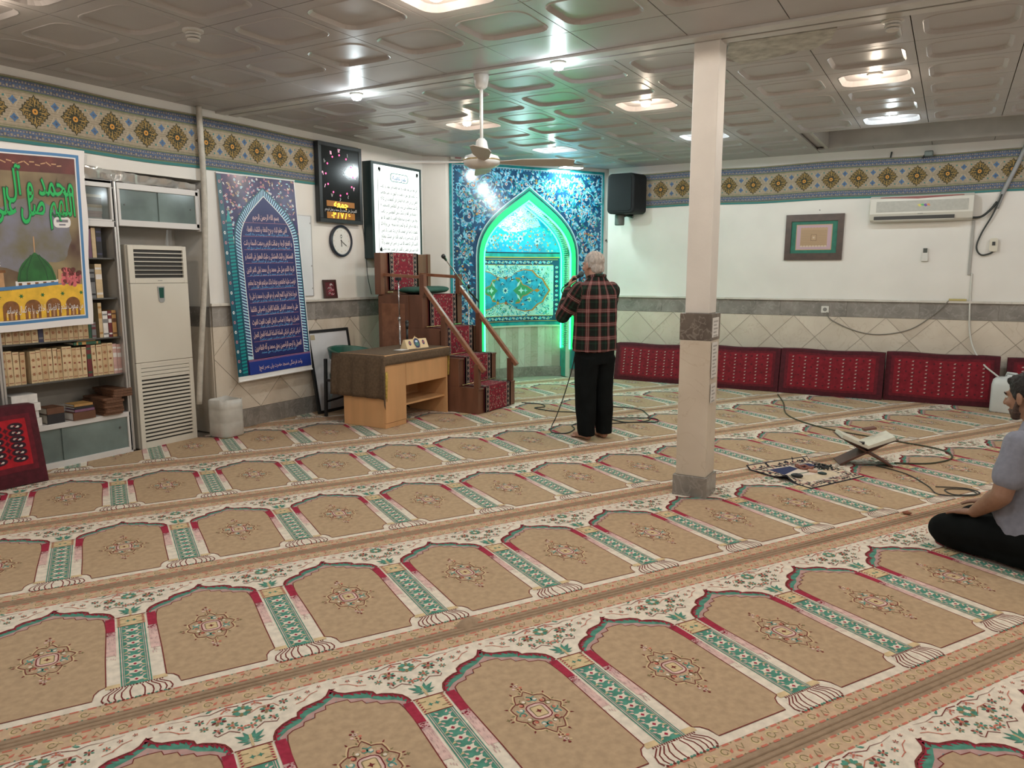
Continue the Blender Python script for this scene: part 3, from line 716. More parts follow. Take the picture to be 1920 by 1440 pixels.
for r in range(len(SEAMS) - 1):
    v0, v1 = SEAMS[r], SEAMS[r + 1]
    if v0 > WM: break
    poly = [tuple(UV(u, v)[:2]) for u, v in ((-14, v0 + .004), (16, v0 + .004), (16, v1 - .004), (-14, v1 - .004))]
    for pl in cplanes:
        if poly: poly = clip_half(poly, *pl)
    if len(poly) < 3: continue
    b = MB(); b.prism(poly, -0.012, TOPZ - .0008); cen = Vector((sum(p[0] for p in poly) / len(poly), sum(p[1] for p in poly) / len(poly), 0))
    root = tag(b.build('prayer_carpet', YC[EDG]), CLAB[r] if r < len(CLAB) else 'prayer carpet run', 'carpet', 'prayer carpet runs laid in rows')
    # raised hems along both long edges
    us = [Vector(p + (0,)).dot(UD) for p in poly]
    for vv in (v0 + .012, v1 - .012):
        hem = []
        for k in range(161):
            u = min(us) + (max(us) - min(us)) * k / 160; p = Vector(UV(u, vv))
            if all(nx * p.x + ny * p.y <= d - .012 for nx, ny, d in cplanes): hem.append(p + Vector((0, 0, TOPZ - .003)) + VD * (.004 * mnoise.noise(Vector((u * 1.3, vv, 0)))) + Vector((0, 0, .004 * max(0, mnoise.noise(Vector((u * 2.1, vv * 3, 5)))))))
        if len(hem) > 2:
            q = MB(); q.tube(hem, .0085, 6); q.build('hem', YC[EDG], root, smooth=True)
    ph = PH[r]; k0 = math.floor((min(us) - ph) / TW) - 1; k1 = math.ceil((max(us) - ph) / TW) + 1
    scl = (v1 - v0) / TD
    for k in range(k0, k1):
        u = ph + k * TW
        cs = [Vector(UV(u + a, v0 + c)) for a, c in ((-hw, 0), (hw, 0), (hw, v1 - v0), (-hw, v1 - v0))]
        ins = [all(nx * p.x + ny * p.y <= d for nx, ny, d in cplanes) for p in cs]
        if all(ins):
            o = link('prayer_niche', tile_me, YC, root, False); o.location = Vector(UV(u, v0, TOPZ)); o.rotation_euler = (0, 0, A59); o.scale = (1, scl, 1)
            continue
        loc = []
        for nx, ny, d in cplanes:      # planes in tile space
            g = Vector((nx, ny, 0)); loc.append((g.dot(UD), g.dot(VD) * scl, d - g.dot(Vector(UV(u, v0)))))
        # skip when wholly outside
        if any(all(nx * p.x + ny * p.y > d for p in cs) for nx, ny, d in cplanes): continue
        cl = TILE.clip(loc)
        if not cl.p: continue
        o = cl.build('prayer_niche', YC, root, world=False); o.location = Vector(UV(u, v0, TOPZ)); o.rotation_euler = (0, 0, A59); o.scale = (1, scl, 1)
# puckers in the carpet edges
def pucker(px, py, L, w, h, ang):
    b = MB(); c = Vector((px, py, TOPZ))
    def fn(a, t):
        x = (a - .5) * L; y = (t - .5) * w
        z = h * max(0, 1 - (2 * a - 1) ** 2) ** .8 * (.5 + .5 * math.cos(math.pi * 2 * (t - .5))) * (1 - .75 * a)
        return c + Matrix.Rotation(ang, 3, 'Z') @ Vector((x, y, z))
    b.grid(fn, 12, 10); return b
# ================================================================ mihrab: tiled wall with a pointed niche and green neon hose
UC = 5.27
def mpM(x, z, t): p = UD * (UC + x) + VD * (WM - t); return (p.x, p.y, z)
def arch(hw_, zs, za, z0, n=12):       # right foot -> apex -> left foot
    rgt = [(hw_, z0), (hw_, zs)] + bez((hw_, zs), (hw_ * 1.0, zs + (za - zs) * .50), (hw_ * .42, zs + (za - zs) * .74), (0, za), n)[1:]
    return rgt + [(-x, y) for x, y in reversed(rgt[:-1])]
Lh, Rh = 4.03 - UC, 6.66 - UC
HO, ZSO, ZAO = .815, 1.74, 2.69
HI, ZSI, ZAI = .705, 1.72, 2.515
aO = arch(HO, ZSO, ZAO, 0.13); aI = arch(HI, ZSI, ZAI, 0.0)
def around(outline, x0, x1, z0, z1):   # wall pieces left and right of an arch, split at the apex
    n = len(outline); k = n // 2
    right = outline[:k + 1]; left = outline[k:]
    pr = [(x1, z0), (x1, z1), (0, z1)] + list(reversed(right)); pl = [(0, z1), (x0, z1), (x0, z0)] + list(reversed(left))
    if right[0][1] > z0 + 1e-6: pr = [(0, z0)] + pr if False else pr
    return pr, pl
b = MB()
for P in around(aI, Lh, Rh, 0.0, CH + .03): b.prism(P, -.12, -.004, mpM)
wall_m = tag(b.build('wall_mihrab', M_plaster), 'slanting wall holding the blue tiled mihrab', kind='structure')
mih = thing('mihrab', 'blue floral tiled mihrab with a pointed niche outlined in green neon', 'mihrab', mpM(0, 0, 0), A59)

T_navy = mat('tile_navy', (.015, .075, .17), .12, var=.35, scale=7, detail=2); T_turq = mat('tile_turquoise', (.02, .30, .34), .12, var=.25, scale=9, detail=2)
T_sky = mat('tile_skyblue', (.03, .36, .66), .12, var=.2, scale=9, detail=2); T_white = mat('tile_white', (.50, .70, .78), .12, var=.1, scale=9, detail=2)
T_lblue = mat('tile_lightblue', (.16, .52, .70), .12, var=.2, scale=9, detail=2); T_yel = mat('tile_yellow', (.60, .42, .09), .12); T_red = mat('tile_red', (.42, .10, .07), .12)
T_org = mat('tile_orange', (.58, .20, .05), .12); T_grn = mat('tile_green', (.05, .30, .16), .12); T_dark = mat('tile_black', (.012, .02, .035), .12); T_pink = mat('tile_pink', (.5, .28, .33), .12)
TM = [T_navy, T_turq, T_sky, T_white, T_lblue, T_yel, T_red, T_org, T_grn, T_dark, T_pink]
NV, TQ, SK, WH, LB, YE, RE, OR, GR, BK, PK = range(11)
rnd = random.Random(11)
def inarch(x, z, h, zs, za, pad=0.0):
    x = abs(x)
    if z <= zs: return x < h + pad
    if z >= za + pad: return False
    pts = bez((h, zs), (h, zs + (za - zs) * .5), (h * .42, zs + (za - zs) * .74), (0, za), 24)
    for (x0, z0), (x1, z1) in zip(pts, pts[1:]):
        if z0 <= z <= z1: return x < x0 + (x1 - x0) * (z - z0) / (z1 - z0 + 1e-9) + pad
    return False
def flower(f, x, z, r, c1, c2, l, n=6):
    f.star(x, z, r, r * .62, n, c1, l, rnd.random()); f.ell(x, z, r * .42, r * .42, c2, l + 1, 6)
f = Flat(.0005)
PX0, PX1, PZ0, PZ1 = Lh + .05, Rh - .13, .13, 2.955
for P in around(aO, PX0, PX1, PZ0, PZ1): f.poly(P, TQ, 0)
for P in around(aO, PX0 + .035, PX1 - .035, PZ0 + .035, PZ1 - .035): f.poly(P, WH, 1)
for P in around(aO, PX0 + .047, PX1 - .047, PZ0 + .047, PZ1 - .047): f.poly(P, NV, 2)
ex0, ex1, ez0, ez1 = PX0 + .07, PX1 - .07, PZ0 + .07, PZ1 - .07
# light edging beads
for i in range(60):
    z = ez0 + (ez1 - ez0) * i / 59
    for x in (PX0 + .058, PX1 - .058): f.ell(x, z, .008, .016, LB, 3, 6)
for i in range(52):
    x = ex0 + (ex1 - ex0) * i / 51; f.ell(x, PZ1 - .058, .016, .008, LB, 3, 6)
spots = []
def free(x, z, r, k=.8):
    return all((x - a) ** 2 + (z - c) ** 2 > (k * (r + q)) ** 2 for a, c, q in spots)
def okp(x, z, r): return ex0 + r < x < ex1 - r and ez0 + r < z < ez1 - r and not inarch(x, z, HO, ZSO, ZAO, r + .03)
for _ in range(1500):                       # spiral vines
    r = rnd.uniform(.07, .17); x = rnd.uniform(ex0, ex1); z = rnd.uniform(ez0, ez1)
    if okp(x, z, r) and free(x, z, r, .78):
        spots.append((x, z, r)); s = rnd.choice((-1, 1)); a0 = rnd.random() * 6.28; turns = rnd.uniform(1.4, 1.9) * 6.28; N = 22
        pts = [(x + r * (1 - .8 * k / N) * math.cos(a0 + s * turns * k / N), z + r * (1 - .8 * k / N) * math.sin(a0 + s * turns * k / N)) for k in range(N + 1)]
        f.stroke(pts, .014, LB, 3); flower(f, pts[-1][0], pts[-1][1], .028, WH, RE, 6)
        for k in range(2, N, 3):
            px, pz = pts[k]; aa = a0 + s * turns * k / N
            c = rnd.choice((YE, WH, PK, OR, WH, YE))
            if rnd.random() < .6: flower(f, px + .014 * math.cos(aa), pz + .014 * math.sin(aa), rnd.uniform(.013, .021), c, rnd.choice((RE, BK, OR, SK)), 6, 5)
            else: f.leaf(px, pz, aa + rnd.choice((-.9, .9)), rnd.uniform(.03, .055), .009, rnd.choice((GR, LB, WH, TQ)), 4)
for _ in range(5200):                      # filling: cloud bands, buds
    x = rnd.uniform(ex0, ex1); z = rnd.uniform(ez0, ez1); r = rnd.uniform(.014, .03)
    if okp(x, z, r) and free(x, z, r, .40):
        q = rnd.random()
        if q < .45:
            a = rnd.random() * 6.28; f.leaf(x, z, a, .085, .019, rnd.choice((LB, TQ, SK)), 3); f.leaf(x, z, a + .5, .055, .011, rnd.choice((WH, LB)), 4)
        elif q < .62: flower(f, x, z, r * .62, rnd.choice((YE, WH, PK, WH)), rnd.choice((RE, OR, BK, SK)), 5, 5)
        else: f.leaf(x, z, rnd.random() * 6.28, .05, .010, rnd.choice((TQ, LB, LB, GR, SK)), 4)
        spots.append((x, z, r * .8))
b = MB()
for P in around(aO, PX0, PX1, PZ0, PZ1): b.prism(P, .0, .010, mpM)
tp = b.build('tile_panel', T_turq, mih)
f.build('glaze_pattern', TM, tp, lambda u, v, w: mpM(u, v, .0105 + w))
# turquoise frame of the niche (front face and reveal)
M_frame = mat('tile_frame_green', (.04, .34, .28), .15, var=.15, scale=10, detail=2)
def ring(o, i, t0, t1):
    b = MB(); n = len(o)
    for k in range(n - 1):
        vs = [mpM(*o[k], t1), mpM(*o[k + 1], t1), mpM(*i[k + 1], t1), mpM(*i[k], t1), mpM(*o[k], t0), mpM(*o[k + 1], t0), mpM(*i[k + 1], t0), mpM(*i[k], t0)]
        b.add(vs, [(0, 1, 2, 3), (0, 1, 5, 4), (3, 2, 6, 7)])
    return b
aO2 = arch(HO, ZSO, ZAO, .13); aI2 = arch(HI, ZSI, ZAI, .13)
ring(aO2, aI2, -.01, .022).build('arch_frame', M_frame, mih)
ring(arch(HI + .066, ZSI + .006, ZAI + .105, .42), arch(HI + .006, ZSI, ZAI + .008, .42), .015, .026).build('neon_glow_band', emis('neon_glow_green', (.015, .75, .20), .75), mih)  # neon light falling on the frame, put in as an emitting band
f = Flat(.0005)
f.stroke(aO2, .016, WH, 1); f.stroke(arch(HO - .03, ZSO - .004, ZAO - .045, .13), .010, BK, 1)
f.build('arch_lines', TM, mih, lambda u, v, w: mpM(u, v, .0225 + w))
b = MB(); dep = .24; n = len(aI2); pts = arch(HI, ZSI, ZAI, 0.0)
for k in range(len(pts) - 1): b.add([mpM(*pts[k], .0), mpM(*pts[k + 1], .0), mpM(*pts[k + 1], -dep), mpM(*pts[k], -dep)], [(0, 1, 2, 3)])
b.build('reveal', M_frame, mih)
# ribs of the reveal: one small fin after another along the arch
fine = []
for (x0, z0), (x1, z1) in zip(pts, pts[1:]):
    L = math.hypot(x1 - x0, z1 - z0); m_ = max(1, round(L / .032))
    for k in range(m_): fine.append((x0 + (x1 - x0) * k / m_, z0 + (z1 - z0) * k / m_))
b = MB()
for k in range(0, len(fine), 1):
    x, z = fine[k]
    if z < .45: continue
    x2, z2 = x * .975, z - (.012 if abs(x) < .6 else 0)
    b.bar(mpM(x2, z2, -.06), mpM(x2, z2, -.17), .013, .013)
b.build('ribs', mat('rib_clear', (.25, .6, .45), .25), mih, kind='stuff')
# neon hoses
M_neon = emis('neon_green', (.03, 1.0, .30), NEON)
for h_, za_, t_ in ((HI - .012, ZAI - .016, .012), (HI - .02, ZAI - .03, -.225)):
    pts_ = [Vector(mpM(x, z, t_)) for x, z in arch(h_, ZSI, za_, .42, 14)]
    b = MB(); b.tube(pts_, .0095, 8); b.build('neon_hose', M_neon, mih, smooth=True)
for s in (-1, 1):
    b = MB(); P = [(s * HI, .13), (s * HO, .13), (s * HO, .42), (s * HI, .42)]
    b.prism(P if s > 0 else P[::-1], .022, .05, mpM); b.build('foot_block', mat('tile_frame_teal', (.03, .26, .25), .15), mih, bevel=.004)
# niche back, curved
HB = .745
def back_t(x): return -(dep - .012) - .26 * math.sqrt(max(0.0, 1 - (x / HB) ** 2))
def mpK(x, z, w): return mpM(x, z, back_t(x) + w)
b = MB(); b.grid(lambda a, c: mpK(-HB + 2 * HB * a, 0.0 + 2.62 * c, 0.0), 30, 8); b.build('niche_back', T_turq, mih, recalc=False)
def strips(f, w=.06, lo=-HB, hi=HB):
    o = Flat(f.dz); n = int((hi - lo) / w)
    for p, m, l in f.p:
        a = min(q[0] for q in p); c = max(q[0] for q in p)
        if c - a < w * .7: o.p.append((p, m, l)); continue
        for k in range(n):
            x0 = lo + (hi - lo) * k / n; x1 = lo + (hi - lo) * (k + 1) / n
            if x1 < a or x0 > c: continue
            g = clip_half(p, 1, 0, x1); g = clip_half(g, -1, 0, -x0) if g else g
            if g: o.p.append((g, m, l))
    return o
f = Flat(.0007); W = .70
# lower framed field: carpet-like design lying on its side
f.rect(-.73, .755, .73, .80, TQ, 0); f.rect(-.73, .80, .73, 1.74, NV, 1)
for (x0, z0, x1, z1, m, l) in ((-.73, .815, .715, 1.715, YE, 2), (-.73, .822, .708, 1.708, NV, 3), (-.73, .892, .64, 1.636, YE, 4), (-.73, .90, .633, 1.628, WH, 5)): f.rect(x0, z0, x1, z1, m, l)
for z in (.857, 1.672):
    for k in range(22):
        x = -.68 + k * .0595
        if x < .69: flower(f, x, z, .026 if k % 2 else .020, LB if k % 2 else WH, OR if k % 3 == 0 else SK, 6, 6); f.leaf(x + .028, z, .8 if k % 2 else -.8, .032, .008, WH, 6)
for k in range(11): flower(f, .673, .92 + k * .068, .022, LB if k % 2 else WH, OR if k % 3 == 0 else SK, 6, 6)
# white ground arabesque
for _ in range(900):
    x = rnd.uniform(-.70, .61); z = rnd.uniform(.915, 1.615)
    c = rnd.choice((LB, TQ, SK, NV, LB, GR))
    if rnd.random() < .5: f.leaf(x, z, rnd.random() * 6.28, .05, .009, c, 6)
    else:
        s = rnd.choice((-1, 1)); f.stroke([(x + .03 * (1 - j / 9) * math.cos(s * j * .8), z + .03 * (1 - j / 9) * math.sin(s * j * .8)) for j in range(8)], .006, c, 6)
fld = [(-.73, 1.50), (-.50, 1.54), (-.38, 1.52), (-.26, 1.46), (-.14, 1.435), (-.02, 1.46), (.08, 1.53), (.20, 1.56), (.32, 1.545), (.40, 1.46), (.47, 1.43), (.52, 1.34), (.57, 1.265)]
full = fld + [(x, 2 * 1.265 - z) for x, z in reversed(fld[:-1])]
f.poly([(x * 1.03 + .008, 1.265 + (z - 1.265) * 1.05) for x, z in full], OR, 7); f.poly(full, SK, 8)
for sx in (-1, 1):
    for (x, z, r, c1, c2) in ((-.60, .19, .03, WH, OR), (-.20, .16, .03, WH, BK), (-.02, .20, .026, WH, OR), (.08, .13, .042, WH, GR), (.12, .05, .02, LB, NV), (-.05, .13, .022, WH, SK), (.18, .16, .018, LB, NV), (.24, .08, .03, LB, WH), (-.30, .18, .03, OR, RE), (-.44, .17, .03, OR, YE), (.30, .02, .018, NV, WH), (-.14, .24, .02, NV, LB), (-.36, .10, .026, WH, NV), (-.65, .12, .024, WH, OR), (.02, .27, .018, LB, WH)):
        x = x + .20 if x > -.5 else x + .10
        flower(f, x, 1.265 + sx * z, r, c1, c2, 9, 6)
        for k in range(3): f.leaf(x, 1.265 + sx * z, rnd.random() * 6.28, r * 2.1, r * .3, NV, 9)
def emblem(cx, s, k=1.0):
    o = [(0, 0), (.05, .04), (.10, .10), (.03, .17), (.10, .165), (.15, .08), (.22, .06), (.28, .02), (.32, 0)]
    P = [(cx + s * x * k, 1.265 + z * k) for x, z in o] + [(cx + s * x * k, 1.265 - z * k) for x, z in reversed(o[1:-1])]
    f.poly([(cx + (x - cx) * 1.06, 1.265 + (z - 1.265) * 1.12) for x, z in P], OR, 10); f.poly(P, GR, 11)
    f.star(cx + s * .13 * k, 1.265, .05 * k, .02, 4, WH, 12); f.star(cx + s * .20 * k, 1.265, .035 * k, .014, 4, LB, 12)
    for q in (-1, 1): f.leaf(cx + s * .06 * k, 1.265 + q * .05, q * 1.0 if s > 0 else math.pi - q * 1.0, .12 * k, .018, WH, 12)
emblem(.02, 1); emblem(-.24, -1, .85); flower(f, -.11, 1.265, .055, WH, NV, 10, 8); f.star(.40, 1.265, .045, .03, 2, OR, 10)
# band, then upper blue half-dome field
f.rect(-.73, 1.735, .73, 1.75, YE, 2); f.rect(-.73, 1.745, .73, 1.80, TQ, 1); f.rect(-.73, 1.80, .73, 1.815, BK, 2); f.rect(-.73, 1.815, .73, 2.62, SK, 1)
for _ in range(260):
    x = rnd.uniform(-.66, .66); z = rnd.uniform(1.83, 2.20)
    flower(f, x, z, rnd.uniform(.010, .02), rnd.choice((WH, PK, LB, OR, WH)), rnd.choice((NV, OR, YE)), 3, 5)
for x in (-.34, -.1, .14, .40): 
    flower(f, x, 2.0 + .03 * math.cos(9 * x), .055, WH, OR, 4, 6); flower(f, x, 2.0 + .03 * math.cos(9 * x), .03, LB, NV, 6, 5)
crown = [(-.45, 2.20), (-.34, 2.15), (-.22, 2.17), (-.12, 2.11), (.05, 2.10), (.16, 2.12), (.30, 2.16), (.45, 2.20), (.3, 2.5), (0, 2.62), (-.3, 2.5)]
f.poly(crown, WH, 3)
for _ in range(170):
    x = rnd.uniform(-.4, .4); z = rnd.uniform(2.13, 2.5)
    s = rnd.choice((-1, 1)); f.stroke([(x + .035 * (1 - j / 9) * math.cos(s * j * .8), z + .035 * (1 - j / 9) * math.sin(s * j * .8)) for j in range(8)], .007, rnd.choice((SK, LB, NV, TQ, OR)), 5)
strips(f).build('niche_tiles', TM, mih, lambda u, v, w: mpK(u, v, .003 + w))
# white sill under the tiled field, upright marble slabs, grey base
b = MB(); N = 30; P0 = [(-HB + 2 * HB * k / N) for k in range(N + 1)]
for k in range(N):
    x0, x1 = P0[k], P0[k + 1]
    b.hexa([mpK(x0, .735, .0), mpK(x1, .735, .0), mpK(x1, .735, .045), mpK(x0, .735, .045)], [mpK(x0, .757, .0), mpK(x1, .757, .0), mpK(x1, .757, .045), mpK(x0, .757, .045)])
b.build('sill', M_cap, mih)
ns = 14
for k in range(ns):
    x0, x1 = -.72 + 1.44 * k / ns + .001, -.72 + 1.44 * (k + 1) / ns - .001
    b = MB(); b.hexa([mpK(x0, .135, .0), mpK(x1, .135, .0), mpK(x1, .135, .016), mpK(x0, .135, .016)], [mpK(x0, .735, .0), mpK(x1, .735, .0), mpK(x1, .735, .016), mpK(x0, .735, .016)])
    b.build('marble_slab', marble('niche_marble_%d' % (k % 3), *(((.46, .43, .40), (.60, .57, .53)), ((.38, .35, .31), (.52, .48, .44)), ((.54, .53, .50), (.66, .65, .62)))[k % 3], (.3, .25, .18), 3.0, .25, .02), mih)
for k in range(6):
    x0, x1 = -.72 + 1.44 * k / 6, -.72 + 1.44 * (k + 1) / 6
    b = MB(); b.hexa([mpK(x0, -.01, -.0), mpK(x1, -.01, .0), mpK(x1, -.01, .035), mpK(x0, -.01, .035)], [mpK(x0, .134, .0), mpK(x1, .134, .0), mpK(x1, .134, .035), mpK(x0, .134, .035)]); b.build('base_stone', M_band, mih)
for (x0, x1) in ((Lh, -HI), (HI, Rh)):
    b = MB(); b.prism([(x0, -.01), (x1, -.01), (x1, .128), (x0, .128)], 0, .022, mpM); b.build('base_stone', M_band, mih)
# added lamp: stands in for a glint on the tiles and brightens the niche
t = thing('added_niche_lamp', 'added cool lamp high in the mihrab niche, standing in for a glint on its tiles', 'lamp', mpM(-.02, 2.34, -.20))
b = MB(); b.ell(mpM(-.02, 2.34, -.20), (.028, .028, .032)); b.build('bulb', emis('added_niche_bulb', (.75, 1, 1), 40), t, smooth=True)
b = MB(); b.tube([mpM(-.02, 2.365, -.20), mpM(-.01, 2.50, -.20)], .010); b.build('lamp_holder', mat('lamp_white', (.75, .74, .7), .4), t)
ld = bpy.data.lights.new('lamp_light', 'POINT'); ld.color = (.62, .95, 1); ld.energy = 13; ld.shadow_soft_size = .03
lo = bpy.data.objects.new('lamp_light', ld); COL.objects.link(lo); lo.location = Vector(mpM(-.02, 2.27, -.17)) - t.location; lo.parent = t
# emergency light on top of the panel
t = thing('emergency_light', 'slim white emergency light lying above the tile panel', 'emergency light', mpM(-1.02, 2.965, 0), A59)
b = MB(); b.prism(rrect(-.165, -.0, .165, .055, .025), -.045, .0, lambda a, c, d: (a, d, c)); b.build('housing', mat('lamp_cream', (.62, .6, .55), .4), t, False)
for x in (-.06, .07):
    b = MB(); b.prism(rrect(x - .045, .016, x + .045, .036, .008), -.0475, -.0455, lambda a, c, d: (a, d, c)); b.build('lens', mat('lens_red', (.4, .2, .22), .2), t, False)
# hook in the wall beside the panel
# ================================================================ hanging cloth friezes
FM = [mat('frieze_tan', D(128, 113, 92), .85, var=.12, scale=40, detail=2), mat('frieze_violet', D(74, 78, 92), .85, var=.25, scale=60, detail=2), mat('frieze_dark', D(48, 46, 32), .85), mat('frieze_gold', D(142, 112, 60), .85), mat('frieze_blue', D(66, 90, 114), .85, var=.15, scale=30, detail=2), mat('frieze_teal', D(52, 100, 94), .85), mat('frieze_olive', D(84, 90, 60), .85), mat('frieze_pale', D(146, 130, 108), .85), mat('frieze_orange', D(170, 116, 48), .85)]
fT, fV, fD, fG, fB, fE, fO, fP, fR = range(9)
def frieze_pattern(a0, a1, phase, sp):
    f = Flat(.0006); H = .47; r_ = random.Random(5)
    f.rect(a0, 0, a1, H, fT, 0); f.rect(a0, 0, a1, .024, fE, 1)
    for (z0, z1) in ((.026, .108), (.372, .458)):
        f.rect(a0, z0, a1, z1, fV, 1); f.rect(a0, z0, a1, z0 + .009, fO, 2); f.rect(a0, z1 - .009, a1, z1, fO, 2)
        n = int((a1 - a0) / .022)
        for i in range(n):
            x = a0 + (i + .5) * (a1 - a0) / n; k = i % 4
            f.rect(x - .008, z0 + .018, x + .006, z0 + .024 + .012 * (k % 2), fT if k != 2 else fP, 3); f.rect(x - .004, z0 + .04, x + .008, z0 + .047, fB, 3); f.rect(x - .008, z1 - .030, x + .003, z1 - .022 + .006 * (k > 1), fT if k else fP, 3)
    n = 15
    for i in range(n): z = .118 + (.364 - .118) * i / (n - 1); f.rect(a0, z, a1, z + .0035, fO if i in (0, n - 1) else fP, 1)
    k0 = math.ceil((a0 - phase - .16) / sp); k1 = math.floor((a1 - phase + .16) / sp)
    for k in range(k0, k1 + 1):
        x = phase + k * sp; z = .241; S_ = .106
        if a0 - .1 < x < a1 + .1:
            out = []
            for q in range(4):          # stepped rosette outline
                for (p, t) in ((1.08, 0), (.86, .14), (.86, .34), (.68, .34), (.68, .52), (.52, .52), (.52, .68), (.34, .68), (.34, .86), (.14, .86)):
                    c, s = (1, 0, -1, 0)[q], (0, 1, 0, -1)[q]; out.append((x + S_ * (p * c - t * s), z + 1.08 * S_ * (p * s + t * c)))
            f.poly(out, fD, 2)
            for q in range(4):
                c, s = (1, 0, -1, 0)[q], (0, 1, 0, -1)[q]
                T = lambda p: [(x + S_ * (a * c - b2 * s), z + 1.08 * S_ * (a * s + b2 * c)) for a, b2 in p]
                for P in ([(.95, 0), (.3, 0)], [(.78, .12), (.78, .27), (.5, .27), (.5, .12), (.64, .12)], [(.3, .16), (.36, .16), (.36, .42), (.60, .42)], [(.24, .3), (.24, .76)], [(.12, .62), (.12, .8)], [(.44, .56), (.3, .56), (.3, .68)], [(.86, .07), (.70, .07)], [(.70, .20), (.60, .20)], [(.58, .34), (.58, .5), (.47, .5)], [(.18, .45), (.05, .45), (.05, .75)], [(.40, .20), (.40, .32), (.52, .32)]): f.stroke(T(P), .0048, fG, 3)
            f.ell(x, z, .026, .027, fD, 4, 10); f.ell(x, z, .021, .022, fR, 5, 10); f.ell(x, z, .008, .008, fD, 6, 6)
            for sx in (-1, 1):
                for sz in (-1, 1): f.leaf(x + sx * .078, z + sz * .078, math.atan2(sz, sx), .022, .009, fE, 3)
        for sz in (-1, 1):               # small blue lozenges between rosettes
            xx, zz = x + sp / 2, z + sz * .062
            if a0 + .04 < xx < a1 - .04:
                f.star(xx, zz, .034, .020, 4, fB, 2); f.star(xx, zz, .016, .008, 4, fV, 3)
                for dx in (-1, 1): f.stroke([(xx + dx * .012, z + sz * .018), (xx + dx * .055, zz + sz * .035)], .008, fP, 2)
    return f.clip([(-1, 0, -a0), (1, 0, a1)])
def cloth_strips(f, a0, a1, w=.09):
    return strips(f, w, a0, a1)
def frieze(label, a0, a1, phase, sp, place, amp, seed):
    root_loc = place((a0 + a1) / 2, 0, 0)
    t = thing('wall_frieze', label, 'frieze banner', root_loc, 0, 'patterned cloth friezes under the ceiling')
    def wav(a): return .010 + amp * (mnoise.noise(Vector((a * 1.9, seed, 0))) + .5 * mnoise.noise(Vector((a * 5.3, seed, 3))))
    def dz(a): return .012 * mnoise.noise(Vector((a * 1.1, seed, 9)))
    mp = lambda a, z, w: place(a, z + dz(a), wav(a) + w)
    b = MB(); n = int((a1 - a0) / .06)
    b.grid(lambda i, j: mp(a0 + (a1 - a0) * i, .47 * j, -.0012), n, 4); g = b.build('cloth', FM[0], t, recalc=False, smooth=True)
    cloth_strips(frieze_pattern(a0, a1, phase, sp), a0, a1).build('woven_pattern', FM, t, mp)
    return t
frieze('patterned cloth frieze above the bookcase, left of the pipe', 1.95, 4.64, 3.22, .298, lambda a, z, w: (WX + w, a, 2.465 + z), .006, 1)
frieze('patterned cloth frieze between the pipe and the digital clock', 4.645, 6.76, 4.71, .291, lambda a, z, w: (WX + w, a, 2.462 + z), .005, 2)
frieze('long patterned cloth frieze on the wall behind the pillar', -4.02, 3.2, -2.67, .315, lambda a, z, w: (a, WY - w, 2.425 + z), .003, 3)

# ================================================================ aluminium bookcase with the cabinet over the air conditioner
M_alu = mat('aluminium', (.55, .53, .52), .35, metal=.6, var=.06, scale=5); M_alu_w = mat('white_aluminium', (.66, .64, .63), .4)
M_glass = mat('dusty_glass', (.20, .26, .25), .12, var=.25, scale=3, spec=.6); M_glass.node_tree.nodes['Principled BSDF'].inputs['Alpha'].default_value = .8
M_glassclear = mat('clear_glass', (.25, .3, .29), .08, alpha=.28); M_backp = mat('bookcase_back', (.40, .37, .33), .7, var=.1, scale=4); M_shelfdark = mat('shelf_edge', (.09, .09, .085), .3)
bc = thing('bookcase', 'aluminium framed bookcase filled with religious volumes beside the floor air conditioner', 'bookcase', (-6.2, 3.3, 0))
FX, BX = -5.985, -6.40
for y in (1.96, 2.815, 3.785):
    for dx, w in ((0, .038),):
        b = MB(); b.box(FX - .03, FX, y - w / 2, y - .003, 0.02, 2.27); b.box(FX - .03, FX, y + .003, y + w / 2, 0.02, 2.27); b.box(FX - .026, FX - .006, y - .003, y + .003, .02, 2.27); b.build('upright', M_alu, bc, bevel=.002)
    b = MB(); b.box(BX, FX - .03, y - .009, y + .009, 0.02, 2.25); b.build('side_panel', M_backp, bc)
b = MB(); b.box(BX - .012, BX, 1.95, 3.79, .02, 2.25); b.build('back_panel', M_backp, bc)
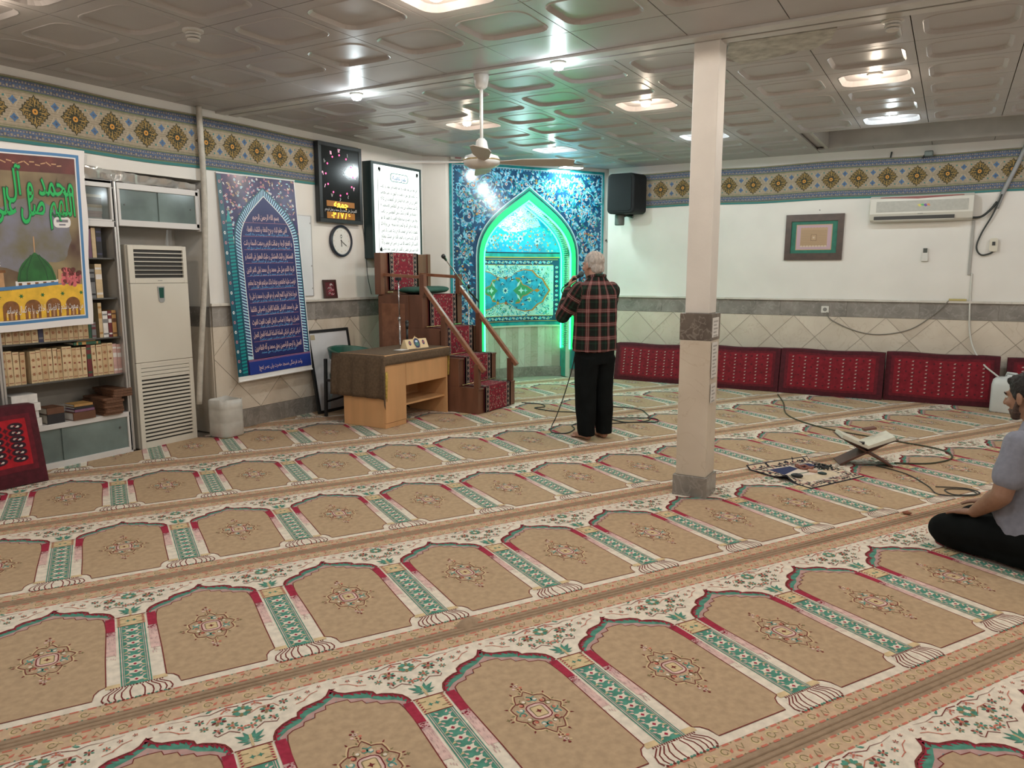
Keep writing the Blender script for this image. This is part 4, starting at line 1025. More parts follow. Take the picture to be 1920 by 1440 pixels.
for (y0, y1) in ((1.98, 2.796), (2.834, 3.766)):
    for z, d in ((1.65, .30), (1.325, .33), (1.0, .36), (.69, .38)):
        b = MB(); b.box(BX, FX - .035, y0, y1, z - .012, z); b.build('shelf', M_shelfdark, bc, bevel=.001)
    # bottom cabinet: white board top, frame, two sliding glass doors
    b = MB(); b.box(BX, FX, y0 - .018, y1 + .018, .318, .36); b.build('cabinet_top', M_alu_w, bc, bevel=.003)
    b = MB(); b.box(FX - .03, FX, y0 - .018, y1 + .018, .0, .055); b.box(FX - .03, FX, y1 - .015, y1 + .018, .055, .318); b.box(FX - .03, FX, y0 - .018, y0 + .012, .055, .318); b.build('cabinet_frame', M_alu_w, bc, bevel=.002)
    ym = y0 + (y1 - y0) * .40
    for (a, c, x) in ((y0, ym + .02, FX - .022), (ym, y1, FX - .012)):
        b = MB(); b.box(x - .004, x, a, c, .05, .32); d_ = b.build('glass_door', M_glass, bc)
    b = MB(); b.lathe([(.008, 0), (.008, .006)], 10, mp=lambda x, y, z: (FX - .011 + z, y1 - .08 + x, .235 + y)); b.build('door_knob', M_shelfdark, d_)
    # top cabinet
    b = MB(); b.box(BX, FX, y0 - .018, y1 + .018, 1.90, 1.945); b.build('cabinet_board', M_alu_w, bc, bevel=.002)
    b = MB(); b.box(FX - .03, FX, y0 - .018, y1 + .018, 2.215, 2.27); b.box(FX - .03, FX, y0 - .018, y0 + .014, 1.945, 2.215); b.box(FX - .03, FX, y1 - .014, y1 + .018, 1.945, 2.215); b.box(FX - .03, FX, y0, y1, 1.945, 1.96); b.build('cabinet_frame', M_alu_w, bc, bevel=.002)
    b = MB(); b.box(BX, FX, y0, y1, 2.25, 2.27); b.build('cabinet_board', M_alu_w, bc)
    for (a, c, x, mm) in ((y0, ym, FX - .022, M_glass), (ym - .02, ym + .28, FX - .012, M_glass), (ym + .25, y1, FX - .022, M_glassclear)):
        b = MB(); b.box(x - .004, x, a, min(c, y1), 1.955, 2.22); b.build('glass_door', mm, bc)
# cabinet over the air conditioner
y0, y1 = 3.812, 4.585
b = MB(); b.box(FX - .03, FX, y0, y1, 2.215, 2.265); b.box(FX - .03, FX, y0, y1, 1.915, 1.965); b.box(FX - .03, FX, y0, y0 + .022, 1.965, 2.215); b.box(FX - .03, FX, y1 - .03, y1, 1.93, 2.25); b.box(FX - .045, FX + .004, y1 - .004, y1 + .02, 1.90, 2.28); b.build('cabinet_frame', M_alu_w, bc, bevel=.002)
b = MB(); b.box(BX, FX - .03, y0, y1, 1.925, 1.945); b.box(BX, FX - .03, y0, y1, 2.24, 2.26); b.box(BX - .01, BX, y0, y1, 1.925, 2.26); b.build('cabinet_board', M_backp, bc)
for (a, c, x) in ((y0 + .02, 4.21, FX - .022), (4.19, y1 - .028, FX - .012)):
    b = MB(); b.box(x - .004, x, a, c, 1.962, 2.22); d_ = b.build('glass_door', M_glass, bc)
    yk = a + .05 if c < 4.3 else c - .05
    b = MB(); b.lathe([(.007, 0), (.007, .006)], 10, mp=lambda X, Y, Z: (x + Z, yk + X, 2.09 + Y)); b.build('door_knob', M_shelfdark, d_)
# crumpled clear plastic sheet along the top of the cabinets
M_plastic = mat('shiny_plastic', (.55, .54, .52), .06, spec=1.0, metal=.55)
b = MB(); rr = random.Random(4)
def plas(i, j):
    a = 3.52 + 1.05 * i; z = 2.272 + (.10 - .05 * i) * j
    n1 = mnoise.noise(Vector((a * 7, z * 9, 1.5))); n2 = mnoise.noise(Vector((a * 17, z * 15, 4.5)))
    return (FX - .03 + .028 * n1 + .014 * n2 + .02 * j, a, z + .006 * n2)
b.grid(plas, 60, 10); tag(b.build('plastic_sheet', M_plastic, smooth=True, recalc=False), 'crumpled shiny clear plastic sheet above the cabinet doors', 'plastic sheet')

# ---------------------------------------------------------------- books
M_page = mat('book_pages', (.62, .56, .46), .9, var=.08, scale=60, stretch=(1, 1, .1)); M_pagew = mat('book_pages_white', (.68, .65, .62), .9, var=.06, scale=60)
def bcol(n, rgb): return mat('book_' + n, D(*rgb), .55, var=.10, scale=22, detail=2)
BCO = dict(cream=bcol('cream', (176, 150, 112)), cream2=bcol('cream2', (164, 134, 96)), pink=bcol('pink', (172, 134, 122)), red=bcol('red', (92, 30, 32)), green=bcol('green', (36, 70, 48)), black=bcol('black', (28, 26, 28)), brown=bcol('brown', (84, 52, 34)), white=bcol('white', (190, 180, 168)), purple=bcol('purple', (104, 68, 84)), grey=bcol('grey', (104, 100, 96)), gold=bcol('gold', (150, 110, 60)), ochre=bcol('ochre', (160, 118, 70)), navy=bcol('navy', (50, 48, 66)), orn=bcol('ornament', (122, 62, 42)))
_bk = {}
def book_mesh(w, h, d):
    k = (round(w, 3), round(h, 3), round(d, 3))
    if k in _bk: return _bk[k]
    t = .003
    c = MB(); c.box(-d, 0, -w / 2, -w / 2 + t, 0, h); c.box(-d, 0, w / 2 - t, w / 2, 0, h); c.box(-.006, .003, -w / 2, w / 2, 0, h)
    p = MB(); p.box(-d + .006, -.005, -w / 2 + t, w / 2 - t, .004, h - .004)
    _bk[k] = (c.mesh('cover'), p.mesh('pages')); return _bk[k]
def book(label, y, z, w, h, d, cover, pages=M_page, spine=None, group=None, x=FX - .06, lay=False, rot=0.0, lean=0.0, band=None):
    """upright: spine faces the room; lay: lying flat, spine towards the room or turned by rot"""
    t = thing('book', label, 'book', (x, y, z), 0, group)
    if lay: t.rotation_euler = (R(90), 0, rot)
    elif lean: t.rotation_euler = (R(lean), 0, 0)
    cm, pm_ = book_mesh(w, h, d)
    cm2 = cm.copy(); cm2.materials.clear(); o = link('cover', cm2, [cover], t)
    pm2 = pm_.copy(); pm2.materials.clear(); link('pages', pm2, [pages], t)
    if spine is not None:
        f = Flat(.0004)
        if spine == 'orn':
            for zz in (.72, .28): f.star(0, h * zz, min(w * .42, .017), .007, 6, 0, 1); f.ell(0, h * zz, .005, .005, 1, 2, 6)
            f.rect(-w * .4, h * .93, w * .4, h * .95, 0, 1); f.rect(-w * .4, h * .06, w * .4, h * .08, 0, 1); f.rect(-w * .22, h * .48, w * .22, h * .53, 0, 1)
            f.build('spine_ornament', [BCO['orn'], BCO['gold']], t, lambda u, v, ww: (.0032 + ww, u, v), world=False)
        else:
            for (a, c) in ((.10, .16), (.84, .90), (.55, .70)): f.rect(-w * .46, h * a, w * .46, h * c, 0, 1)
            f.build('spine_ornament', [BCO[spine]], t, lambda u, v, ww: (.0032 + ww, u, v), world=False)
    return t
rb = random.Random(21)
G1 = 'cream volumes in the long row on the lower shelf'; G2 = 'cream volumes on the shelf under the hanging poster'
y = 2.842; i = 0; n_cr = 0; n_c2 = 0
while y < 3.745:                       # long row on the lower shelf
    w = rb.choice((.034, .036, .040, .044)); h = rb.choice((.245, .25, .255, .26))
    if i == 4: y += .035                # gap
    if i == 15: book('red and green volume among the cream ones in the lower long row', y + w / 2, .69, .036, .262, .17, BCO['red'], spine='green')
    elif i in (20, 21): book(('left' if i == 20 else 'right') + ' one of two pale pink volumes in the lower long row', y + w / 2, .69, w, h, .17, BCO['pink'], spine='white', group='pink volumes in the lower row')
    elif i >= 22: book('ochre volume with a dark foot at the right end of the lower long row', y + w / 2, .69, w, h, .17, BCO['ochre'], spine='navy', group='ochre volumes in the lower row')
    else: book(ORD[min(n_cr, 19)] + ' cream volume from the left in the lower long row', y + w / 2, .69, w, h, .17, BCO['cream' if i % 3 else 'cream2'], spine='orn', group=G1, lean=rb.uniform(-1.2, 1.2)); n_cr += 1
    y += w + .0025; i += 1
y = 2.842; i = 0
while y < 3.50:
    w = rb.choice((.036, .042, .046)); h = rb.choice((.235, .24, .25))
    if i == 6: book('dark purple volume among the cream ones under the poster', y + w / 2, 1.0, w, h, .17, BCO['navy'], spine='grey')
    else: book(ORD[min(n_c2, 19)] + ' cream volume from the left on the shelf under the hanging poster', y + w / 2, 1.0, w, h, .17, BCO['cream' if i % 2 else 'cream2'], spine='orn', group=G2); n_c2 += 1
    y += w + .003; i += 1
for (w, h, c, sp, lb) in ((.022, .24, 'green', None, 'thin dark green book right of the cream row under the poster'), (.035, .13, 'grey', 'red', 'small grey and red book leaning beside the dark green one')):
    book(lb, y + w / 2, 1.0, w, h, .15, BCO[c], spine=sp); y += w + .004
y = 3.605
for (w, h, c, sp, lb) in ((.030, .285, 'cream', 'gold', 'tall cream book on the shelf right of the poster foot'), (.042, .215, 'white', 'grey', 'white book beside the tall cream one right of the poster'), (.030, .215, 'red', 'white', 'dark red book with white bands right of the poster'), (.036, .22, 'ochre', 'brown', 'ochre book against the upright right of the poster')):
    book(lb, y + w / 2, 1.0, w, h, .17, BCO[c], spine=sp); y += w + .004
y = 3.50
for (w, h, c, sp, lb) in ((.05, .25, 'red', 'brown', 'thick dark red book on the shelf above the white books'), (.045, .235, 'grey', 'black', 'grey chequered book beside a tall pale one'), (.055, .275, 'cream', 'white', 'tall pale book on the shelf above the white books')):
    book(lb, y + w / 2, 1.325, w, h, .18, BCO[c], spine=sp); y += w + .006
book('grey book lying flat on top of the chequered book', 3.54, 1.325 + .255 + .011, .02, .11, .17, BCO['grey'], lay=True)
y = 3.52
for (w, h, c, sp, lb) in ((.042, .235, 'purple', 'pink', 'purple book with a pale ornament under the small glass cabinet'), (.030, .23, 'purple', None, 'plain purple book beside the cream one under the glass cabinet'), (.034, .24, 'cream', None, 'plain cream book between purple and black ones'), (.045, .24, 'black', 'navy', 'black book at the right under the small glass cabinet')):
    book(lb, y + w / 2, 1.65, w, h, .17, BCO[c], spine=sp); y += w + .004
z = 1.946
for k in range(8):                     # stack behind the small glass door
    w = rb.uniform(.022, .034); book(ORD[k] + ' book from the bottom of the stack behind the small glass door', 3.73 - .01 * rb.random(), z + w / 2, w, .17, .12, BCO[rb.choice(('purple', 'white', 'brown', 'cream', 'pink'))], lay=True, group='stacked books behind the small glass door', x=FX - .09); z += w + .001
book('dark green book lying across the lower long row', 3.60, .953 + .0125, .024, .22, .15, BCO['green'], lay=True, spine='gold', x=FX - .05)
book('small ochre book lying on the dark green one', 3.56, .978 + .012, .022, .15, .13, BCO['ochre'], lay=True, x=FX - .055)
z = .361
for k, w in enumerate((.062, .058, .06, .068)):
    book(['lowest', 'second', 'third', 'topmost'][k] + ' white book in the stack at the left end of the cabinet top', 3.075 - .012 * (k % 2), z + w / 2, w, .21 - .008 * k, .16, BCO['white'], M_pagew, lay=True, x=FX - .03 - .012 * (k % 2)); z += w + .001
z = .361
for k, (w, c, lb) in enumerate(((.075, 'black', 'thick black binder lying beside the white stack'), (.05, 'brown', 'dark brown book lying on the black binder'))):
    book(lb, 3.24, z + w / 2, w, .13, .15, BCO[c], lay=True, x=FX - .015); z += w + .001
z = .361
for k, (w, c, lb, hh) in enumerate(((.062, 'brown', 'thick pale edged book at the front of the cabinet top', .18), (.02, 'purple', 'thin purple book in the pile before the folded stands', .16), (.018, 'black', 'thin black book in the pile before the folded stands', .15), (.02, 'gold', 'thin golden book on top of the pile before the folded stands', .15))):
    book(lb, 3.475, z + w / 2, w, hh, .14, BCO[c], M_pagew, lay=True, x=FX + .01 - .01 * k); z += w + .001
# folded wooden book stands in two stacks
M_rehal = mat('rehal_wood', D(92, 60, 40), .5, var=.3, scale=14, stretch=(1, 4, 1))
def folded_rehal(label, y, z, x, rz):
    t = thing('folded_rehal', label, 'book stand', (x, y, z), rz, 'folded book stands stacked on the cabinet')
    for dz in (0, .010):
        b = MB(); P = rrect(-.33, -.085, 0, .085, .02, 2); b.prism(P, dz, dz + .009); b.build('board', M_rehal, t, False, bevel=.0015)
    b = MB(); b.tube([(-.16, -.075, .0095), (-.16, .075, .0095)], .008, 6); b.build('hinge', M_rehal, t, False)
for k in range(7): folded_rehal(ORD[k] + ' folded book stand from the bottom of the stack on the cabinet', 3.62 + .008 * (k % 3), .3605 + k * .0205, FX + .03 + .012 * (k % 2), R(3 * (k % 3) - 3))
for k in range(8): folded_rehal('folded wooden book stand in the stack against the upright', 3.80 - .10 + .004 * (k % 2), .3605 + (k) * .0205 + .1435 if k > 6 else .3605 + k * .0205, FX - .05, R(2)) if False else None
for k in range(3): folded_rehal(('lowest', 'middle', 'topmost')[k] + ' of three folded book stands lying across the top of the stack', 3.70 + .01 * k, .3605 + (7 + k) * .0205, FX + .045 - .01 * k, R(-9 + 4 * k))

# ================================================================ floor standing air conditioner
M_acw = mat('ac_white', (.66, .62, .54), .35, var=.03, scale=2); M_acd = mat('ac_dark', (.03, .028, .026), .5)
ac = thing('floor_air_conditioner', 'tall cream floor standing air conditioner between bookcase and pipe', 'air conditioner', (-6.15, 4.14, 0))
A0, A1, AX = 3.865, 4.43, -5.995
b = MB(); b.box(AX - .30, AX - .02, A0, A1, 0, 1.765); b.build('body', M_acw, ac, bevel=.012)
def acframe(z0, z1, hz0, hz1, hy0, hy1, nm):
    b = MB(); b.box(AX - .02, AX + .006, A0 + .004, hy0, z0, z1); b.box(AX - .02, AX + .006, hy1, A1 - .004, z0, z1); b.box(AX - .02, AX + .006, hy0, hy1, z0, hz0); b.box(AX - .02, AX + .006, hy0, hy1, hz1, z1); return b.build(nm, M_acw, ac, bevel=.002)
acframe(1.44, 1.76, 1.485, 1.725, A0 + .055, A1 - .04, 'outlet_frame')
b = MB(); b.box(AX - .019, AX - .013, A0 + .05, A1 - .035, 1.48, 1.73); b.build('outlet_dark', M_acd, ac)
for k in range(6):
    z = 1.515 + k * .036; b = MB(); b.hexa([(AX - .012, A0 + .055, z - .002), (AX - .012, A1 - .04, z - .002), (AX - .012, A1 - .04, z + .004), (AX - .012, A0 + .055, z + .004)], [(AX + .008, A0 + .055, z - .003), (AX + .008, A1 - .04, z - .003), (AX + .008, A1 - .04, z + .001 + .004 * (k > 2)), (AX + .008, A0 + .055, z + .001 + .004 * (k > 2))]); b.build('louvre', M_acw, ac)
b = MB(); b.box(AX - .02, AX + .008, A0 + .004, A1 - .004, .76, 1.437); b.build('front_panel', M_acw, ac, bevel=.004)
acframe(.0, .757, .06, .735, A0 + .045, A1 - .045, 'intake_frame')
b = MB(); b.box(AX - .019, AX - .012, A0 + .04, A1 - .04, .055, .74); b.build('intake_dark', M_acd, ac)
for k in range(20):
    z = .075 + k * .0335; b = MB(); b.box(AX - .012, AX + .004, A0 + .045, A1 - .045, z, z + (.0185 if k < 16 else .029)); b.build('slat', M_acw, ac, bevel=.0015)
b = MB(); b.prism([(-.034, .065), (.034, .065), (.028, -.06), (.014, -.075), (-.014, -.075), (-.028, -.06)], .008, .014, lambda a, c, d: (AX + d, 4.15 + a, 1.345 + c)); dsp = b.build('display', mat('display_silver', (.35, .36, .36), .25), ac, bevel=.002)
b = MB(); b.prism([(-.024, .055), (.024, .055), (.02, -.035), (-.02, -.035)], .0141, .0155, lambda a, c, d: (AX + d, 4.15 + a, 1.345 + c)); b.build('screen', mat('display_green', (.03, .10, .08), .1), dsp)
f = Flat(.0004); f.rect(4.128, 1.459, 4.172, 1.464, 0, 1); f.build('maker_mark', mat('grey_print', (.2, .2, .2), .5), ac, lambda u, v, w: (AX + .0065 + w, u, v))

# ---------------------------------------------------------------- pipe by the alcove
b = MB(); pts = spline([(-5.94, 4.615, 3.0), (-5.945, 4.62, 2.8), (-5.945, 4.625, 2.4), (-5.95, 4.62, 2.1), (-5.95, 4.59, 1.6), (-5.955, 4.545, 1.2), (-5.96, 4.49, .75), (-5.97, 4.45, .32)], 6)
b.tube(pts, .026, 10); tag(b.build('wrapped_pipe', mat('pipe_wrap', (.50, .46, .40), .6, var=.12, scale=20, bump=.3, bscale=90), smooth=True), 'cloth wrapped pipe running down the wall beside the alcove', 'pipe')
# ---------------------------------------------------------------- cut plastic jug
M_jug = mat('jug_plastic', (.60, .58, .54), .3, var=.10, scale=9, alpha=.93)
def jug(name, label, x, y, h, r):
    t = thing(name, label, 'jug', (x, y, .009))
    return t
t = jug('water_jug', 'cut open cloudy plastic jug on the floor beside the air conditioner', -5.82, 4.62, .37, .125)
b = MB(); P = rrect(-.125, -.125, .125, .125, .06, 5); n = len(P)
lv = [(0, .93), (.012, 1.0), (.13, 1.0), (.14, .985), (.15, 1.0), (.25, 1.0), (.26, .985), (.27, 1.0), (.345, .985)]
vs = []; rj = random.Random(2)
for z, k in lv: vs += [(x * k, y * k, z + (rj.uniform(-.006, .014) if z > .34 else 0)) for x, y in P]
fs = [tuple(range(n - 1, -1, -1))] + [(i * n + k, i * n + (k + 1) % n, (i + 1) * n + (k + 1) % n, (i + 1) * n + k) for i in range(len(lv) - 1) for k in range(n)]
b.add(vs, fs); o = b.build('jug_body', M_jug, t, False, smooth=True); sd = o.modifiers.new('wall', 'SOLIDIFY'); sd.thickness = .003
b = MB(); b.prism([(x * .95, y * .95) for x, y in P], .012, .20); b.build('water', mat('murky_water', (.42, .42, .38), .1), t, False)
# ================================================================ hanging poster over the bookcase
PM = [mat('poster_white', D(198, 188, 178), .5), mat('poster_blue', D(60, 104, 140), .5), mat('poster_ground', D(66, 38, 28), .5, col2=D(128, 110, 76), scale=3.2, detail=3), mat('poster_red', D(84, 34, 26), .5, var=.3, scale=8), mat('poster_green', D(30, 84, 34), .5, var=.3, scale=9), mat('poster_dgreen', D(22, 58, 28), .5), mat('poster_yellow', D(196, 150, 40), .5, var=.15, scale=16), mat('poster_brown', D(110, 66, 28), .5, var=.3, scale=20), mat('poster_stone', D(166, 124, 84), .5, var=.15, scale=18), mat('poster_pink', D(176, 84, 84), .5, var=.2, scale=30), mat('poster_letter', D(20, 150, 70), .5), mat('poster_letterdark', D(16, 70, 40), .5), mat('poster_sky', D(108, 104, 112), .5, col2=D(96, 86, 58), scale=5)]
ps = thing('wall_poster', 'hanging mosque poster with green dome and yellow arcade over the bookcase', 'poster', (-5.96, 2.87, 1.11))
Y0p, Y1p, Z0p, Z1p = 2.21, 3.545, 1.11, 2.46
def mpP(a, z, w):
    k = (a - Y0p) / (Y1p - Y0p); g = .012 * math.sin(9 * z + 3 * k) * k * k
    return (-5.962 + .014 * k ** 3 + w, a + (-.045 * ((Z1p - z) / (Z1p - Z0p)) ** .8) * k ** 4 + g * .6, z + .012 * math.sin(4 * a))
b = MB(); b.grid(lambda i, j: mpP(Y0p + (Y1p - Y0p) * i, Z0p + (Z1p - Z0p) * j, 0), 26, 26); o = b.build('sheet', PM[0], ps, recalc=False, smooth=True)
f = Flat(.0006)
f.rect(Y0p + .04, Z0p + .05, Y1p - .045, Z1p - .04, 1, 1); f.rect(Y0p + .062, Z0p + .072, Y1p - .067, Z1p - .062, 0, 2); f.rect(Y0p + .072, Z0p + .082, Y1p - .077, Z1p - .072, 2, 3)
a0, a1 = Y0p + .072, Y1p - .077
f.rect(a0, 2.27, a1, Z1p - .072, 3, 4)
f.poly([(3.0 + (.40 + .10 * mnoise.noise(Vector((math.cos(a) * 2, math.sin(a) * 2, 7)))) * math.cos(a), 1.80 + (.27 + .12 * mnoise.noise(Vector((math.cos(a) * 2.5, math.sin(a) * 2.5, 2)))) * math.sin(a)) for a in [math.pi * 2 * k / 48 for k in range(48)]], 12, 4)
for k in range(26): f.stroke([(a0 + .05 + k * .04, 2.335 + .012 * math.sin(k * 1.7)), (a0 + .085 + k * .04, 2.33 + .012 * math.sin(k * 2.9))], .008, 8, 5)
# minaret
for (c, z0, z1, w) in ((2.80, 1.3, 1.56, .16), (2.80, 1.56, 1.74, .115), (2.80, 1.74, 1.90, .075), (2.80, 1.90, 2.0, .05), (2.42, 1.3, 1.9, .1)): f.rect(c - w / 2, z0, c + w / 2, z1, 8, 5); f.rect(c - w / 2 - .015, z1 - .02, c + w / 2 + .015, z1, 7, 6); f.rect(c - w / 4, z0 + .03, c - w / 8, z1 - .05, 7, 6)
for k in range(7): f.rect(2.735, 1.59 + k * .02, 2.865, 1.596 + k * .02, 0, 7)
# dome
dc = 3.115
dome = [(dc - .145, 1.47), (dc - .142, 1.50), (dc - .125, 1.56)] + bez((dc - .12, 1.57), (dc - .09, 1.63), (dc - .03, 1.655), (dc, 1.685), 5) + bez((dc, 1.685), (dc + .03, 1.655), (dc + .09, 1.63), (dc + .12, 1.57), 5)[1:] + [(dc + .142, 1.50), (dc + .145, 1.47)]
f.poly(dome, 4, 6)
for k in (-.10, -.06, .06, .10): f.stroke([(dc + k * 1.3, 1.475), (dc + k * 1.15, 1.55), (dc + k * .3, 1.665)], .006, 5, 7)
f.rect(dc - .004, 1.68, dc + .004, 1.80, 8, 6); f.rect(dc - .16, 1.415, dc + .16, 1.475, 0, 5)
for k in range(5): f.rect(dc - .14 + k * .06, 1.42, dc - .115 + k * .06, 1.462, 7, 6)
# building, arcade and flowers
f.poly([(a0, 1.385), (3.2, 1.42), (3.34, 1.44), (3.34, 1.46), (a0, 1.41)], 1, 7)
f.poly([(a0, Z0p + .082), (a1, Z0p + .082), (a1, 1.43), (3.30, 1.435), (a0, 1.385)], 6, 7)
for k in range(8):
    c = a1 - .095 - k * .155; w = .058; P = [(c - w, Z0p + .082), (c + w, Z0p + .082), (c + w, 1.285)] + [(c + w * math.cos(R(q)), 1.285 + .05 * math.sin(R(q))) for q in range(15, 180, 15)] + [(c - w, 1.285)]
    f.poly(P, 7, 8)
    for q in (-.03, .0, .03): f.rect(c + q - .007, Z0p + .085, c + q + .007, 1.25, 6 if q else 8, 9)
    f.star(c + .077, 1.365, .02, .008, 6, 4, 9)
rp = random.Random(8)
for _ in range(46):
    f.ell(3.385 + rp.uniform(-.075, .075), 1.50 + rp.uniform(-.075, .05), .02, .018, 9 if rp.random() < .7 else 3, 9, 7, rp.random())
f.poly([(3.27, 1.44), (3.36, 1.45), (3.37, 1.55), (3.28, 1.55)], 8, 8)
f.poly(rrect(3.27, 1.865, 3.40, 1.945, .03, 3), 0, 6); f.rect(3.29, 1.905, 3.38, 1.925, 12, 7); f.rect(3.31, 1.88, 3.36, 1.893, 12, 7)
strips(f, .05, Y0p, Y1p).build('print', PM, ps, mpP)
ml = lambda u, v, w: mpP(u, v, .0055 + w)
for (dw, m_) in ((.0, 11), (.0, 10)):
    pass
lettering('calligraphy_outline', 'اللهم صل علی', ml, PM[11], ps, .61, .26, 3.14, 2.035, bold=.045); lettering('calligraphy_outline', 'محمد و آل محمد', ml, PM[11], ps, .81, .25, 3.04, 2.18, bold=.045); lettering('calligraphy', 'اللهم صل علی', lambda u, v, w: mpP(u, v, .0072 + w), PM[10], ps, .60, .26, 3.14, 2.035, bold=.014); lettering('calligraphy', 'محمد و آل محمد', lambda u, v, w: mpP(u, v, .0080 + w), PM[10], ps, .80, .25, 3.04, 2.18, bold=.012)  # wider dark print outlines the green letters
lettering('caption', 'من مبعوث شدم تا فضائل اخلاقی را به کمال برسانم', lambda u, v, w: mpP(u, v, .0085 + w), PM[0], ps, .58, .07, 3.165, 1.265, bold=.004)

# ================================================================ blue prayer banner
BM = [mat('banner_white', D(206, 200, 196), .35), mat('banner_navy', D(32, 36, 78), .3, var=.08, scale=4), mat('banner_purple', D(44, 36, 72), .25, var=.25, scale=12), mat('banner_teal', D(20, 122, 118), .3), mat('banner_tealdark', D(14, 70, 80), .3), mat('banner_pale', D(150, 184, 206), .3), mat('banner_rose', D(168, 108, 112), .3), mat('banner_cobalt', D(34, 50, 112), .3), mat('banner_gold', D(170, 140, 96), .3), mat('banner_text', D(204, 168, 158), .4), mat('banner_subtext', D(96, 150, 190), .4)]
bb = thing('prayer_banner', 'long navy prayer banner with arched border hanging on the wall', 'banner', (WX + .02, 5.3, .5))
bw, bh = .965, 1.965
def mpBl(u, v, w):     # u 0..bw, v 0..bh
    y = 4.79 + u + (.055 * (1 - v / bh)) ; z = .485 + v + .02 * u
    x = WX + .018 + .095 * (1 - v / bh) + .006 * math.sin(u * 7) + w
    return (x, y, z)
b = MB(); b.grid(lambda i, j: mpBl(bw * i, bh * j, 0), 16, 30); b.build('sheet', BM[0], bb, recalc=False, smooth=True)
f = Flat(.0006)
f.rect(.0, .045, .955, 1.96, 2, 1)
r3 = random.Random(6)
for _ in range(420):
    x = r3.uniform(.02, .94); z = r3.uniform(1.28, 1.95); c = r3.choice((6, 8, 0, 6, 5))
    if r3.random() < .4: f.star(x, z, .015, .008, 6, c, 2); f.ell(x, z, .005, .005, 2, 3, 5)
    else: f.leaf(x, z, r3.random() * 6.28, .035, .006, c, 2)
# left strip with a turquoise spiral column
f.rect(.0, .045, .05, 1.95, 4, 3); 
for k in range(20): f.ell(.025, .10 + k * .094, .012, .016, 6 if k % 2 else 0, 4, 8); f.ell(.025, .10 + k * .094, .006, .008, 4, 5, 6)
f.rect(.055, .045, .115, 1.52, 4, 3); f.poly([(.055, 1.52), (.115, 1.52), (.092, 1.60), (.085, 1.66), (.078, 1.60)], 3, 4)
for k in range(43): z = .07 + k * .0335; f.poly([(.055, z), (.115, z + .006), (.115, z + .024), (.055, z + .018)], 3, 4)
# arch border and field
cx_ = .535
def aBl(h, zs, za, z0): return [(cx_ + x, z) for x, z in arch(h, zs, za, z0, 12)]
o1, o2, o3 = aBl(.415, 1.33, 1.865, .195), aBl(.40, 1.325, 1.85, .195), aBl(.345, 1.31, 1.785, .195)
f.poly(o1, 4, 4); f.poly(o2, 5, 5)
L = list(zip(o2, o3))
fine_o = []; 
for (p, q), (p2, q2) in zip(L, L[1:]):
    m_ = max(1, round(math.dist(p, p2) / .03))
    for k in range(m_): t_ = k / m_; fine_o.append((tuple(a + (c - a) * t_ for a, c in zip(p, p2)), tuple(a + (c - a) * t_ for a, c in zip(q, q2))))
for (p, q), (p2, q2) in zip(fine_o[::1], fine_o[1:]):
    f.poly([p, tuple((a + c) / 2 for a, c in zip(p, p2)), q2, tuple((a + c) / 2 for a, c in zip(q, q2))], 1, 6)
f.poly(o3, 0, 7); f.poly(aBl(.338, 1.308, 1.775, .195), 1, 8)
f.rect(.135, .045, .955, .19, 7, 9); f.rect(.135, .185, .955, .19, 6, 10); f.rect(.135, .175, .955, .178, 6, 10)
lines = ['بسم الله الرحمن الرحیم', 'الهی عظم البلاء و برح الخفاء و انکشف الغطاء', 'و انقطع الرجاء و ضاقت الارض و منعت السماء و انت', 'المستعان و الیک المشتکی و علیک المعول فی الشدة و', 'الرخاء اللهم صل علی محمد و آل محمد اولی الامر الذین', 'فرضت علینا طاعتهم و عرفتنا بذلک منزلتهم ففرج عنا بحقهم', 'فرجا عاجلا قریبا کلمح البصر او هو اقرب یا محمد یا علی یا', 'علی یا محمد اکفیانی فانکما کافیان و انصرانی فانکما', 'ناصران یا مولانا یا صاحب الزمان الغوث الغوث الغوث', 'ادرکنی ادرکنی ادرکنی الساعة الساعة الساعة العجل العجل', 'العجل یا ارحم الراحمین بحق محمد و آله الطاهرین']
subs = ['خدایا گرفتاری بزرگ شد و پوشیده بر ملا گشت', 'امید بریده شد و زمین تنگ شد و آسمان دریغ کرد', 'و در سختی و آسانی بر تو اعتماد است', 'خدایا درود فرست بر محمد و آل محمد آن صاحبان امر', 'که طاعتشان را بر ما واجب کردی و مقامشان را شناساندی', 'گشایشی فوری و نزدیک مانند چشم بر هم زدن', 'مرا کفایت کنید که شمایید کفایت کننده', 'ای مولای ما ای صاحب زمان فریاد', 'مرا دریاب همین ساعت همین ساعت', 'ای مهربان ترین مهربانان به حق محمد']
zs_ = [1.575 - .0, 1.455, 1.325, 1.195, 1.065, .94, .81, .68, .555, .43, .30]
for i, z in enumerate(zs_):
    if i: f.rect(.225, z + .062, .845, z + .065, 6, 9)
strips(f, .06, 0, bw).build('print', BM, bb, mpBl)
mtx = lambda u, v, w: mpBl(u, v, .0062 + w)
for i, (s_, z) in enumerate(zip(lines, zs_)):
    wd = .34 if i == 0 else (.52 if i == 1 else .62)
    lettering('prayer_line', s_, mtx, BM[9], bb, wd, .072, cx_, z, bold=.008)
    if i: lettering('translation_line', subs[i - 1], mtx, BM[10], bb, .56, .032, cx_, z - .048, bold=.006)
lettering('footer_line', 'واحد فرهنگی مسجد حضرت ولی عصر (عج)', mtx, BM[9], bb, .58, .055, .54, .105, bold=.004)
b = MB(); b.tube([mpBl(0, bh, 0), mpBl(bw, bh, 0)], .008, 8); b.build('hanging_rod', BM[0], bb); b = MB(); b.tube([mpBl(-.0, .0, 0), mpBl(bw, .0, 0)], .010, 8); b.build('bottom_rod', BM[0], bb)

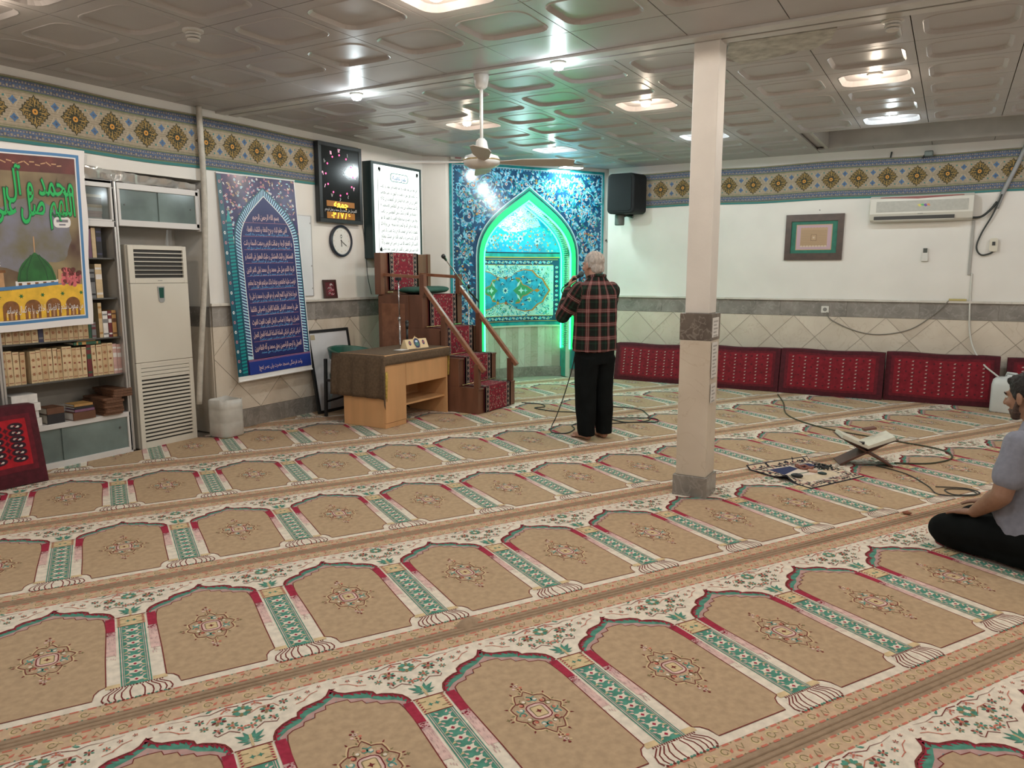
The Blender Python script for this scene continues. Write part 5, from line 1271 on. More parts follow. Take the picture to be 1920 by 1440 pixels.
# white sheet board behind the banner
b = MB(); b.box(WX + .001, WX + .010, 5.55, 5.985, 1.275, 2.13); sb = thing('wall_whiteboard', 'plain white board on the wall behind the navy banner', 'board', (WX, 5.77, 1.275)); b.build('panel', mat('board_white', (.72, .75, .78), .35, var=.03, scale=3), sb, bevel=.002)
b = MB()
for (a, c, d, e) in ((5.55, 5.985, 2.122, 2.13), (5.55, 5.985, 1.275, 1.283), (5.977, 5.985, 1.283, 2.122)): b.box(WX + .010, WX + .013, a, c, d, e)
b.build('edge_strip', M_alu, sb)
for z in (1.36, 1.60, 2.05):
    b = MB(); b.lathe([(.009, 0), (.009, .006)], 8, mp=lambda X, Y, Z: (WX + .010 + Z, 5.965 + X * .5, z + Y)); b.build('clip', M_alu, sb)

# ================================================================ digital wall clock
dk = thing('digital_clock', 'black digital prayer clock board with red numerals and amber date', 'digital clock', (WX, 6.39, 2.07))
M_blk = mat('gloss_black', (.008, .010, .012), .12, spec=.6); M_blkf = mat('satin_black', (.015, .018, .02), .35)
CY0, CY1, CZ0, CZ1, CX = 6.055, 6.735, 2.07, 2.915, WX + .075
b = MB(); b.box(WX + .014, CX - .006, CY0, CY1, CZ0, CZ1); b.build('case', M_blkf, dk, bevel=.006)
b = MB(); 
for (a, c, d, e) in ((CY0, CY1, CZ0, CZ0 + .04), (CY0, CY1, CZ1 - .04, CZ1), (CY0, CY0 + .045, CZ0 + .04, CZ1 - .04), (CY1 - .045, CY1, CZ0 + .04, CZ1 - .04)): b.box(CX - .006, CX + .006, a, c, d, e)
b.build('bezel', M_blkf, dk, bevel=.003)
b = MB(); b.box(CX - .0055, CX, CY0 + .045, CY1 - .045, CZ0 + .04, CZ1 - .04); b.build('face', M_blk, dk)
E_red = emis('led_red', (1, .08, .22), 3.5); E_amb = emis('led_amber', (1, .42, .03), 4.0); E_wht = mat('clock_white', (.75, .72, .74), .5)
ck = lambda u, v, w: (CX + .001 + w, u, v)
cyc, czc, crr = 6.375, 2.585, .215
for h_ in range(1, 13):
    a = R(90 - 30 * h_)
    b = MB(); b.ell(ck(cyc + crr * math.cos(a), czc + crr * math.sin(a), .002), (.004, .010, .010), 8, 6); b.build('led_dot', E_red, dk)
    n_ = ''.join(chr(0x6F0 + int(c)) for c in reversed(str(h_)))
    lettering('numeral', n_, ck, E_wht if h_ in (1, 2, 5, 6, 7, 10) else emis('led_pink', (1, .5, .65), 1.2), dk, None, .055, cyc + (crr + .045) * math.cos(a), czc + (crr + .045) * math.sin(a), bold=.01)
for (z0, z1) in ((2.245, 2.305), (2.115, 2.185)):
    b = MB(); b.box(CX, CX + .0012, 6.16, 6.60, z0, z1); b.build('display_panel', mat('amber_panel', (.10, .045, .008), .3, emit=(1, .35, .03), estr=.25), dk)
lettering('day_name', 'جمعه', lambda u, v, w: (CX + .0022 + w, u, v), E_amb, dk, .33, .105, 6.38, 2.272, bold=.022)
lettering('date_digits', '۶ / ۷ / ۳۰', lambda u, v, w: (CX + .0022 + w, u, v), E_amb, dk, .38, .085, 6.375, 2.148, bold=.018)
lettering('clock_caption', 'اللهم صل علی محمد و آل محمد و عجل فرجهم', ck, E_wht, dk, .50, .042, 6.38, 2.212, bold=.008)
# ---------------------------------------------------------------- round wall clock
rc = thing('wall_clock', 'round white wall clock with a dark blue rim', 'clock', (WX, 6.42, 1.88))
rp_ = lambda x, y, z: (WX + .002 + z, 6.42 + x, 1.878 + y)
b = MB(); b.lathe([(.168, 0), (.175, .012), (.175, .034), (.163, .042), (.150, .040), (.150, .022), (.002, .022)], 40, mp=rp_); b.build('rim', mat('clock_navy', (.015, .02, .035), .3), rc, smooth=False)
b = MB(); b.lathe([(.150, .0225), (.150, .024), (.001, .024)], 40, mp=rp_); b.build('dial', mat('dial_white', (.75, .73, .70), .5), rc)
f = Flat(.0006)
for h_ in range(12):
    a = R(30 * h_); r_ = .118; f.rect(r_ * math.cos(a) - .004, r_ * math.sin(a) - .006, r_ * math.cos(a) + .004, r_ * math.sin(a) + .006, 1, 1)
f.poly([(-.022, .045), (.0, .075), (.022, .045), (.012, .05), (0, .062), (-.012, .05)], 0, 1); f.ell(0, .036, .012, .006, 0, 1)
f.build('dial_marks', [mat('mark_black', (.03, .03, .03), .5), mat('mark_gold', (.55, .48, .3), .5)], rc, lambda u, v, w: rp_(u, v, .0245 + w))
for a, L, w in ((-33, .095, .006), (-88, .062, .008)):
    b = MB(); c, s = math.cos(R(a)), math.sin(R(a)); b.bar(rp_(-.015 * c, -.015 * s, .028), rp_(L * c, L * s, .028), .002, w); b.build('hand', mat('mark_black', (.03, .03, .03), .5), rc)
# ---------------------------------------------------------------- lit sign
lb = thing('lightbox_sign', 'glowing white lightbox sign with lines of handwriting in a black frame', 'sign', (WX, 7.28, 1.69))
LY0, LY1, LZ0, LZ1, LX = 6.83, 7.775, 1.69, 2.80, WX + .13
b = MB(); b.box(WX + .002, LX - .012, LY0, LY1, LZ0, LZ1); b.build('case', mat('sign_darkgreen', (.012, .03, .032), .4), lb, bevel=.004)
b = MB()
for (a, c, d, e) in ((LY0, LY1, LZ0, LZ0 + .03), (LY0, LY1, LZ1 - .03, LZ1), (LY0, LY0 + .045, LZ0 + .03, LZ1 - .03), (LY1 - .03, LY1, LZ0 + .03, LZ1 - .03)): b.box(LX - .012, LX + .004, a, c, d, e)
b.build('frame', mat('sign_darkgreen', (.012, .03, .032), .4), lb, bevel=.003)
b = MB(); b.box(LX - .011, LX - .004, LY0 + .045, LY1 - .03, LZ0 + .03, LZ1 - .03); b.build('lit_panel', emis('sign_glow', (.90, 1.0, .96), .95), lb)
ls = lambda u, v, w: (LX - .0035 + w, u, v)
M_sink = mat('sign_ink', (.02, .03, .03), .6)
f = Flat(.0005); ya, yb = LY0 + .12, LY1 - .055
f.rect(ya, LZ0 + .06, ya + .006, LZ1 - .06, 0, 1)
for (x, z, sx, sz) in ((ya + .015, LZ1 - .06, 1, -1), (yb, LZ1 - .06, -1, -1), (ya + .015, LZ0 + .09, 1, 1)):
    for k in range(5): f.leaf(x, z, math.atan2(sz * (.3 + .5 * k), sx), .055 + .012 * (k % 2), .012, 0, 1)
f.poly(rrect(7.18, 2.60, 7.52, 2.70, .04), 1, 1); f.poly(rrect(7.19, 2.607, 7.51, 2.693, .036), 2, 2); f.rect(ya + .1, LZ0 + .075, yb - .25, LZ0 + .079, 0, 1)
f.build('printed_ornament', [M_sink, mat('sign_green', (.02, .25, .22), .6), emis('sign_glow2', (.90, 1, .96), .9)], lb, ls)
lettering('sign_heading', 'نماز غفیله', lambda u, v, w: (LX - .002 + w, u, v), mat('sign_blue', (.01, .16, .42), .6), lb, .26, .085, 7.35, 2.652, bold=.012)
sl = ['این نماز بین نماز مغرب و عشا خوانده می شود دو رکعت', 'در رکعت اول پس از حمد و ذا النون اذ ذهب مغاضبا', 'فظن ان لن نقدر علیه فنادی فی الظلمات ان لا اله', 'الا انت سبحانک انی کنت من الظالمین فاستجبنا له', 'و نجیناه من الغم و کذلک ننجی المؤمنین در رکعت', 'دوم پس از حمد و عنده مفاتح الغیب لا یعلمها الا هو', 'و یعلم ما فی البر و البحر و ما تسقط من ورقة الا', 'یعلمها و لا حبة فی ظلمات الارض و لا رطب و لا یابس', 'الا فی کتاب مبین و در قنوت اللهم انی اسئلک بمفاتح', 'الغیب التی لا یعلمها الا انت ان تصلی علی محمد و آله', 'اللهم انت ولی نعمتی و القادر علی طلبتی تعلم حاجتی']
for i, s_ in enumerate(sl): lettering('sign_line', s_, ls, M_sink, lb, .70, .062, 7.345, 2.54 - i * .073, bold=.016)
b = MB(); b.tube(spline([(WX + .02, 6.74, 2.10), (WX + .012, 6.80, 2.085), (WX + .012, 6.85, 1.66), (WX + .012, 6.86, 1.5), (WX + .012, 6.92, 1.27)], 5), .004, 6); tag(b.build('power_cable', M_blkf), 'thin dark cable hanging from the lit sign down the wall', 'cable')
# ---------------------------------------------------------------- little framed picture on the ledge
sf = thing('framed_calligraphy', 'small dark framed calligraphy picture standing on the marble ledge', 'picture frame', (WX + .02, 6.22, 1.243))
fr_ = lambda a, c, d: (WX + .035 - c * .12 + d, 6.215 + a, 1.2445 + c)
b = MB()
for P in ([(-.10, 0), (.10, 0), (.10, .025), (-.10, .025)], [(-.10, .18), (.10, .18), (.10, .205), (-.10, .205)], [(-.10, .025), (-.075, .025), (-.075, .18), (-.10, .18)], [(.075, .025), (.10, .025), (.10, .18), (.075, .18)]): b.prism(P, 0, .012, fr_)
b.build('frame', mat('frame_darkred', (.05, .015, .012), .35), sf)
b = MB(); b.prism([(-.076, .024), (.076, .024), (.076, .181), (-.076, .181)], .002, .005, fr_); b.build('picture', mat('picture_maroon', (.10, .01, .015), .4), sf)
f = Flat(.0005); r5 = random.Random(3)
for k in range(16): 
    x, z = r5.uniform(-.045, .045), .10 + r5.uniform(-.055, .055); s = r5.choice((-1, 1)); f.stroke([(x + .02 * (1 - j / 9) * math.cos(s * j * .6), z + .02 * (1 - j / 9) * math.sin(s * j * .6)) for j in range(7)], .005, k % 2, 1)
f.build('calligraphy', [mat('picture_silver', (.65, .62, .62), .3), mat('picture_pink', (.6, .15, .2), .3)], sf, lambda u, v, w: fr_(u, v, .0055 + w))
# ---------------------------------------------------------------- whiteboard leaning on the dado
wb = thing('leaning_whiteboard', 'whiteboard with grey smudges in a black frame leaning against the marble dado', 'whiteboard', (-5.86, 6.13, .01))
q0, q1 = Vector((-5.83, 5.83, .008)), Vector((-5.83, 6.47, .008)); up = Vector((-.125, -.02, .90)); nrm = (q1 - q0).cross(up).normalized()
wm = lambda a, c, d: tuple(q0 + (q1 - q0) * a + up * c - nrm * (-d))
b = MB()
for P in ([(0, 0), (1, 0), (1, .035), (0, .035)], [(0, .965), (1, .965), (1, 1), (0, 1)], [(0, .035), (.05, .035), (.05, .965), (0, .965)], [(.95, .035), (1, .035), (1, .965), (.95, .965)]): b.prism(P, -.016, .01, wm)
b.build('frame', M_blkf, wb)
b = MB(); b.prism([(.04, .03), (.96, .03), (.96, .97), (.04, .97)], -.012, .002, wm); b.build('board', mat('whiteboard', (.66, .67, .70), .2, var=.05, scale=3), wb)
f = Flat(.0006)
f.poly([(.10, .03), (.92, .03), (.92, .45)] + [(.62 + .46 * math.cos(R(q)), .10 + .42 * math.sin(R(q))) for q in range(70, 181, 10)], 0, 1)
f.poly([(.25, .03), (.92, .03), (.92, .25)] + [(.62 + .32 * math.cos(R(q)), .05 + .24 * math.sin(R(q))) for q in range(40, 181, 10)], 1, 2)
f.rect(.07, .885, .17, .945, 2, 3)
f.build('smudges', [mat('smudge_blue', (.42, .48, .54), .35, var=.15, scale=6), mat('smudge_rose', (.46, .42, .42), .35, var=.15, scale=6), mat('sticker_gold', (.45, .38, .25), .4)], wb, lambda u, v, w: wm(u, v, .0025 + w))
# ================================================================ pulpit (minbar) with red runner
M_wd = mat('pulpit_wood', D(98, 62, 44), .4, var=.22, scale=9, stretch=(1, 1, .2), detail=3); M_wd2 = mat('pulpit_rail_wood', D(122, 78, 54), .35, var=.2, scale=12, detail=3)
mb_ = thing('pulpit', 'dark wooden pulpit with four steps, handrails and a high seat', 'pulpit', (-4.95, 7.08, .009))
MY0, MY1 = 6.69, 7.47
steps = [(-4.33, .009, .29), (-4.585, .29, .60), (-4.835, .60, .91), (-5.06, .91, 1.28)]; XB = -5.68
for k, (x, z0, z1) in enumerate(steps):
    b = MB(); b.box(XB, x, MY0 + .02, MY1 - .02, z0, z1 - .02); b.build('riser_block', M_wd, mb_, bevel=.003)
    b = MB(); b.box(XB, x + .012, MY0 + .005, MY1 - .005, z1 - .02, z1); b.build('tread', M_wd, mb_, bevel=.003)
    for y in (MY0, MY1 - .02):
        b = MB(); b.box(XB, x, y, y + .02, z0, z1); b.build('side_panel', M_wd, mb_, bevel=.002)
# tall near side panel with recessed moulding
b = MB(); b.box(XB, -5.25, MY0 - .012, MY0, .05, 1.27); b.build('side_board', M_wd, mb_, bevel=.003)
b = MB(); b.box(XB + .05, -5.30, MY0 - .016, MY0 - .011, .15, 1.18); b.build('moulding', M_wd2, mb_, bevel=.003)
b = MB(); b.box(-5.70, -5.62, MY0 - .02, MY1 + .13, 1.28, 1.745); b.build('backrest', M_wd, mb_, bevel=.004)
for y in (MY0 - .01, MY1 + .10):
    b = MB(); b.box(-5.70, -5.61, y - .03, y + .03, 1.28, 1.75); b.build('back_post', M_wd, mb_, bevel=.003)
for y in (MY0 + .03, MY1 - .05):
    b = MB(); b.bar((-5.62, y, 1.505), (-5.06, y, 1.475), .035, .035); b.build('arm_rail', M_wd2, mb_, bevel=.003)
    b = MB(); b.box(-5.10, -5.04, y - .028, y + .028, 1.28, 1.51); b.build('newel_post', M_wd, mb_, bevel=.003)
    b = MB(); b.bar((-5.10, y, 1.41), (-4.27, y, .475), .05, .045); b.build('handrail', M_wd2, mb_, bevel=.006)
    for x, z0, z1 in ((-4.36, .29, .55), (-4.85 + .06, .60, 1.06)):
        b = MB(); b.box(x - .03, x + .03, y - .026, y + .026, z0, z1); b.build('newel_post', M_wd, mb_, bevel=.003)
# red runner: one strip of carpet per tread and riser
RM = [mat('rug_red', D(114, 26, 38), .95, var=.15, scale=30, detail=2), mat('rug_dark', D(38, 28, 34), .95), mat('rug_cream', D(160, 136, 116), .95), mat('rug_green', D(58, 84, 68), .95), mat('rug_edge', D(92, 20, 32), .95, var=.15, scale=30, detail=2), mat('rug_pink', D(172, 96, 88), .95)]
rn = thing('stair_runner', 'red floral runner carpet laid up the pulpit steps', 'runner carpet', (-4.7, 7.08, .3))
RY0, RY1 = 6.785, 7.345
r6 = random.Random(9)
def rug_pattern(L):
    f = Flat(.0005); W = RY1 - RY0
    f.rect(0, 0, W, L, 4, 0); f.rect(.03, 0, W - .03, L, 2, 1)
    for x0 in (.036, W - .088): f.rect(x0, 0, x0 + .052, L, 1, 2)
    f.rect(.096, 0, W - .096, L, 0, 2)
    n = max(2, int(L / .052))
    for k in range(n):
        z = (k + .5) * L / n
        for x in (.062, W - .062): f.star(x, z, .020, .011, 4, 2, 3); f.ell(x, z, .008, .008, 0 if k % 2 else 3, 4, 6); f.leaf(x + .006, z + .024, .9, .02, .005, 3, 3)
    for _ in range(int(240 * L)):
        x = r6.uniform(.105, W / 2); z = r6.uniform(.015, max(.02, L - .015)); c = r6.choice((1, 2, 3, 5, 2, 1)); a = r6.random() * 6.28; q = r6.random()
        for s in (0, 1):
            xx = x if s == 0 else W - x; aa = a if s == 0 else math.pi - a
            if q < .35: f.star(xx, z, .012, .006, 5, c, 3); f.ell(xx, z, .004, .004, 0, 4, 5)
            else: f.leaf(xx, z, aa, .026, .0045, c, 3)
    return f
segs = []
def seg(p0, p1, nrm_):      # strip running from p0 to p1 (x, z)
    L = math.dist(p0, p1); n = Vector((nrm_[0], 0, nrm_[1]))
    def mp(u, v, w):
        t = v / L; return (p0[0] + (p1[0] - p0[0]) * t + n.x * (.006 + w), RY0 + u + .006 * math.sin(v * 11), p0[1] + (p1[1] - p0[1]) * t + n.z * (.006 + w))
    b = MB(); W = RY1 - RY0
    b.add([mp(0, 0, -.006), mp(W, 0, -.006), mp(W, L, -.006), mp(0, L, -.006), mp(0, 0, 0), mp(W, 0, 0), mp(W, L, 0), mp(0, L, 0)], [(3, 2, 1, 0), (4, 5, 6, 7), (0, 1, 5, 4), (1, 2, 6, 5), (2, 3, 7, 6), (3, 0, 4, 7)])
    o = b.build('carpet_strip', RM[4], rn); rug_pattern(L).build('woven_flowers', RM, o, mp)
for k, (x, z0, z1) in enumerate(steps):
    xn = steps[k + 1][0] if k < 3 else None
    seg((x + .014, z0 + .012 if k else .02), (x + .014, z1 + .004), (1, 0))
    if xn is not None: seg((x + .016, z1 + .002), (xn + .014, z1 + .002), (0, 1))
seg((-5.612, 1.33), (-5.612, 1.75), (1, 0)); seg((-5.612, 1.747), (-5.70, 1.747), (0, 1))
M_brass = mat('brass', (.62, .50, .26), .25, metal=.9)
for k, (x, z0, z1) in enumerate(steps[1:]):
    b = MB(); b.tube([(x + .03, 6.72, z0 + .018), (x + .03, 7.40, z0 + .018)], .006, 8)
    tag(b.build('stair_rod', M_brass, smooth=True), ['brass rod holding the runner behind the first tread', 'brass rod holding the runner behind the second tread', 'brass rod holding the runner behind the third tread'][k], 'stair rod', 'brass stair rods of the pulpit')
b = MB(); b.tube([(-5.59, 6.73, 1.305), (-5.59, 6.83, 1.305)], .008, 8); tag(b.build('brass_peg', M_brass), 'short brass rod end beside the pulpit backrest carpet', 'stair rod')
# green cushion on the seat
b = MB()
def cus(i, j): 
    a = 2 * math.pi * i; t = math.pi * (j - .5); ex = .5
    cx_, sx_ = math.cos(a), math.sin(a); f_ = lambda q: math.copysign(abs(q) ** ex, q)
    return (-5.32 + .20 * f_(cx_) * abs(math.cos(t)) ** .4, 7.08 + .31 * f_(sx_) * abs(math.cos(t)) ** .4, 1.325 + .036 * math.sin(t) + .022 * mnoise.noise(Vector((cx_ * 2, sx_ * 2, 1))))
b.grid(cus, 28, 12); tag(b.build('seat_cushion', mat('green_velvet', D(34, 68, 54), .8, var=.2, scale=10), smooth=True, merge=True), 'flat green cushion on the pulpit seat', 'cushion')

# ================================================================ microphone stands
M_chr = mat('chrome', (.6, .6, .62), .18, metal=.95); 
ms = thing('microphone_stand', 'chrome microphone stand with a long boom leaning across the pulpit', 'microphone stand', (-5.05, 7.60, .01))
b = MB(); b.tube([(-5.05, 7.60, .05), (-5.05, 7.60, 1.42)], .009, 8); b.build('pole', M_chr, ms, smooth=True)
b = MB(); b.tube([(-4.90, 6.93, 1.665), (-4.95, 7.25, 1.47), (-5.0, 7.55, 1.30)], .007, 8); b.build('boom', M_chr, ms, smooth=True)
b = MB(); b.tube([(-5.0, 7.55, 1.30), (-4.99, 7.72, 1.18)], .012, 8); b.build('counterweight', M_blkf, ms, smooth=True)
b = MB(); b.ell((-5.03, 7.58, 1.36), (.022, .022, .03)); b.build('joint_knob', M_blkf, ms, smooth=True)
b = MB(); b.tube([(-4.90, 6.93, 1.665), (-4.885, 6.86, 1.70)], [.013, .017], 10); b.ell((-4.88, 6.85, 1.705), (.026, .026, .026)); b.build('microphone', M_blkf, ms, smooth=True)
for a in (20, 140, 260):
    b = MB(); b.tube([(-5.05, 7.60, .12), (-5.05 + .26 * math.cos(R(a)), 7.60 + .09 * math.sin(R(a)), .02)], .008, 6); b.build('leg', M_blkf, ms)
m2 = thing('chrome_stand', 'thin chrome stand rising beside the near side of the pulpit', 'microphone stand', (-5.28, 6.56, .01))
b = MB(); b.tube([(-5.28, 6.57, .05), (-5.30, 6.585, 1.02)], .011, 8); b.build('lower_tube', M_chr, m2, smooth=True)
b = MB(); b.tube([(-5.30, 6.585, 1.0), (-5.31, 6.59, 1.45)], .007, 8); b.build('upper_tube', M_chr, m2, smooth=True)
b = MB(); b.lathe([(.014, -.02), (.02, -.012), (.02, .012), (.014, .02)], 12, (-5.30, 6.585, 1.02)); b.build('clutch', M_chr, m2, smooth=True)
b = MB(); b.box(-5.335, -5.285, 6.565, 6.615, 1.44, 1.475); b.build('clip', M_blkf, m2, bevel=.004)
for a in (-80, 40, 160):
    b = MB(); b.tube([(-5.28, 6.57, .10), (-5.28 + .10 * math.cos(R(a)), 6.545 + .10 * math.sin(R(a)), .02)], .008, 6); b.build('leg', M_blkf, m2)

# ================================================================ desk with a brown cloth
M_oak = mat('desk_oak', D(186, 138, 92), .4, var=.10, scale=7, stretch=(1, 1, .15), detail=3)
dz = thing('desk', 'light oak desk with a drawer front and open shelf', 'desk', (-4.97, 6.16, .009))
DX0, DX1, DY0, DY1, DH = -5.25, -4.70, 5.60, 6.645, .735
b = MB(); b.box(DX0, DX1 - .02, DY0, DY0 + .02, .009, DH - .02); b.build('side_panel', M_oak, dz, bevel=.002)
b = MB(); b.box(DX0, DX1, DY1 - .02, DY1, .009, DH - .02); b.build('side_panel', M_oak, dz, bevel=.002)
b = MB(); b.box(DX0 + .02, DX1 - .02, DY0 + .30, DY0 + .32, .009, DH - .02); b.build('divider', M_oak, dz, bevel=.002)
b = MB(); b.box(DX1 - .02, DX1, DY0, DY0 + .32, .06, DH - .02); b.build('cabinet_door', M_oak, dz, bevel=.003)
b = MB(); b.box(DX1 - .025, DX1 - .004, DY0, DY0 + .32, .009, .057); b.build('kick_board', M_oak, dz, bevel=.002)
b = MB(); b.box(DX1 - .02, DX1, DY0 + .325, DY1 - .022, .40, DH - .02); b.build('drawer_front', M_oak, dz, bevel=.003)
b = MB(); b.box(DX0 + .1, DX1 - .03, DY0 + .32, DY1 - .02, .19, .21); b.build('shelf', M_oak, dz, bevel=.002)
b = MB(); b.box(DX0 + .14, DX0 + .155, DY0 + .32, DY1 - .02, .21, DH - .02); b.build('back_panel', M_oak, dz)
b = MB(); b.box(DX0 - .02, DX1 + .015, DY0 - .015, DY1 + .02, DH - .02, DH); b.build('top', M_oak, dz, bevel=.003)
# cloth: top, front lip, long fall over the near end
M_cl = mat('brown_cloth', D(84, 66, 48), .95, var=.18, scale=45, detail=3, bump=.2, bscale=250); M_cly = mat('yellow_lining', D(160, 132, 62), .9, var=.3, scale=50)
ct = thing('desk_cloth', 'dark brown cloth draped over the desk top', 'tablecloth', (-4.97, 6.16, DH))
b = MB(); NX, NY = 26, 40
def clo(i, j):
    s = -.10 + (DX1 - DX0 + .14 + .10) * i; t = -.44 + (DY1 - DY0 + .09 + .44) * j    # distance along x from back, along y from near end
    x = DX0 - .02 + s; y = DY0 - .02 + t; z = DH + .004
    wv = .010 * math.sin(x * 34) + .006 * math.sin(x * 71)
    if t < 0: z = DH + .004 + t * (.98); y = DY0 - .022 - .02 * math.sin(min(1, -t / .3) * 1.5) + wv * min(1, -t * 4); x += -.05 * (-t) * (1 - i) + .0 * t
    ov = x - (DX1 + .017)
    if ov > 0: x = DX1 + .019 + .003 * math.sin(y * 22) ; z -= ov
    ovy = y - (DY1 + .022)
    if ovy > 0: y = DY1 + .024; z -= ovy * 1.0
    bk = DX0 - .02 - x
    if bk > 0 and t >= 0: x = DX0 - .022; z -= bk
    return (x, y, z)
b.grid(clo, NX, NY); o = b.build('cloth', M_cl, ct, smooth=True, recalc=False); sd = o.modifiers.new('t', 'SOLIDIFY'); sd.thickness = .003
b = MB(); b.grid(lambda i, j: (DX1 + .012 + .016 * math.sin(3 * i), DY0 - .02 + .045 * i * (.4 + .6 * j) , .30 + .26 * j + .02 * math.sin(5 * i)), 6, 8); o = b.build('turned_corner', M_cly, ct, smooth=True, recalc=False); sd = o.modifiers.new('t', 'SOLIDIFY'); sd.thickness = .002
b = MB(); b.grid(lambda i, j: (DX1 + .002 - .10 * i, DY1 + .026 + .014 * math.sin(2 * j), .42 + .27 * j - .02 * i), 6, 8); o = b.build('turned_corner', M_cly, ct, smooth=True, recalc=False); sd = o.modifiers.new('t', 'SOLIDIFY'); sd.thickness = .002
# tent sign on the desk
ts = thing('desk_sign', 'folded pale card sign with a round blue emblem on the desk', 'desk sign', (-4.86, 6.28, DH + .006), R(-8))
b = MB(); P = [(-.055, 0), (.055, 0), (.012, .095), (-.012, .095)]; b.prism(P, -.155, .155, lambda a, c, d: (a, d, c)); b.build('card', mat('sign_cream', D(200, 172, 128), .5), ts, False)
tl = lambda u, v, w: (.055 - v * .455 + w * 1.0 + .001, u, v + .3 * w)
f = Flat(.0006); f.ell(0, .055, .052, .062, 0, 1, 20); f.poly([(-.012, .112), (.012, .112), (0, .13)], 0, 1); f.ell(0, .055, .042, .05, 1, 2, 20); f.ell(0, .045, .026, .022, 2, 3, 12); f.ell(0, .072, .02, .012, 3, 3, 10)
for s in (-1, 1): f.ell(s * .098, .058, .018, .024, 1, 1, 12); f.ell(s * .098, .06, .010, .013, 4, 2, 8)
f.rect(-.035, .008, .035, .013, 1, 1)
f.build('emblem', [mat('em_gold', D(190, 160, 110), .5), mat('em_navy', D(34, 36, 70), .4), mat('em_green', D(60, 100, 84), .4), mat('em_pale', D(170, 180, 190), .4), mat('em_red', D(150, 70, 60), .4)], ts, tl, world=False)
b = MB(); b.box(-.04, .06, -.30, -.18, 0, .004); tag(b.build('paper_slip', M_paper, world=False), 'small white paper slip beside the desk sign', 'paper').location = (-4.86, 6.28, DH + .006)
dm = thing('desk_microphone', 'black desk microphone stem standing behind the desk sign', 'microphone', (-5.02, 6.36, DH + .006))
b = MB(); b.lathe([(.05, 0), (.05, .012), (.02, .02)], 18); b.build('base', M_blkf, dm, False, smooth=True)
b = MB(); b.tube([(0, 0, .015), (0, 0, .20)], .012, 10); b.build('stem', M_blkf, dm, False, smooth=True)
b = MB(); b.tube([(0, 0, .19), (0.0, 0, .25)], [.014, .02], 10); b.ell((0, 0, .26), (.021, .021, .026)); b.build('head', M_blkf, dm, False, smooth=True)

# ================================================================ chair behind the desk
ch = thing('office_chair', 'black metal chair with a curved green back behind the desk', 'chair', (-5.50, 6.07, .009), R(12))
M_grn = mat('green_vinyl', D(24, 70, 54), .35, var=.1, scale=6)
b = MB()
def shell(i, j):
    a = R(-105 + 210 * i); r_ = .27 + .02 * j; return (-r_ * math.cos(a) + .03, r_ * 1.0 * math.sin(a), .60 + .135 * j * (1 - .55 * abs(2 * i - 1) ** 2) + .02 * (1 - j))
b.grid(shell, 26, 6); o = b.build('backrest', M_grn, ch, False, smooth=True, recalc=False); sd = o.modifiers.new('t', 'SOLIDIFY'); sd.thickness = .03
b = MB(); b.prism(rrect(-.22, -.23, .22, .23, .08, 5), .40, .46); b.build('seat', M_grn, ch, False, bevel=.012)
for x, y in ((-.22, -.24), (-.22, .24), (.20, -.24), (.20, .24)):
    b = MB(); b.bar((x * 1.08, y, 0), (x, y, .62), .03, .03); b.build('leg', M_blkf, ch, False, bevel=.003)
for s in (-1, 1):
    b = MB(); b.bar((-.22, s * .24, .39), (.20, s * .24, .39), .025, .025); b.build('seat_rail', M_blkf, ch, False)
b = MB(); b.bar((-.23, -.24, .16), (-.23, .24, .16), .02, .02); b.build('stretcher', M_blkf, ch, False)
# ================================================================ red cushions along the back wall
def turkmen(L, H, cols, rows):
    f = Flat(.0006)
    f.rect(0, 0, L, H, 0, 0); f.rect(L * .05, H * .10, L * .95, H * .93, 1, 1); f.rect(L * .08, H * .15, L * .92, H * .88, 2, 2)
    for i in range(cols):
        x = L * (.13 + .74 * i / (cols - 1))
        for j in range(rows):
            z = H * (.20 + .62 * j / (rows - 1))
            f.leaf(x - .018, z, .5, .032, .006, 3, 3); f.leaf(x + .018, z + .006, math.pi + .5, .028, .005, 4, 3); f.ell(x, z + .003, .005, .004, 5, 4, 5)
        if i < cols - 1:
            xm = x + L * .74 / (cols - 1) / 2
            for j in range(rows // 2): z = H * (.23 + .58 * j / (rows // 2 - 1)); f.star(xm, z, .016, .007, 4, 6, 3)
    for k in range(int(L / .04)):
        x = .02 + k * .04
        for z in (H * .055, H * .955): f.star(x, z, .011, .005, 4, 6, 2)
    return f
TKM = [mat('tk_border', D(64, 17, 24), .95, var=.2, scale=24, detail=2), mat('tk_mid', D(82, 18, 26), .95, var=.2, scale=24, detail=2), mat('tk_red', D(106, 18, 28), .95, var=.2, scale=20, detail=2), mat('tk_cream', D(158, 128, 116), .95), mat('tk_dark', D(34, 20, 28), .95), mat('tk_white', D(180, 160, 146), .95), mat('tk_maroon', D(64, 18, 26), .95)]
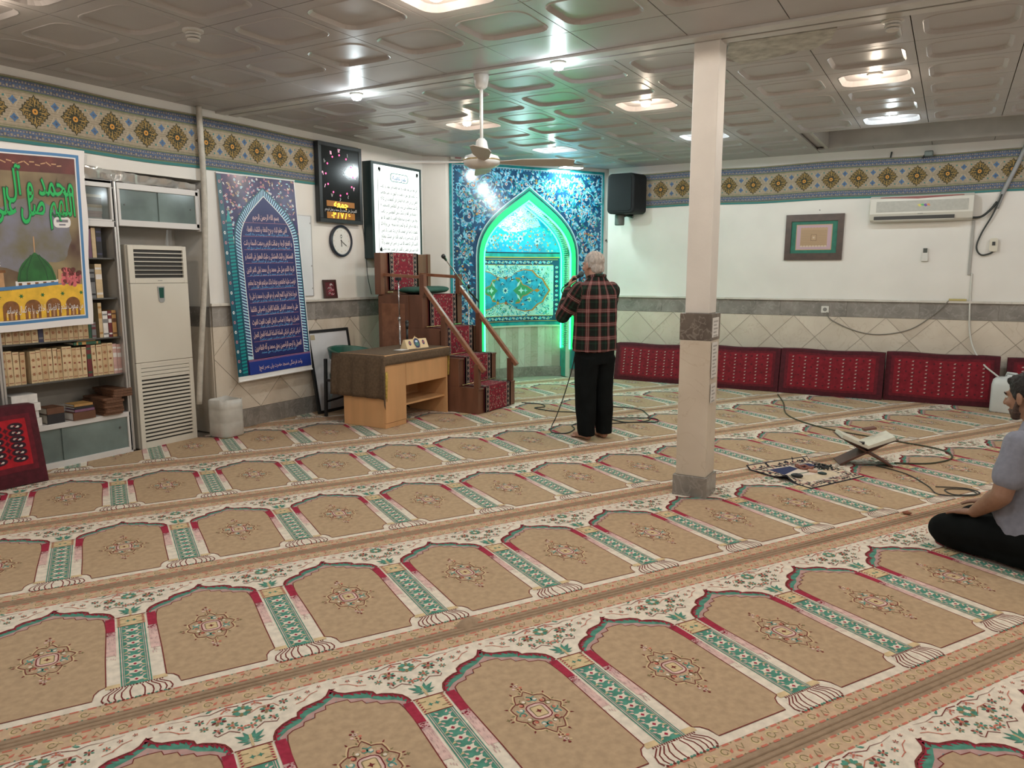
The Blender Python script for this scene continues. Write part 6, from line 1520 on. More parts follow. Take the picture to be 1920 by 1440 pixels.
def cushion(label, x0, x1, yb, H, lean=.10, th=.11, rot=0.0, cols=7, rows=9, group='red carpet cushions along the back wall', pat=None):
    L = x1 - x0
    t = thing('floor_cushion', label, 'cushion', ((x0 + x1) / 2, yb, .009), rot, group)
    def surf(u, v, w):     # front face: u along, v up
        bul = .018 * (1 - (2 * u / L - 1) ** 8) * (1 - (2 * v / H - 1) ** 4)
        return (u - L / 2, -bul - w + lean * (v / H), v + .006 * math.sin(9 * u / L))
    b = MB(); NU, NV = 24, 8
    b.grid(lambda i, j: surf(L * i, H * j, 0), NU, NV)
    base = len(b.v); 
    b.grid(lambda i, j: (lambda p: (p[0], th + lean * j - .0 + .01, p[2]))(surf(L * i, H * j, 0)), NU, NV)
    n = NU + 1
    for i in range(NU):
        b.f += [(i, i + 1, base + i + 1, base + i), (NV * n + i + 1, NV * n + i, base + NV * n + i, base + NV * n + i + 1)]; b.m += [0, 0]
    for j in range(NV):
        b.f += [((j + 1) * n, j * n, base + j * n, base + (j + 1) * n), (j * n + NU, (j + 1) * n + NU, base + (j + 1) * n + NU, base + j * n + NU)]; b.m += [0, 0]
    b.build('cushion_body', TKM[0], t, False, smooth=False)
    slice2(pat or turkmen(L, H, cols, rows), 24, 8, 0, L, 0, H).build('woven_face', TKM, t, lambda u, v, w: surf(u, v, .0015 + w), world=False)
    return t
cushion('red carpet cushion nearest the mihrab, beside the standing man', -4.12, -3.0, 9.95, .515, cols=8)
cushion('red carpet cushion half hidden by the pillar', -2.96, -1.845, 9.90, .545)
cushion('red carpet cushion in the middle, right of the pillar', -1.835, -.64, 9.90, .555, cols=7)
cushion('red carpet cushion under the split air conditioner', -.63, .53, 9.95, .57, cols=7)
cushion('red carpet cushion at the right edge behind the water jug', .60, 1.75, 9.98, .56)
# big patterned cushion by the bookcase
def gulpat(L, H):
    f = Flat(.0006); f.rect(0, 0, L, H, 0, 0); f.rect(.05, .10, L - .05, H - .06, 1, 1); f.rect(.09, .14, L - .085, H - .09, 7, 2)
    nx = int((L - .2) / .135); ny = 6
    for i in range(nx):
        x = L - .085 - .075 - i * .135
        for j in range(ny):
            z = .19 + j * (H - .33) / (ny - 1)
            P = [(x + .052 * math.cos(a) * (1.0), z + .026 * math.sin(a)) for a in [math.pi * 2 * k / 12 for k in range(12)]]
            f.poly(P, 6, 3); f.poly([(x + .046 * math.cos(a), z + .02 * math.sin(a)) for a in [math.pi * 2 * k / 8 for k in range(8)]], 4, 4)
            f.leaf(x - .03, z, .3, .03, .008, 3, 5); f.leaf(x + .03, z, math.pi + .3, .03, .008, 5, 5); f.ell(x, z, .007, .006, 2, 6, 6)
            if j < ny - 1: f.star(x - .067, z + (H - .33) / (ny - 1) / 2, .02, .011, 4, 6, 3)
    return f
TKM.append(mat('tk_bright', D(140, 18, 26), .95, var=.15, scale=20, detail=2))
tcu = cushion('large red carpet cushion with oval motifs leaning on the bookcase', 0, .95, 0, .56, lean=.13, th=.09, group=None, pat=gulpat(.95, .56))
tcu.location = (-5.72, 2.44, .009); tcu.rotation_euler = (0, 0, R(90 - 5))

# ================================================================ things on the back wall
M_pl = mat('ac_plastic', (.62, .60, .54), .35); M_plg = mat('ac_grille', (.42, .41, .37), .5, var=.06, scale=30)
sa = thing('split_air_conditioner', 'cream split air conditioner on the wall above the red cushions', 'air conditioner', (-.40, WY, 2.11))
SAX0, SAX1, SZ0, SZ1 = -.93, .135, 2.125, 2.425
b = MB(); prof = [(0, SZ0 + .02), (0, SZ1), (.16, SZ1), (.195, SZ1 - .03), (.205, SZ0 + .09), (.17, SZ0 + .02), (.05, SZ0)]
b.prism(prof, SAX0, SAX1, lambda a, c, d: (d, WY - a, c)); b.build('body', M_pl, sa, bevel=.006)
b = MB(); b.hexa([(SAX0 + .07, WY - .2045, SZ0 + .11), (SAX1 - .05, WY - .2045, SZ0 + .11), (SAX1 - .05, WY - .20, SZ0 + .235), (SAX0 + .07, WY - .20, SZ0 + .235)], [(SAX0 + .07, WY - .2075, SZ0 + .11), (SAX1 - .05, WY - .2075, SZ0 + .11), (SAX1 - .05, WY - .2025, SZ0 + .235), (SAX0 + .07, WY - .2025, SZ0 + .235)]); b.build('front_grille', M_plg, sa)
b = MB(); P = [(SAX0 + .11, SZ1 - .025), (SAX0 + .5, SZ1 - .045), (SAX1 - .10, SZ1 - .025), (SAX1 - .10, SZ1 - .017), (SAX0 + .11, SZ1 - .017)]; b.prism(P, WY - .199, WY - .196, lambda a, c, d: (a, d, c)); b.build('red_strip', mat('ac_red', (.22, .035, .03), .4), sa)
b = MB(); b.box(SAX0 + .05, SAX1 - .18, WY - .198, WY - .15, SZ0 + .022, SZ0 + .062); b.build('outlet_dark', M_acd, sa)
b = MB(); b.hexa([(SAX0 + .05, WY - .19, SZ0 + .012), (SAX1 - .18, WY - .19, SZ0 + .012), (SAX1 - .18, WY - .12, SZ0 + .002), (SAX0 + .05, WY - .12, SZ0 + .002)], [(SAX0 + .05, WY - .195, SZ0 + .03), (SAX1 - .18, WY - .195, SZ0 + .03), (SAX1 - .18, WY - .12, SZ0 + .012), (SAX0 + .05, WY - .12, SZ0 + .012)]); b.build('louvre', M_pl, sa)
f = Flat(.0005)
for k, c in enumerate((0, 1, 2, 3)): f.poly([(-.43 + .03 * k, .0), (-.40 + .03 * k, .012), (-.385 + .03 * k, -.016), (-.405 + .03 * k, -.024 + .01 * (k % 2))], c, 1)
f.build('logo_sticker', [mat('stk_yellow', (.6, .55, .1), .3), mat('stk_green', (.05, .45, .12), .3), mat('stk_purple', (.12, .04, .3), .3), mat('stk_orange', (.6, .2, .04), .3)], sa, lambda u, v, w: (u, WY - .2075 - w, SZ0 + .185 + v))
f = Flat(.0004); f.rect(-.42, SZ0 + .082, -.365, SZ0 + .088, 0, 1); f.build('maker_mark', mat('grey_print', (.2, .2, .2), .5), sa, lambda u, v, w: (u, WY - .2065 - w, v))
# framed calligraphy
fp = thing('framed_picture', 'dark wooden frame with a green mat and gold print on the wall', 'picture frame', (-1.57, WY, 1.69), 0)
fm = lambda a, c, d: (-1.572 + a + .006 * (c / .57) - .003, WY - .002 - d, 1.685 + c)
b = MB(); w_, h_, q_ = .345, .57, .085
for P in ([(-w_, 0), (w_, 0), (w_, q_), (-w_, q_)], [(-w_, h_ - q_), (w_, h_ - q_), (w_, h_), (-w_, h_)], [(-w_, q_), (-w_ + .07, q_), (-w_ + .07, h_ - q_), (-w_, h_ - q_)], [(w_ - .07, q_), (w_, q_), (w_, h_ - q_), (w_ - .07, h_ - q_)]): b.prism(P, 0, .03, fm)
b.build('frame', mat('frame_walnut', (.06, .035, .026), .35, var=.25, scale=12), fp)
b = MB(); b.prism([(-w_ + .07, q_), (w_ - .07, q_), (w_ - .07, h_ - q_), (-w_ + .07, h_ - q_)], .004, .012, fm); b.build('mat_board', mat('mat_green', (.02, .16, .11), .6, var=.15, scale=20), fp)
f = Flat(.0008); f.rect(-.215, .125, .215, .445, 1, 1); f.rect(-.205, .135, .205, .435, 0, 2); f.rect(-.16, .17, .16, .40, 1, 3)
for k in range(12): f.rect(-.155, .19 + k * .016, .155, .1935 + k * .016, 2, 4)
for k in range(9): f.ell(-.145 + k * .036, .398, .016, .010, 1, 5, 7); f.ell(-.145 + k * .036, .172, .016, .012, 3, 5, 7)
f.rect(-.035, .24, .035, .32, 2, 5); f.rect(-.028, .247, .028, .313, 1, 6); f.star(0, .28, .018, .008, 5, 3, 7)
f.build('gold_print', [mat('print_pink', (.5, .34, .40), .5), mat('print_gold', (.45, .30, .17), .35), mat('print_brown', (.25, .15, .09), .5), mat('print_pale', (.6, .48, .36), .3)], fp, lambda u, v, w: fm(u, v, .0125 + w))
# nail above the picture
b = MB(); b.tube([(-1.52, WY, 2.305), (-1.52, WY - .02, 2.305)], .006, 6); tag(b.build('wall_nail', M_blkf), 'small dark nail in the wall above the framed picture', 'nail')
# remote control in its holder
rm_ = thing('remote_control', 'white remote control in a holder under the split air conditioner', 'remote control', (-.315, WY, 1.67))
b = MB(); b.prism(rrect(-.03, .0, .03, .155, .012), .003, .024, lambda a, c, d: (-.315 + a, WY - d, 1.665 + c)); b.build('body', mat('remote_white', (.66, .64, .6), .4), rm_)
b = MB(); b.prism(rrect(-.022, .095, .022, .148, .004), .0241, .0255, lambda a, c, d: (-.315 + a, WY - d, 1.665 + c)); b.build('screen', mat('remote_screen', (.07, .08, .07), .2), rm_)
b = MB(); b.box(-.35, -.28, WY - .03, WY, 1.66, 1.71); b.build('holder', mat('remote_white', (.66, .64, .6), .4), rm_, bevel=.004)
# isolator switch
sw = thing('isolator_switch', 'small cream isolator box at the end of the dark cables', 'switch box', (.365, WY, 1.77))
b = MB(); b.prism(rrect(-.04, 0, .04, .15, .02), .0, .05, lambda a, c, d: (.365 + a, WY - d, 1.765 + c)); b.build('box', mat('switch_cream', (.64, .60, .5), .4), sw)
b = MB(); b.box(.35, .38, WY - .058, WY - .05, 1.835, 1.875); b.build('lever', M_blkf, sw)
so = thing('wall_socket', 'square white wall socket in the grey marble band', 'socket', (-1.385, WY, 1.02))
b = MB(); b.prism(rrect(-.045, 0, .045, .085, .008), .018, .03, lambda a, c, d: (-1.385 + a, WY - d, 1.02 + c)); b.build('plate', mat('socket_white', (.68, .66, .62), .4), so)
b = MB(); b.lathe([(.024, 0), (.024, .003), (.018, .0035)], 18, mp=lambda X, Y, Z: (-1.385 + X, WY - .030 - Z, 1.062 + Y)); b.build('outlet', mat('socket_grey', (.22, .21, .2), .5), so)
# yellow level and its cable on the ledge
b = MB(); b.box(-.03, .15, WY - .05, WY - .02, 1.198, 1.222); tag(b.build('yellow_box', mat('dull_yellow', (.5, .42, .16), .6), bevel=.003), 'small dull yellow box lying on the marble ledge', 'box')
M_cab = mat('grey_cable', (.22, .20, .17), .6); M_cabd = mat('dark_cable', (.025, .03, .028), .5)
def cable(name, label, pts, r, m, n=6, seg=6):
    b = MB(); b.tube(spline(pts, n), r, seg); return tag(b.build(name, m, smooth=True), label, 'cable')
cable('wall_cable', 'thin grey cable sagging between socket and yellow box', [(-1.36, WY - .035, 1.03), (-1.30, WY - .03, .93), (-1.0, WY - .025, .80), (-.72, WY - .025, .77), (-.40, WY - .025, .85), (-.15, WY - .03, 1.05), (-.03, WY - .05, 1.20)], .006, M_cab)
cable('pipe_bundle', 'thick grey duct running down slantwise from the ceiling', [(.60, WY - .03, 2.98), (.53, WY - .03, 2.75), (.42, WY - .03, 2.45), (.36, WY - .03, 2.25)], .024, mat('duct_grey', (.30, .30, .30), .5), 6, 8)
cable('power_cable', 'dark cable looping from the duct to the isolator box', [(.40, WY - .05, 2.40), (.33, WY - .045, 2.18), (.24, WY - .03, 1.98), (.20, WY - .03, 1.82), (.25, WY - .03, 1.73), (.34, WY - .03, 1.745), (.365, WY - .03, 1.77)], .010, M_cabd)
cable('refrigerant_line', 'dark insulated line from the split air conditioner to the duct', [(.12, WY - .08, 2.15), (.22, WY - .06, 2.16), (.30, WY - .05, 2.23), (.36, WY - .045, 2.32)], .014, M_cabd)
b = MB(); b.box(.135, .165, WY - .02, WY - .001, 1.5, 2.12); tag(b.build('cable_trunking', mat('trunk_grey', (.36, .35, .33), .5), bevel=.002), 'grey plastic trunking strip below the split air conditioner', 'trunking')
cable('drain_hose', 'thin white drain hose hanging down into the water jug', [(.18, WY - .015, 1.52), (.185, WY - .02, 1.25), (.19, WY - .05, 1.1), (.21, WY - .05, .85), (.26, WY - .12, .66), (.36, WY - .26, .50), (.48, WY - .42, .405), (.55, WY - .50, .36)], .010, mat('hose_white', (.62, .60, .56), .4), 6, 8)
# water jug on the right
jr = thing('water_jug', 'cloudy plastic water jug by the cushions at the right edge', 'jug', (.62, 9.74, .009), R(-20))
b = MB(); P = rrect(-.155, -.12, .155, .12, .05, 5); n = len(P); lv = [(0, .94), (.015, 1), (.30, 1), (.36, .93), (.38, .80), (.39, .3), (.40, .2), (.415, .2)]
vs = []
for z, k in lv: vs += [(x * k, y * k, z) for x, y in P]
fs = [tuple(range(n - 1, -1, -1))] + [(i * n + k, i * n + (k + 1) % n, (i + 1) * n + (k + 1) % n, (i + 1) * n + k) for i in range(len(lv) - 1) for k in range(n)] + [tuple((len(lv) - 1) * n + k for k in range(n))]
b.add(vs, fs); b.build('jug_body', mat('jug_plastic2', (.60, .62, .62), .3, var=.06, scale=6), jr, False, smooth=True)
b = MB(); b.tube([(-.06, .05, .38), (-.04, .03, .43), (.06, -.02, .43), (.09, -.03, .38)], .013, 8); b.build('handle', mat('jug_plastic2', (.6, .62, .62), .3), jr, False, smooth=True)
# loudspeaker on a bracket
sp = thing('loudspeaker', 'black loudspeaker hung on a bracket beside the mihrab', 'loudspeaker', (-4.0, WY - .12, 2.3))
sx0, sx1 = -4.20, -3.76
def spk(a, c, d): return (-3.98 + a * 1.0 - d * .25, WY - .10 - d, c)
b = MB(); prof = rrect(-.20, 2.33, .20, 2.875, .06, 4)
b.prism(prof, .0, .30, spk); b.build('cabinet', mat('speaker_black', (.012, .014, .016), .6, var=.15, scale=9, spec=.25), sp, bevel=.02)
b = MB(); b.prism(rrect(-.165, 2.37, .165, 2.845, .05, 4), .3005, .308, spk); b.build('grille', mat('speaker_grille', (.018, .02, .022), .8, bump=.4, bscale=300, spec=.2), sp, bevel=.004)
b = MB(); b.box(-4.02, -3.92, WY - .12, WY, 2.5, 2.62); b.build('bracket', M_blkf, sp)
sm_ = thing('small_projector_speaker', 'small grey cylinder speaker below the black loudspeaker', 'loudspeaker', (-4.18, WY - .2, 2.20))
b = MB(); b.lathe([(.06, 0), (.068, .01), (.068, .14), (.055, .16)], 20, (-4.14, WY - .2, 2.185)); b.build('cylinder', mat('small_spk', (.09, .10, .09), .5), sm_, smooth=False)
b = MB(); b.tube([(-4.13, WY - .2, 2.30), (-4.05, WY - .17, 2.33), (-3.95, WY - .17, 2.30)], .025, 8); b.build('bracket', M_blkf, sm_)
cable('speaker_cable', 'thin cable looping at the side of the black loudspeaker', [(-4.24, WY - .03, 2.84), (-4.29, WY - .03, 2.7), (-4.31, WY - .03, 2.58), (-4.25, WY - .04, 2.52)], .004, M_cabd)
hk = MB(); hp = UD * 6.56 + VD * (WM - .0); hk.tube(spline([UV(6.57, WM - .001, 1.98), UV(6.57, WM - .03, 2.0), UV(6.575, WM - .04, 1.96)], 5), .006, 6); tag(hk.build('wall_hook', M_blkf), 'small dark hook in the wall right of the mihrab panel', 'hook')
# camera-like sensor and stub on the frieze
se = thing('security_camera', 'small security camera under the ceiling on the back wall', 'security camera', (-.35, WY, 2.90))
b = MB(); b.box(-.40, -.31, WY - .16, WY - .06, 2.86, 2.92); b.build('housing', mat('cam_grey', (.12, .15, .14), .4), se, bevel=.01)
b = MB(); b.tube([(-.42, WY, 2.86), (-.40, WY - .06, 2.88)], .012, 6); b.build('bracket', M_blkf, se)
b = MB(); b.tube([(-.76, WY - .012, 2.885), (-.75, WY - .012, 2.955)], .01, 6); tag(b.build('cable_stub', M_blkf), 'short dark cable stub rising from the frieze to the ceiling', 'cable')

# ================================================================ ceiling fan and detectors
fan = thing('ceiling_fan', 'white ceiling fan with four blades on a long rod', 'ceiling fan', (-3.14, 4.92, CH - .012))
M_fan = mat('fan_white', (.62, .60, .57), .35); M_fanb = mat('fan_blade', (.50, .46, .42), .45)
b = MB(); b.lathe([(.055, 0), (.06, -.02), (.045, -.09), (.022, -.11)], 20); b.build('canopy', M_fan, fan, False, smooth=True)
b = MB(); b.tube([(0, 0, -.10), (0, 0, -.50)], .013, 10); b.build('rod', M_fan, fan, False, smooth=True)
b = MB(); b.lathe([(.022, -.46), (.04, -.48), (.055, -.55), (.062, -.57)], 20); b.build('cup', M_fan, fan, False, smooth=True)
b = MB(); b.lathe([(.05, -.565), (.125, -.59), (.14, -.62), (.135, -.65), (.09, -.675), (.02, -.685)], 28); b.build('motor', M_fan, fan, False, smooth=True)
b = MB(); b.lathe([(.1405, -.615), (.143, -.62), (.1405, -.625)], 28); b.build('gold_ring', M_brass, fan, False, smooth=True)
for k, a in enumerate((32, 122, 212, 302)):
    c, s = math.cos(R(a)), math.sin(R(a)); b = MB()
    T = lambda r_, q, z: (r_ * c - q * s, r_ * s + q * c, z)
    P = [(.12, -.02), (.20, -.035), (.30, -.06), (.62, -.075), (.70, -.05), (.70, .055), (.62, .07), (.30, .055), (.20, .035), (.12, .02)]
    n = len(P); vs = [T(x, y, -.635 - .25 * y) for x, y in P] + [T(x, y, -.631 - .25 * y) for x, y in P]
    b.add(vs, [tuple(range(n - 1, -1, -1)), tuple(range(n, 2 * n))] + [(i, (i + 1) % n, n + (i + 1) % n, n + i) for i in range(n)]); b.build('blade', M_fanb, fan, False)
def detector(label, x, y, z=CH):
    t = thing('smoke_detector', label, 'smoke detector', (x, y, z), 0, 'smoke detectors on the ceiling')
    b = MB(); b.lathe([(.062, 0), (.062, -.012), (.045, -.016)], 24); b.build('base', M_fan, t, False, smooth=False)
    for k, r_ in enumerate((.043, .043, .036)):
        b = MB(); z0 = -.018 - k * .018; b.lathe([(r_ - .008, z0 + .004), (r_, z0), (r_, z0 - .008), (r_ - .008, z0 - .012)], 20); b.build('ring', M_fan, t, False, smooth=False)
detector('smoke detector on the ceiling over the left side of the hall', -4.13, 3.20)
detector('smoke detector on the ceiling strip right of the pillar', -.42, 5.14)

# ================================================================ prayer mat, rehal and small things on the carpet
mt = thing('prayer_mat', 'small black and cream patterned prayer mat lying askew on the carpet', 'prayer mat', (-.87, 5.96, .012))
c4 = [Vector((-1.29, 5.84, 0)), Vector((-.76, 5.53, 0)), Vector((-.47, 6.08, 0)), Vector((-.93, 6.39, 0))]
def mmp(u, v, w):     # bilinear
    p = c4[0] * (1 - u) * (1 - v) + c4[1] * u * (1 - v) + c4[2] * u * v + c4[3] * (1 - u) * v
    z = .013 + .004 * math.sin(6 * u) + (.05 * max(0, 1 - math.hypot(u - .62, v) / .22) ** 2) + (.03 * max(0, .06 - u) / .06)
    return (p.x, p.y, z + w)
MM = [mat('mat_black', D(34, 34, 40), .9), mat('mat_cream', D(190, 168, 138), .9, var=.1, scale=30), mat('mat_navy', D(36, 40, 70), .9), mat('mat_pale', D(196, 176, 156), .9), mat('mat_green', D(38, 60, 52), .9), mat('mat_rose', D(150, 96, 86), .9)]
b = MB(); b.grid(lambda i, j: mmp(i, j, 0), 16, 16); o = b.build('cloth', MM[0], mt, recalc=False, smooth=True); sd = o.modifiers.new('t', 'SOLIDIFY'); sd.thickness = .006; sd.offset = -1
f = Flat(.0008); f.rect(.015, .015, .985, .985, 1, 1); f.rect(.16, .14, .84, .86, 3, 2); r7 = random.Random(12)
for _ in range(850):
    u, v = r7.random(), r7.random()
    if .03 < u < .97 and .03 < v < .97 and not (.17 < u < .83 and .15 < v < .85):
        f.leaf(u, v, r7.random() * 6.28, .055, .014, 0 if r7.random() < .75 else 5, 3)
for (u, v) in ((.08, .2), (.08, .5), (.08, .8), (.3, .93), (.55, .93), (.8, .93)): f.star(u, v, .055, .03, 6, 0, 3); f.ell(u, v, .022, .022, 1, 4, 7)
f.poly([(.20, .16), (.46, .16), (.34, .52), (.20, .52)], 2, 3); f.poly([(.20, .60), (.42, .62), (.34, .84), (.20, .84)], 2, 3)
f.poly([(.52, .18), (.80, .18), (.80, .82), (.52, .82), (.62, .5)], 1, 3); f.rect(.50, .16, .515, .84, 4, 4)
o_ = Flat(f.dz)
for p, m_, l in f.p:
    if max(q[0] for q in p) - min(q[0] for q in p) < .1 and max(q[1] for q in p) - min(q[1] for q in p) < .1: o_.p.append((p, m_, l)); continue
    for i in range(16):
        for j in range(16):
            g = p
            for pl in ((1, 0, (i + 1) / 16), (-1, 0, -i / 16), (0, 1, (j + 1) / 16), (0, -1, -j / 16)):
                g = clip_half(g, *pl)
                if not g: break
            if g: o_.p.append((g, m_, l))
o_.build('woven_pattern', MM, mt, lambda u, v, w: mmp(u, v, .0015 + w))
# things on the mat
b = MB(); p = Vector(mmp(.60, .22, 0)); b.ell((p.x, p.y, p.z + .018), (.045, .03, .016), 16, 8); tag(b.build('black_pouch', mat('pouch_black', (.012, .014, .02), .4), smooth=True), 'rounded black case lying on the prayer mat', 'case')
b = MB(); p = Vector(mmp(.36, .60, 0)); b.tube([(p.x + .055 * math.cos(a) * (1 + .25 * math.sin(3 * a)), p.y + .04 * math.sin(a), p.z + .012 + .004 * math.sin(5 * a)) for a in [math.pi * 2 * k / 30 for k in range(30)]], .009, 6, closed=True)
for k in range(30): a = math.pi * 2 * k / 30; b.ell((p.x + .055 * math.cos(a) * (1 + .25 * math.sin(3 * a)), p.y + .04 * math.sin(a), p.z + .012 + .004 * math.sin(5 * a)), (.011, .011, .011), 6, 4)
tag(b.build('prayer_beads', mat('beads_brown', D(120, 72, 56), .4), smooth=True), 'loop of brown prayer beads on the mat', 'prayer beads')
b = MB(); p = Vector(mmp(.40, .78, 0))
for k in range(34): a = k * .75; r_ = .02 + .0016 * k; b.ell((p.x + .05 + r_ * math.cos(a), p.y + r_ * math.sin(a), p.z + .01 + .006 * (k % 3)), (.009, .009, .009), 6, 4)
tag(b.build('prayer_beads', M_blkf, smooth=True), 'heap of black prayer beads on the mat', 'prayer beads')
b = MB(); p = Vector(mmp(.52, .58, 0)); b.prism([(x + p.x, y + p.y) for x, y in rrect(-.035, -.025, .035, .025, .01)], p.z + .002, p.z + .016); tag(b.build('clay_tablet', mat('clay_rose', D(168, 128, 104), .9), bevel=.003), 'small pale clay prayer tablet on the mat', 'prayer tablet')
b = MB(); p = Vector(mmp(.66, .60, 0)); b.ell((p.x, p.y, p.z + .012), (.035, .022, .011), 14, 6); tag(b.build('green_pouch', mat('pouch_green', D(30, 50, 46), .5), smooth=True), 'small dark green pouch on the prayer mat', 'pouch')
# X-shaped wooden rehal
rh = thing('rehal', 'open wooden folding book stand carrying an open book', 'book stand', (-.52, 6.50, .012), R(20))
M_rh = mat('rehal_dark', D(74, 46, 36), .45, var=.3, scale=12)
for s in (-1, 1):
    b = MB(); b.bar((-s * .20, 0, .0), (s * .17, 0, .205), .20, .016, up=(0, 1, 0) if False else (0, 0, 1)); b.build('leaf_board', M_rh, rh, False, bevel=.003)
b = MB(); b.tube([(.0, -.10, .108), (0, .10, .108)], .012, 8); b.build('hinge', M_rh, rh, False)
bk = thing('open_book', 'open pale book lying on the folding stand', 'book', (-.52, 6.50, .15), R(20))
for s in (-1, 1):
    b = MB(); b.hexa([(0, -.12, .006), (s * .20, -.12, .085), (s * .20, .12, .085), (0, .12, .006)], [(0, -.12, .03), (s * .19, -.12, .112), (s * .19, .12, .112), (0, .12, .03)]); b.build('page_block', mat('page_pale', D(186, 178, 158), .8, var=.06, scale=30), bk, False)
b = MB(); b.hexa([(-.215, -.125, .083), (0, -.125, .0), (0, .125, .0), (-.215, .125, .083)], [(-.215, -.125, .088), (0, -.125, .005), (0, .125, .005), (-.215, .125, .088)]); b.hexa([(0, -.125, .0), (.215, -.125, .083), (.215, .125, .083), (0, .125, .0)], [(0, -.125, .005), (.215, -.125, .088), (.215, .125, .088), (0, .125, .005)]); b.build('cover', mat('cover_brown', D(70, 50, 40), .5), bk, False)
b = MB(); b.box(-.05, .05, -.03, .03, 0, .018); t_ = tag(b.build('brown_case', mat('case_brown', D(96, 58, 46), .5), bevel=.004), 'small brown case lying on the open book', 'case'); t_.location = (-.50, 6.63, .265); t_.rotation_euler = (0, R(-10), R(25))
b = MB(); b.box(-.022, .022, -.015, .015, 0, .02); t_ = tag(b.build('black_box', M_blkf, bevel=.004), 'tiny black box resting at the edge of the open book', 'box'); t_.location = (-.53, 6.385, .19); 
# cables on the floor
Zc = .014
cable('floor_cable', 'long dark green cable crossing the carpets to the folding stand', [(-1.80, 9.70, Zc), (-1.62, 9.1, Zc), (-1.42, 8.3, Zc), (-1.0, 7.8, Zc), (-.45, 7.55, Zc), (.0, 7.35, Zc), (.10, 7.05, Zc), (-.05, 6.75, Zc), (-.30, 6.62, Zc)], .007, mat('cable_olive', (.05, .055, .03), .6))
cable('floor_cable', 'thin dark cable curled in loops in front of the folding stand', [(-.42, 6.46, Zc), (-.2, 6.30, Zc), (-.05, 6.02, Zc), (.02, 5.82, Zc), (.17, 5.86, Zc), (.25, 5.95, Zc), (.20, 6.05, Zc), (.06, 5.98, Zc), (.12, 5.86, Zc), (.27, 5.98, Zc), (.19, 6.08, Zc), (.0, 6.02, Zc)], .004, M_cabd)
b = MB(); b.ell((-.145, 5.24, .018), (.028, .018, .010), 10, 6); tag(b.build('turbah', mat('clay_brown', D(120, 72, 50), .8), smooth=True), 'small reddish brown clay piece on the carpet before the kneeling man', 'prayer tablet')
pk = pucker(-1.735, 2.585, .13, .085, .035, A59 + R(35)); tag(pk.build('carpet_fold', YC[EDG], smooth=True, recalc=False), 'raised pucker in the edge of the second carpet run', 'carpet fold')
# ================================================================ people
def loft(mb, rings, seg=24):     # rings: (x, y, z, rx, ry)
    vs = []
    for (x, y, z, rx, ry) in rings:
        for k in range(seg):
            a = 2 * math.pi * k / seg; c, s = math.cos(a), math.sin(a)
            vs.append((x + rx * math.copysign(abs(c) ** .85, c), y + ry * math.copysign(abs(s) ** .85, s), z))
    n = len(rings); fs = [tuple(range(seg - 1, -1, -1)), tuple((n - 1) * seg + k for k in range(seg))]
    for i in range(n - 1):
        for k in range(seg): fs.append((i * seg + k, i * seg + (k + 1) % seg, (i + 1) * seg + (k + 1) % seg, (i + 1) * seg + k))
    return mb.add(vs, fs)
def add_head(mb, c, M, s=1.0):
    def P(x, y, z): return Vector(c) + M @ (Vector((x, y, z)) * s)
    def E(x, y, z, rx, ry, rz): mb.ell(P(x, y, z), (rx * s, ry * s, rz * s), 20, 14, M=M)
    E(0, -.012, .028, .077, .094, .088); E(0, .022, -.018, .064, .074, .088); E(0, .034, -.07, .050, .052, .042); E(0, .072, -.098, .022, .020, .018)
    capsule(mb, P(0, .094, .018), P(0, .116, -.022), .010 * s, .014 * s, 10); E(-.012, .104, -.026, .010, .010, .008); E(.012, .104, -.026, .010, .010, .008)
    capsule(mb, P(-.036, .082, .026), P(.036, .082, .026), .012 * s, .012 * s, 10)            # brow
    capsule(mb, P(-.020, .086, -.060), P(.020, .086, -.060), .009 * s, .009 * s, 8)             # mouth
    for q in (-1, 1):
        E(q * .040, .070, -.022, .024, .020, .022)                                               # cheek
        mb.ell(P(q * .080, -.004, -.008), (.010 * s, .022 * s, .034 * s), 10, 8, M=M @ Matrix.Rotation(q * .35, 3, 'Z'))
    capsule(mb, P(0, -.02, -.06), P(0, -.035, -.16), .058 * s, .062 * s, 16)                     # neck
def face_bits(c, M, parent, s=1.0, brow=(.05, .04, .035), lip=(.35, .16, .14)):
    def P(x, y, z): return Vector(c) + M @ (Vector((x, y, z)) * s)
    for q in (-1, 1):
        b = MB(); b.ell(P(q * .031, .082, .006), (.012 * s, .010 * s, .009 * s), 10, 8, M=M); b.build('eye', mat('eye_white', (.6, .58, .55), .2), parent, False, smooth=True)
        b = MB(); b.tube([P(q * .014, .096, .026), P(q * .034, .094, .031), P(q * .052, .078, .024)], .0045 * s, 6); b.build('eyebrow', mat('brow_%d' % int(brow[0] * 100), brow, .8), parent, False, smooth=True)
    b = MB(); b.tube([P(-.020, .092, -.060), P(0, .0955, -.059), P(.020, .092, -.060)], .0048 * s, 6); b.build('lips', mat('lips', lip, .5), parent, False, smooth=True)
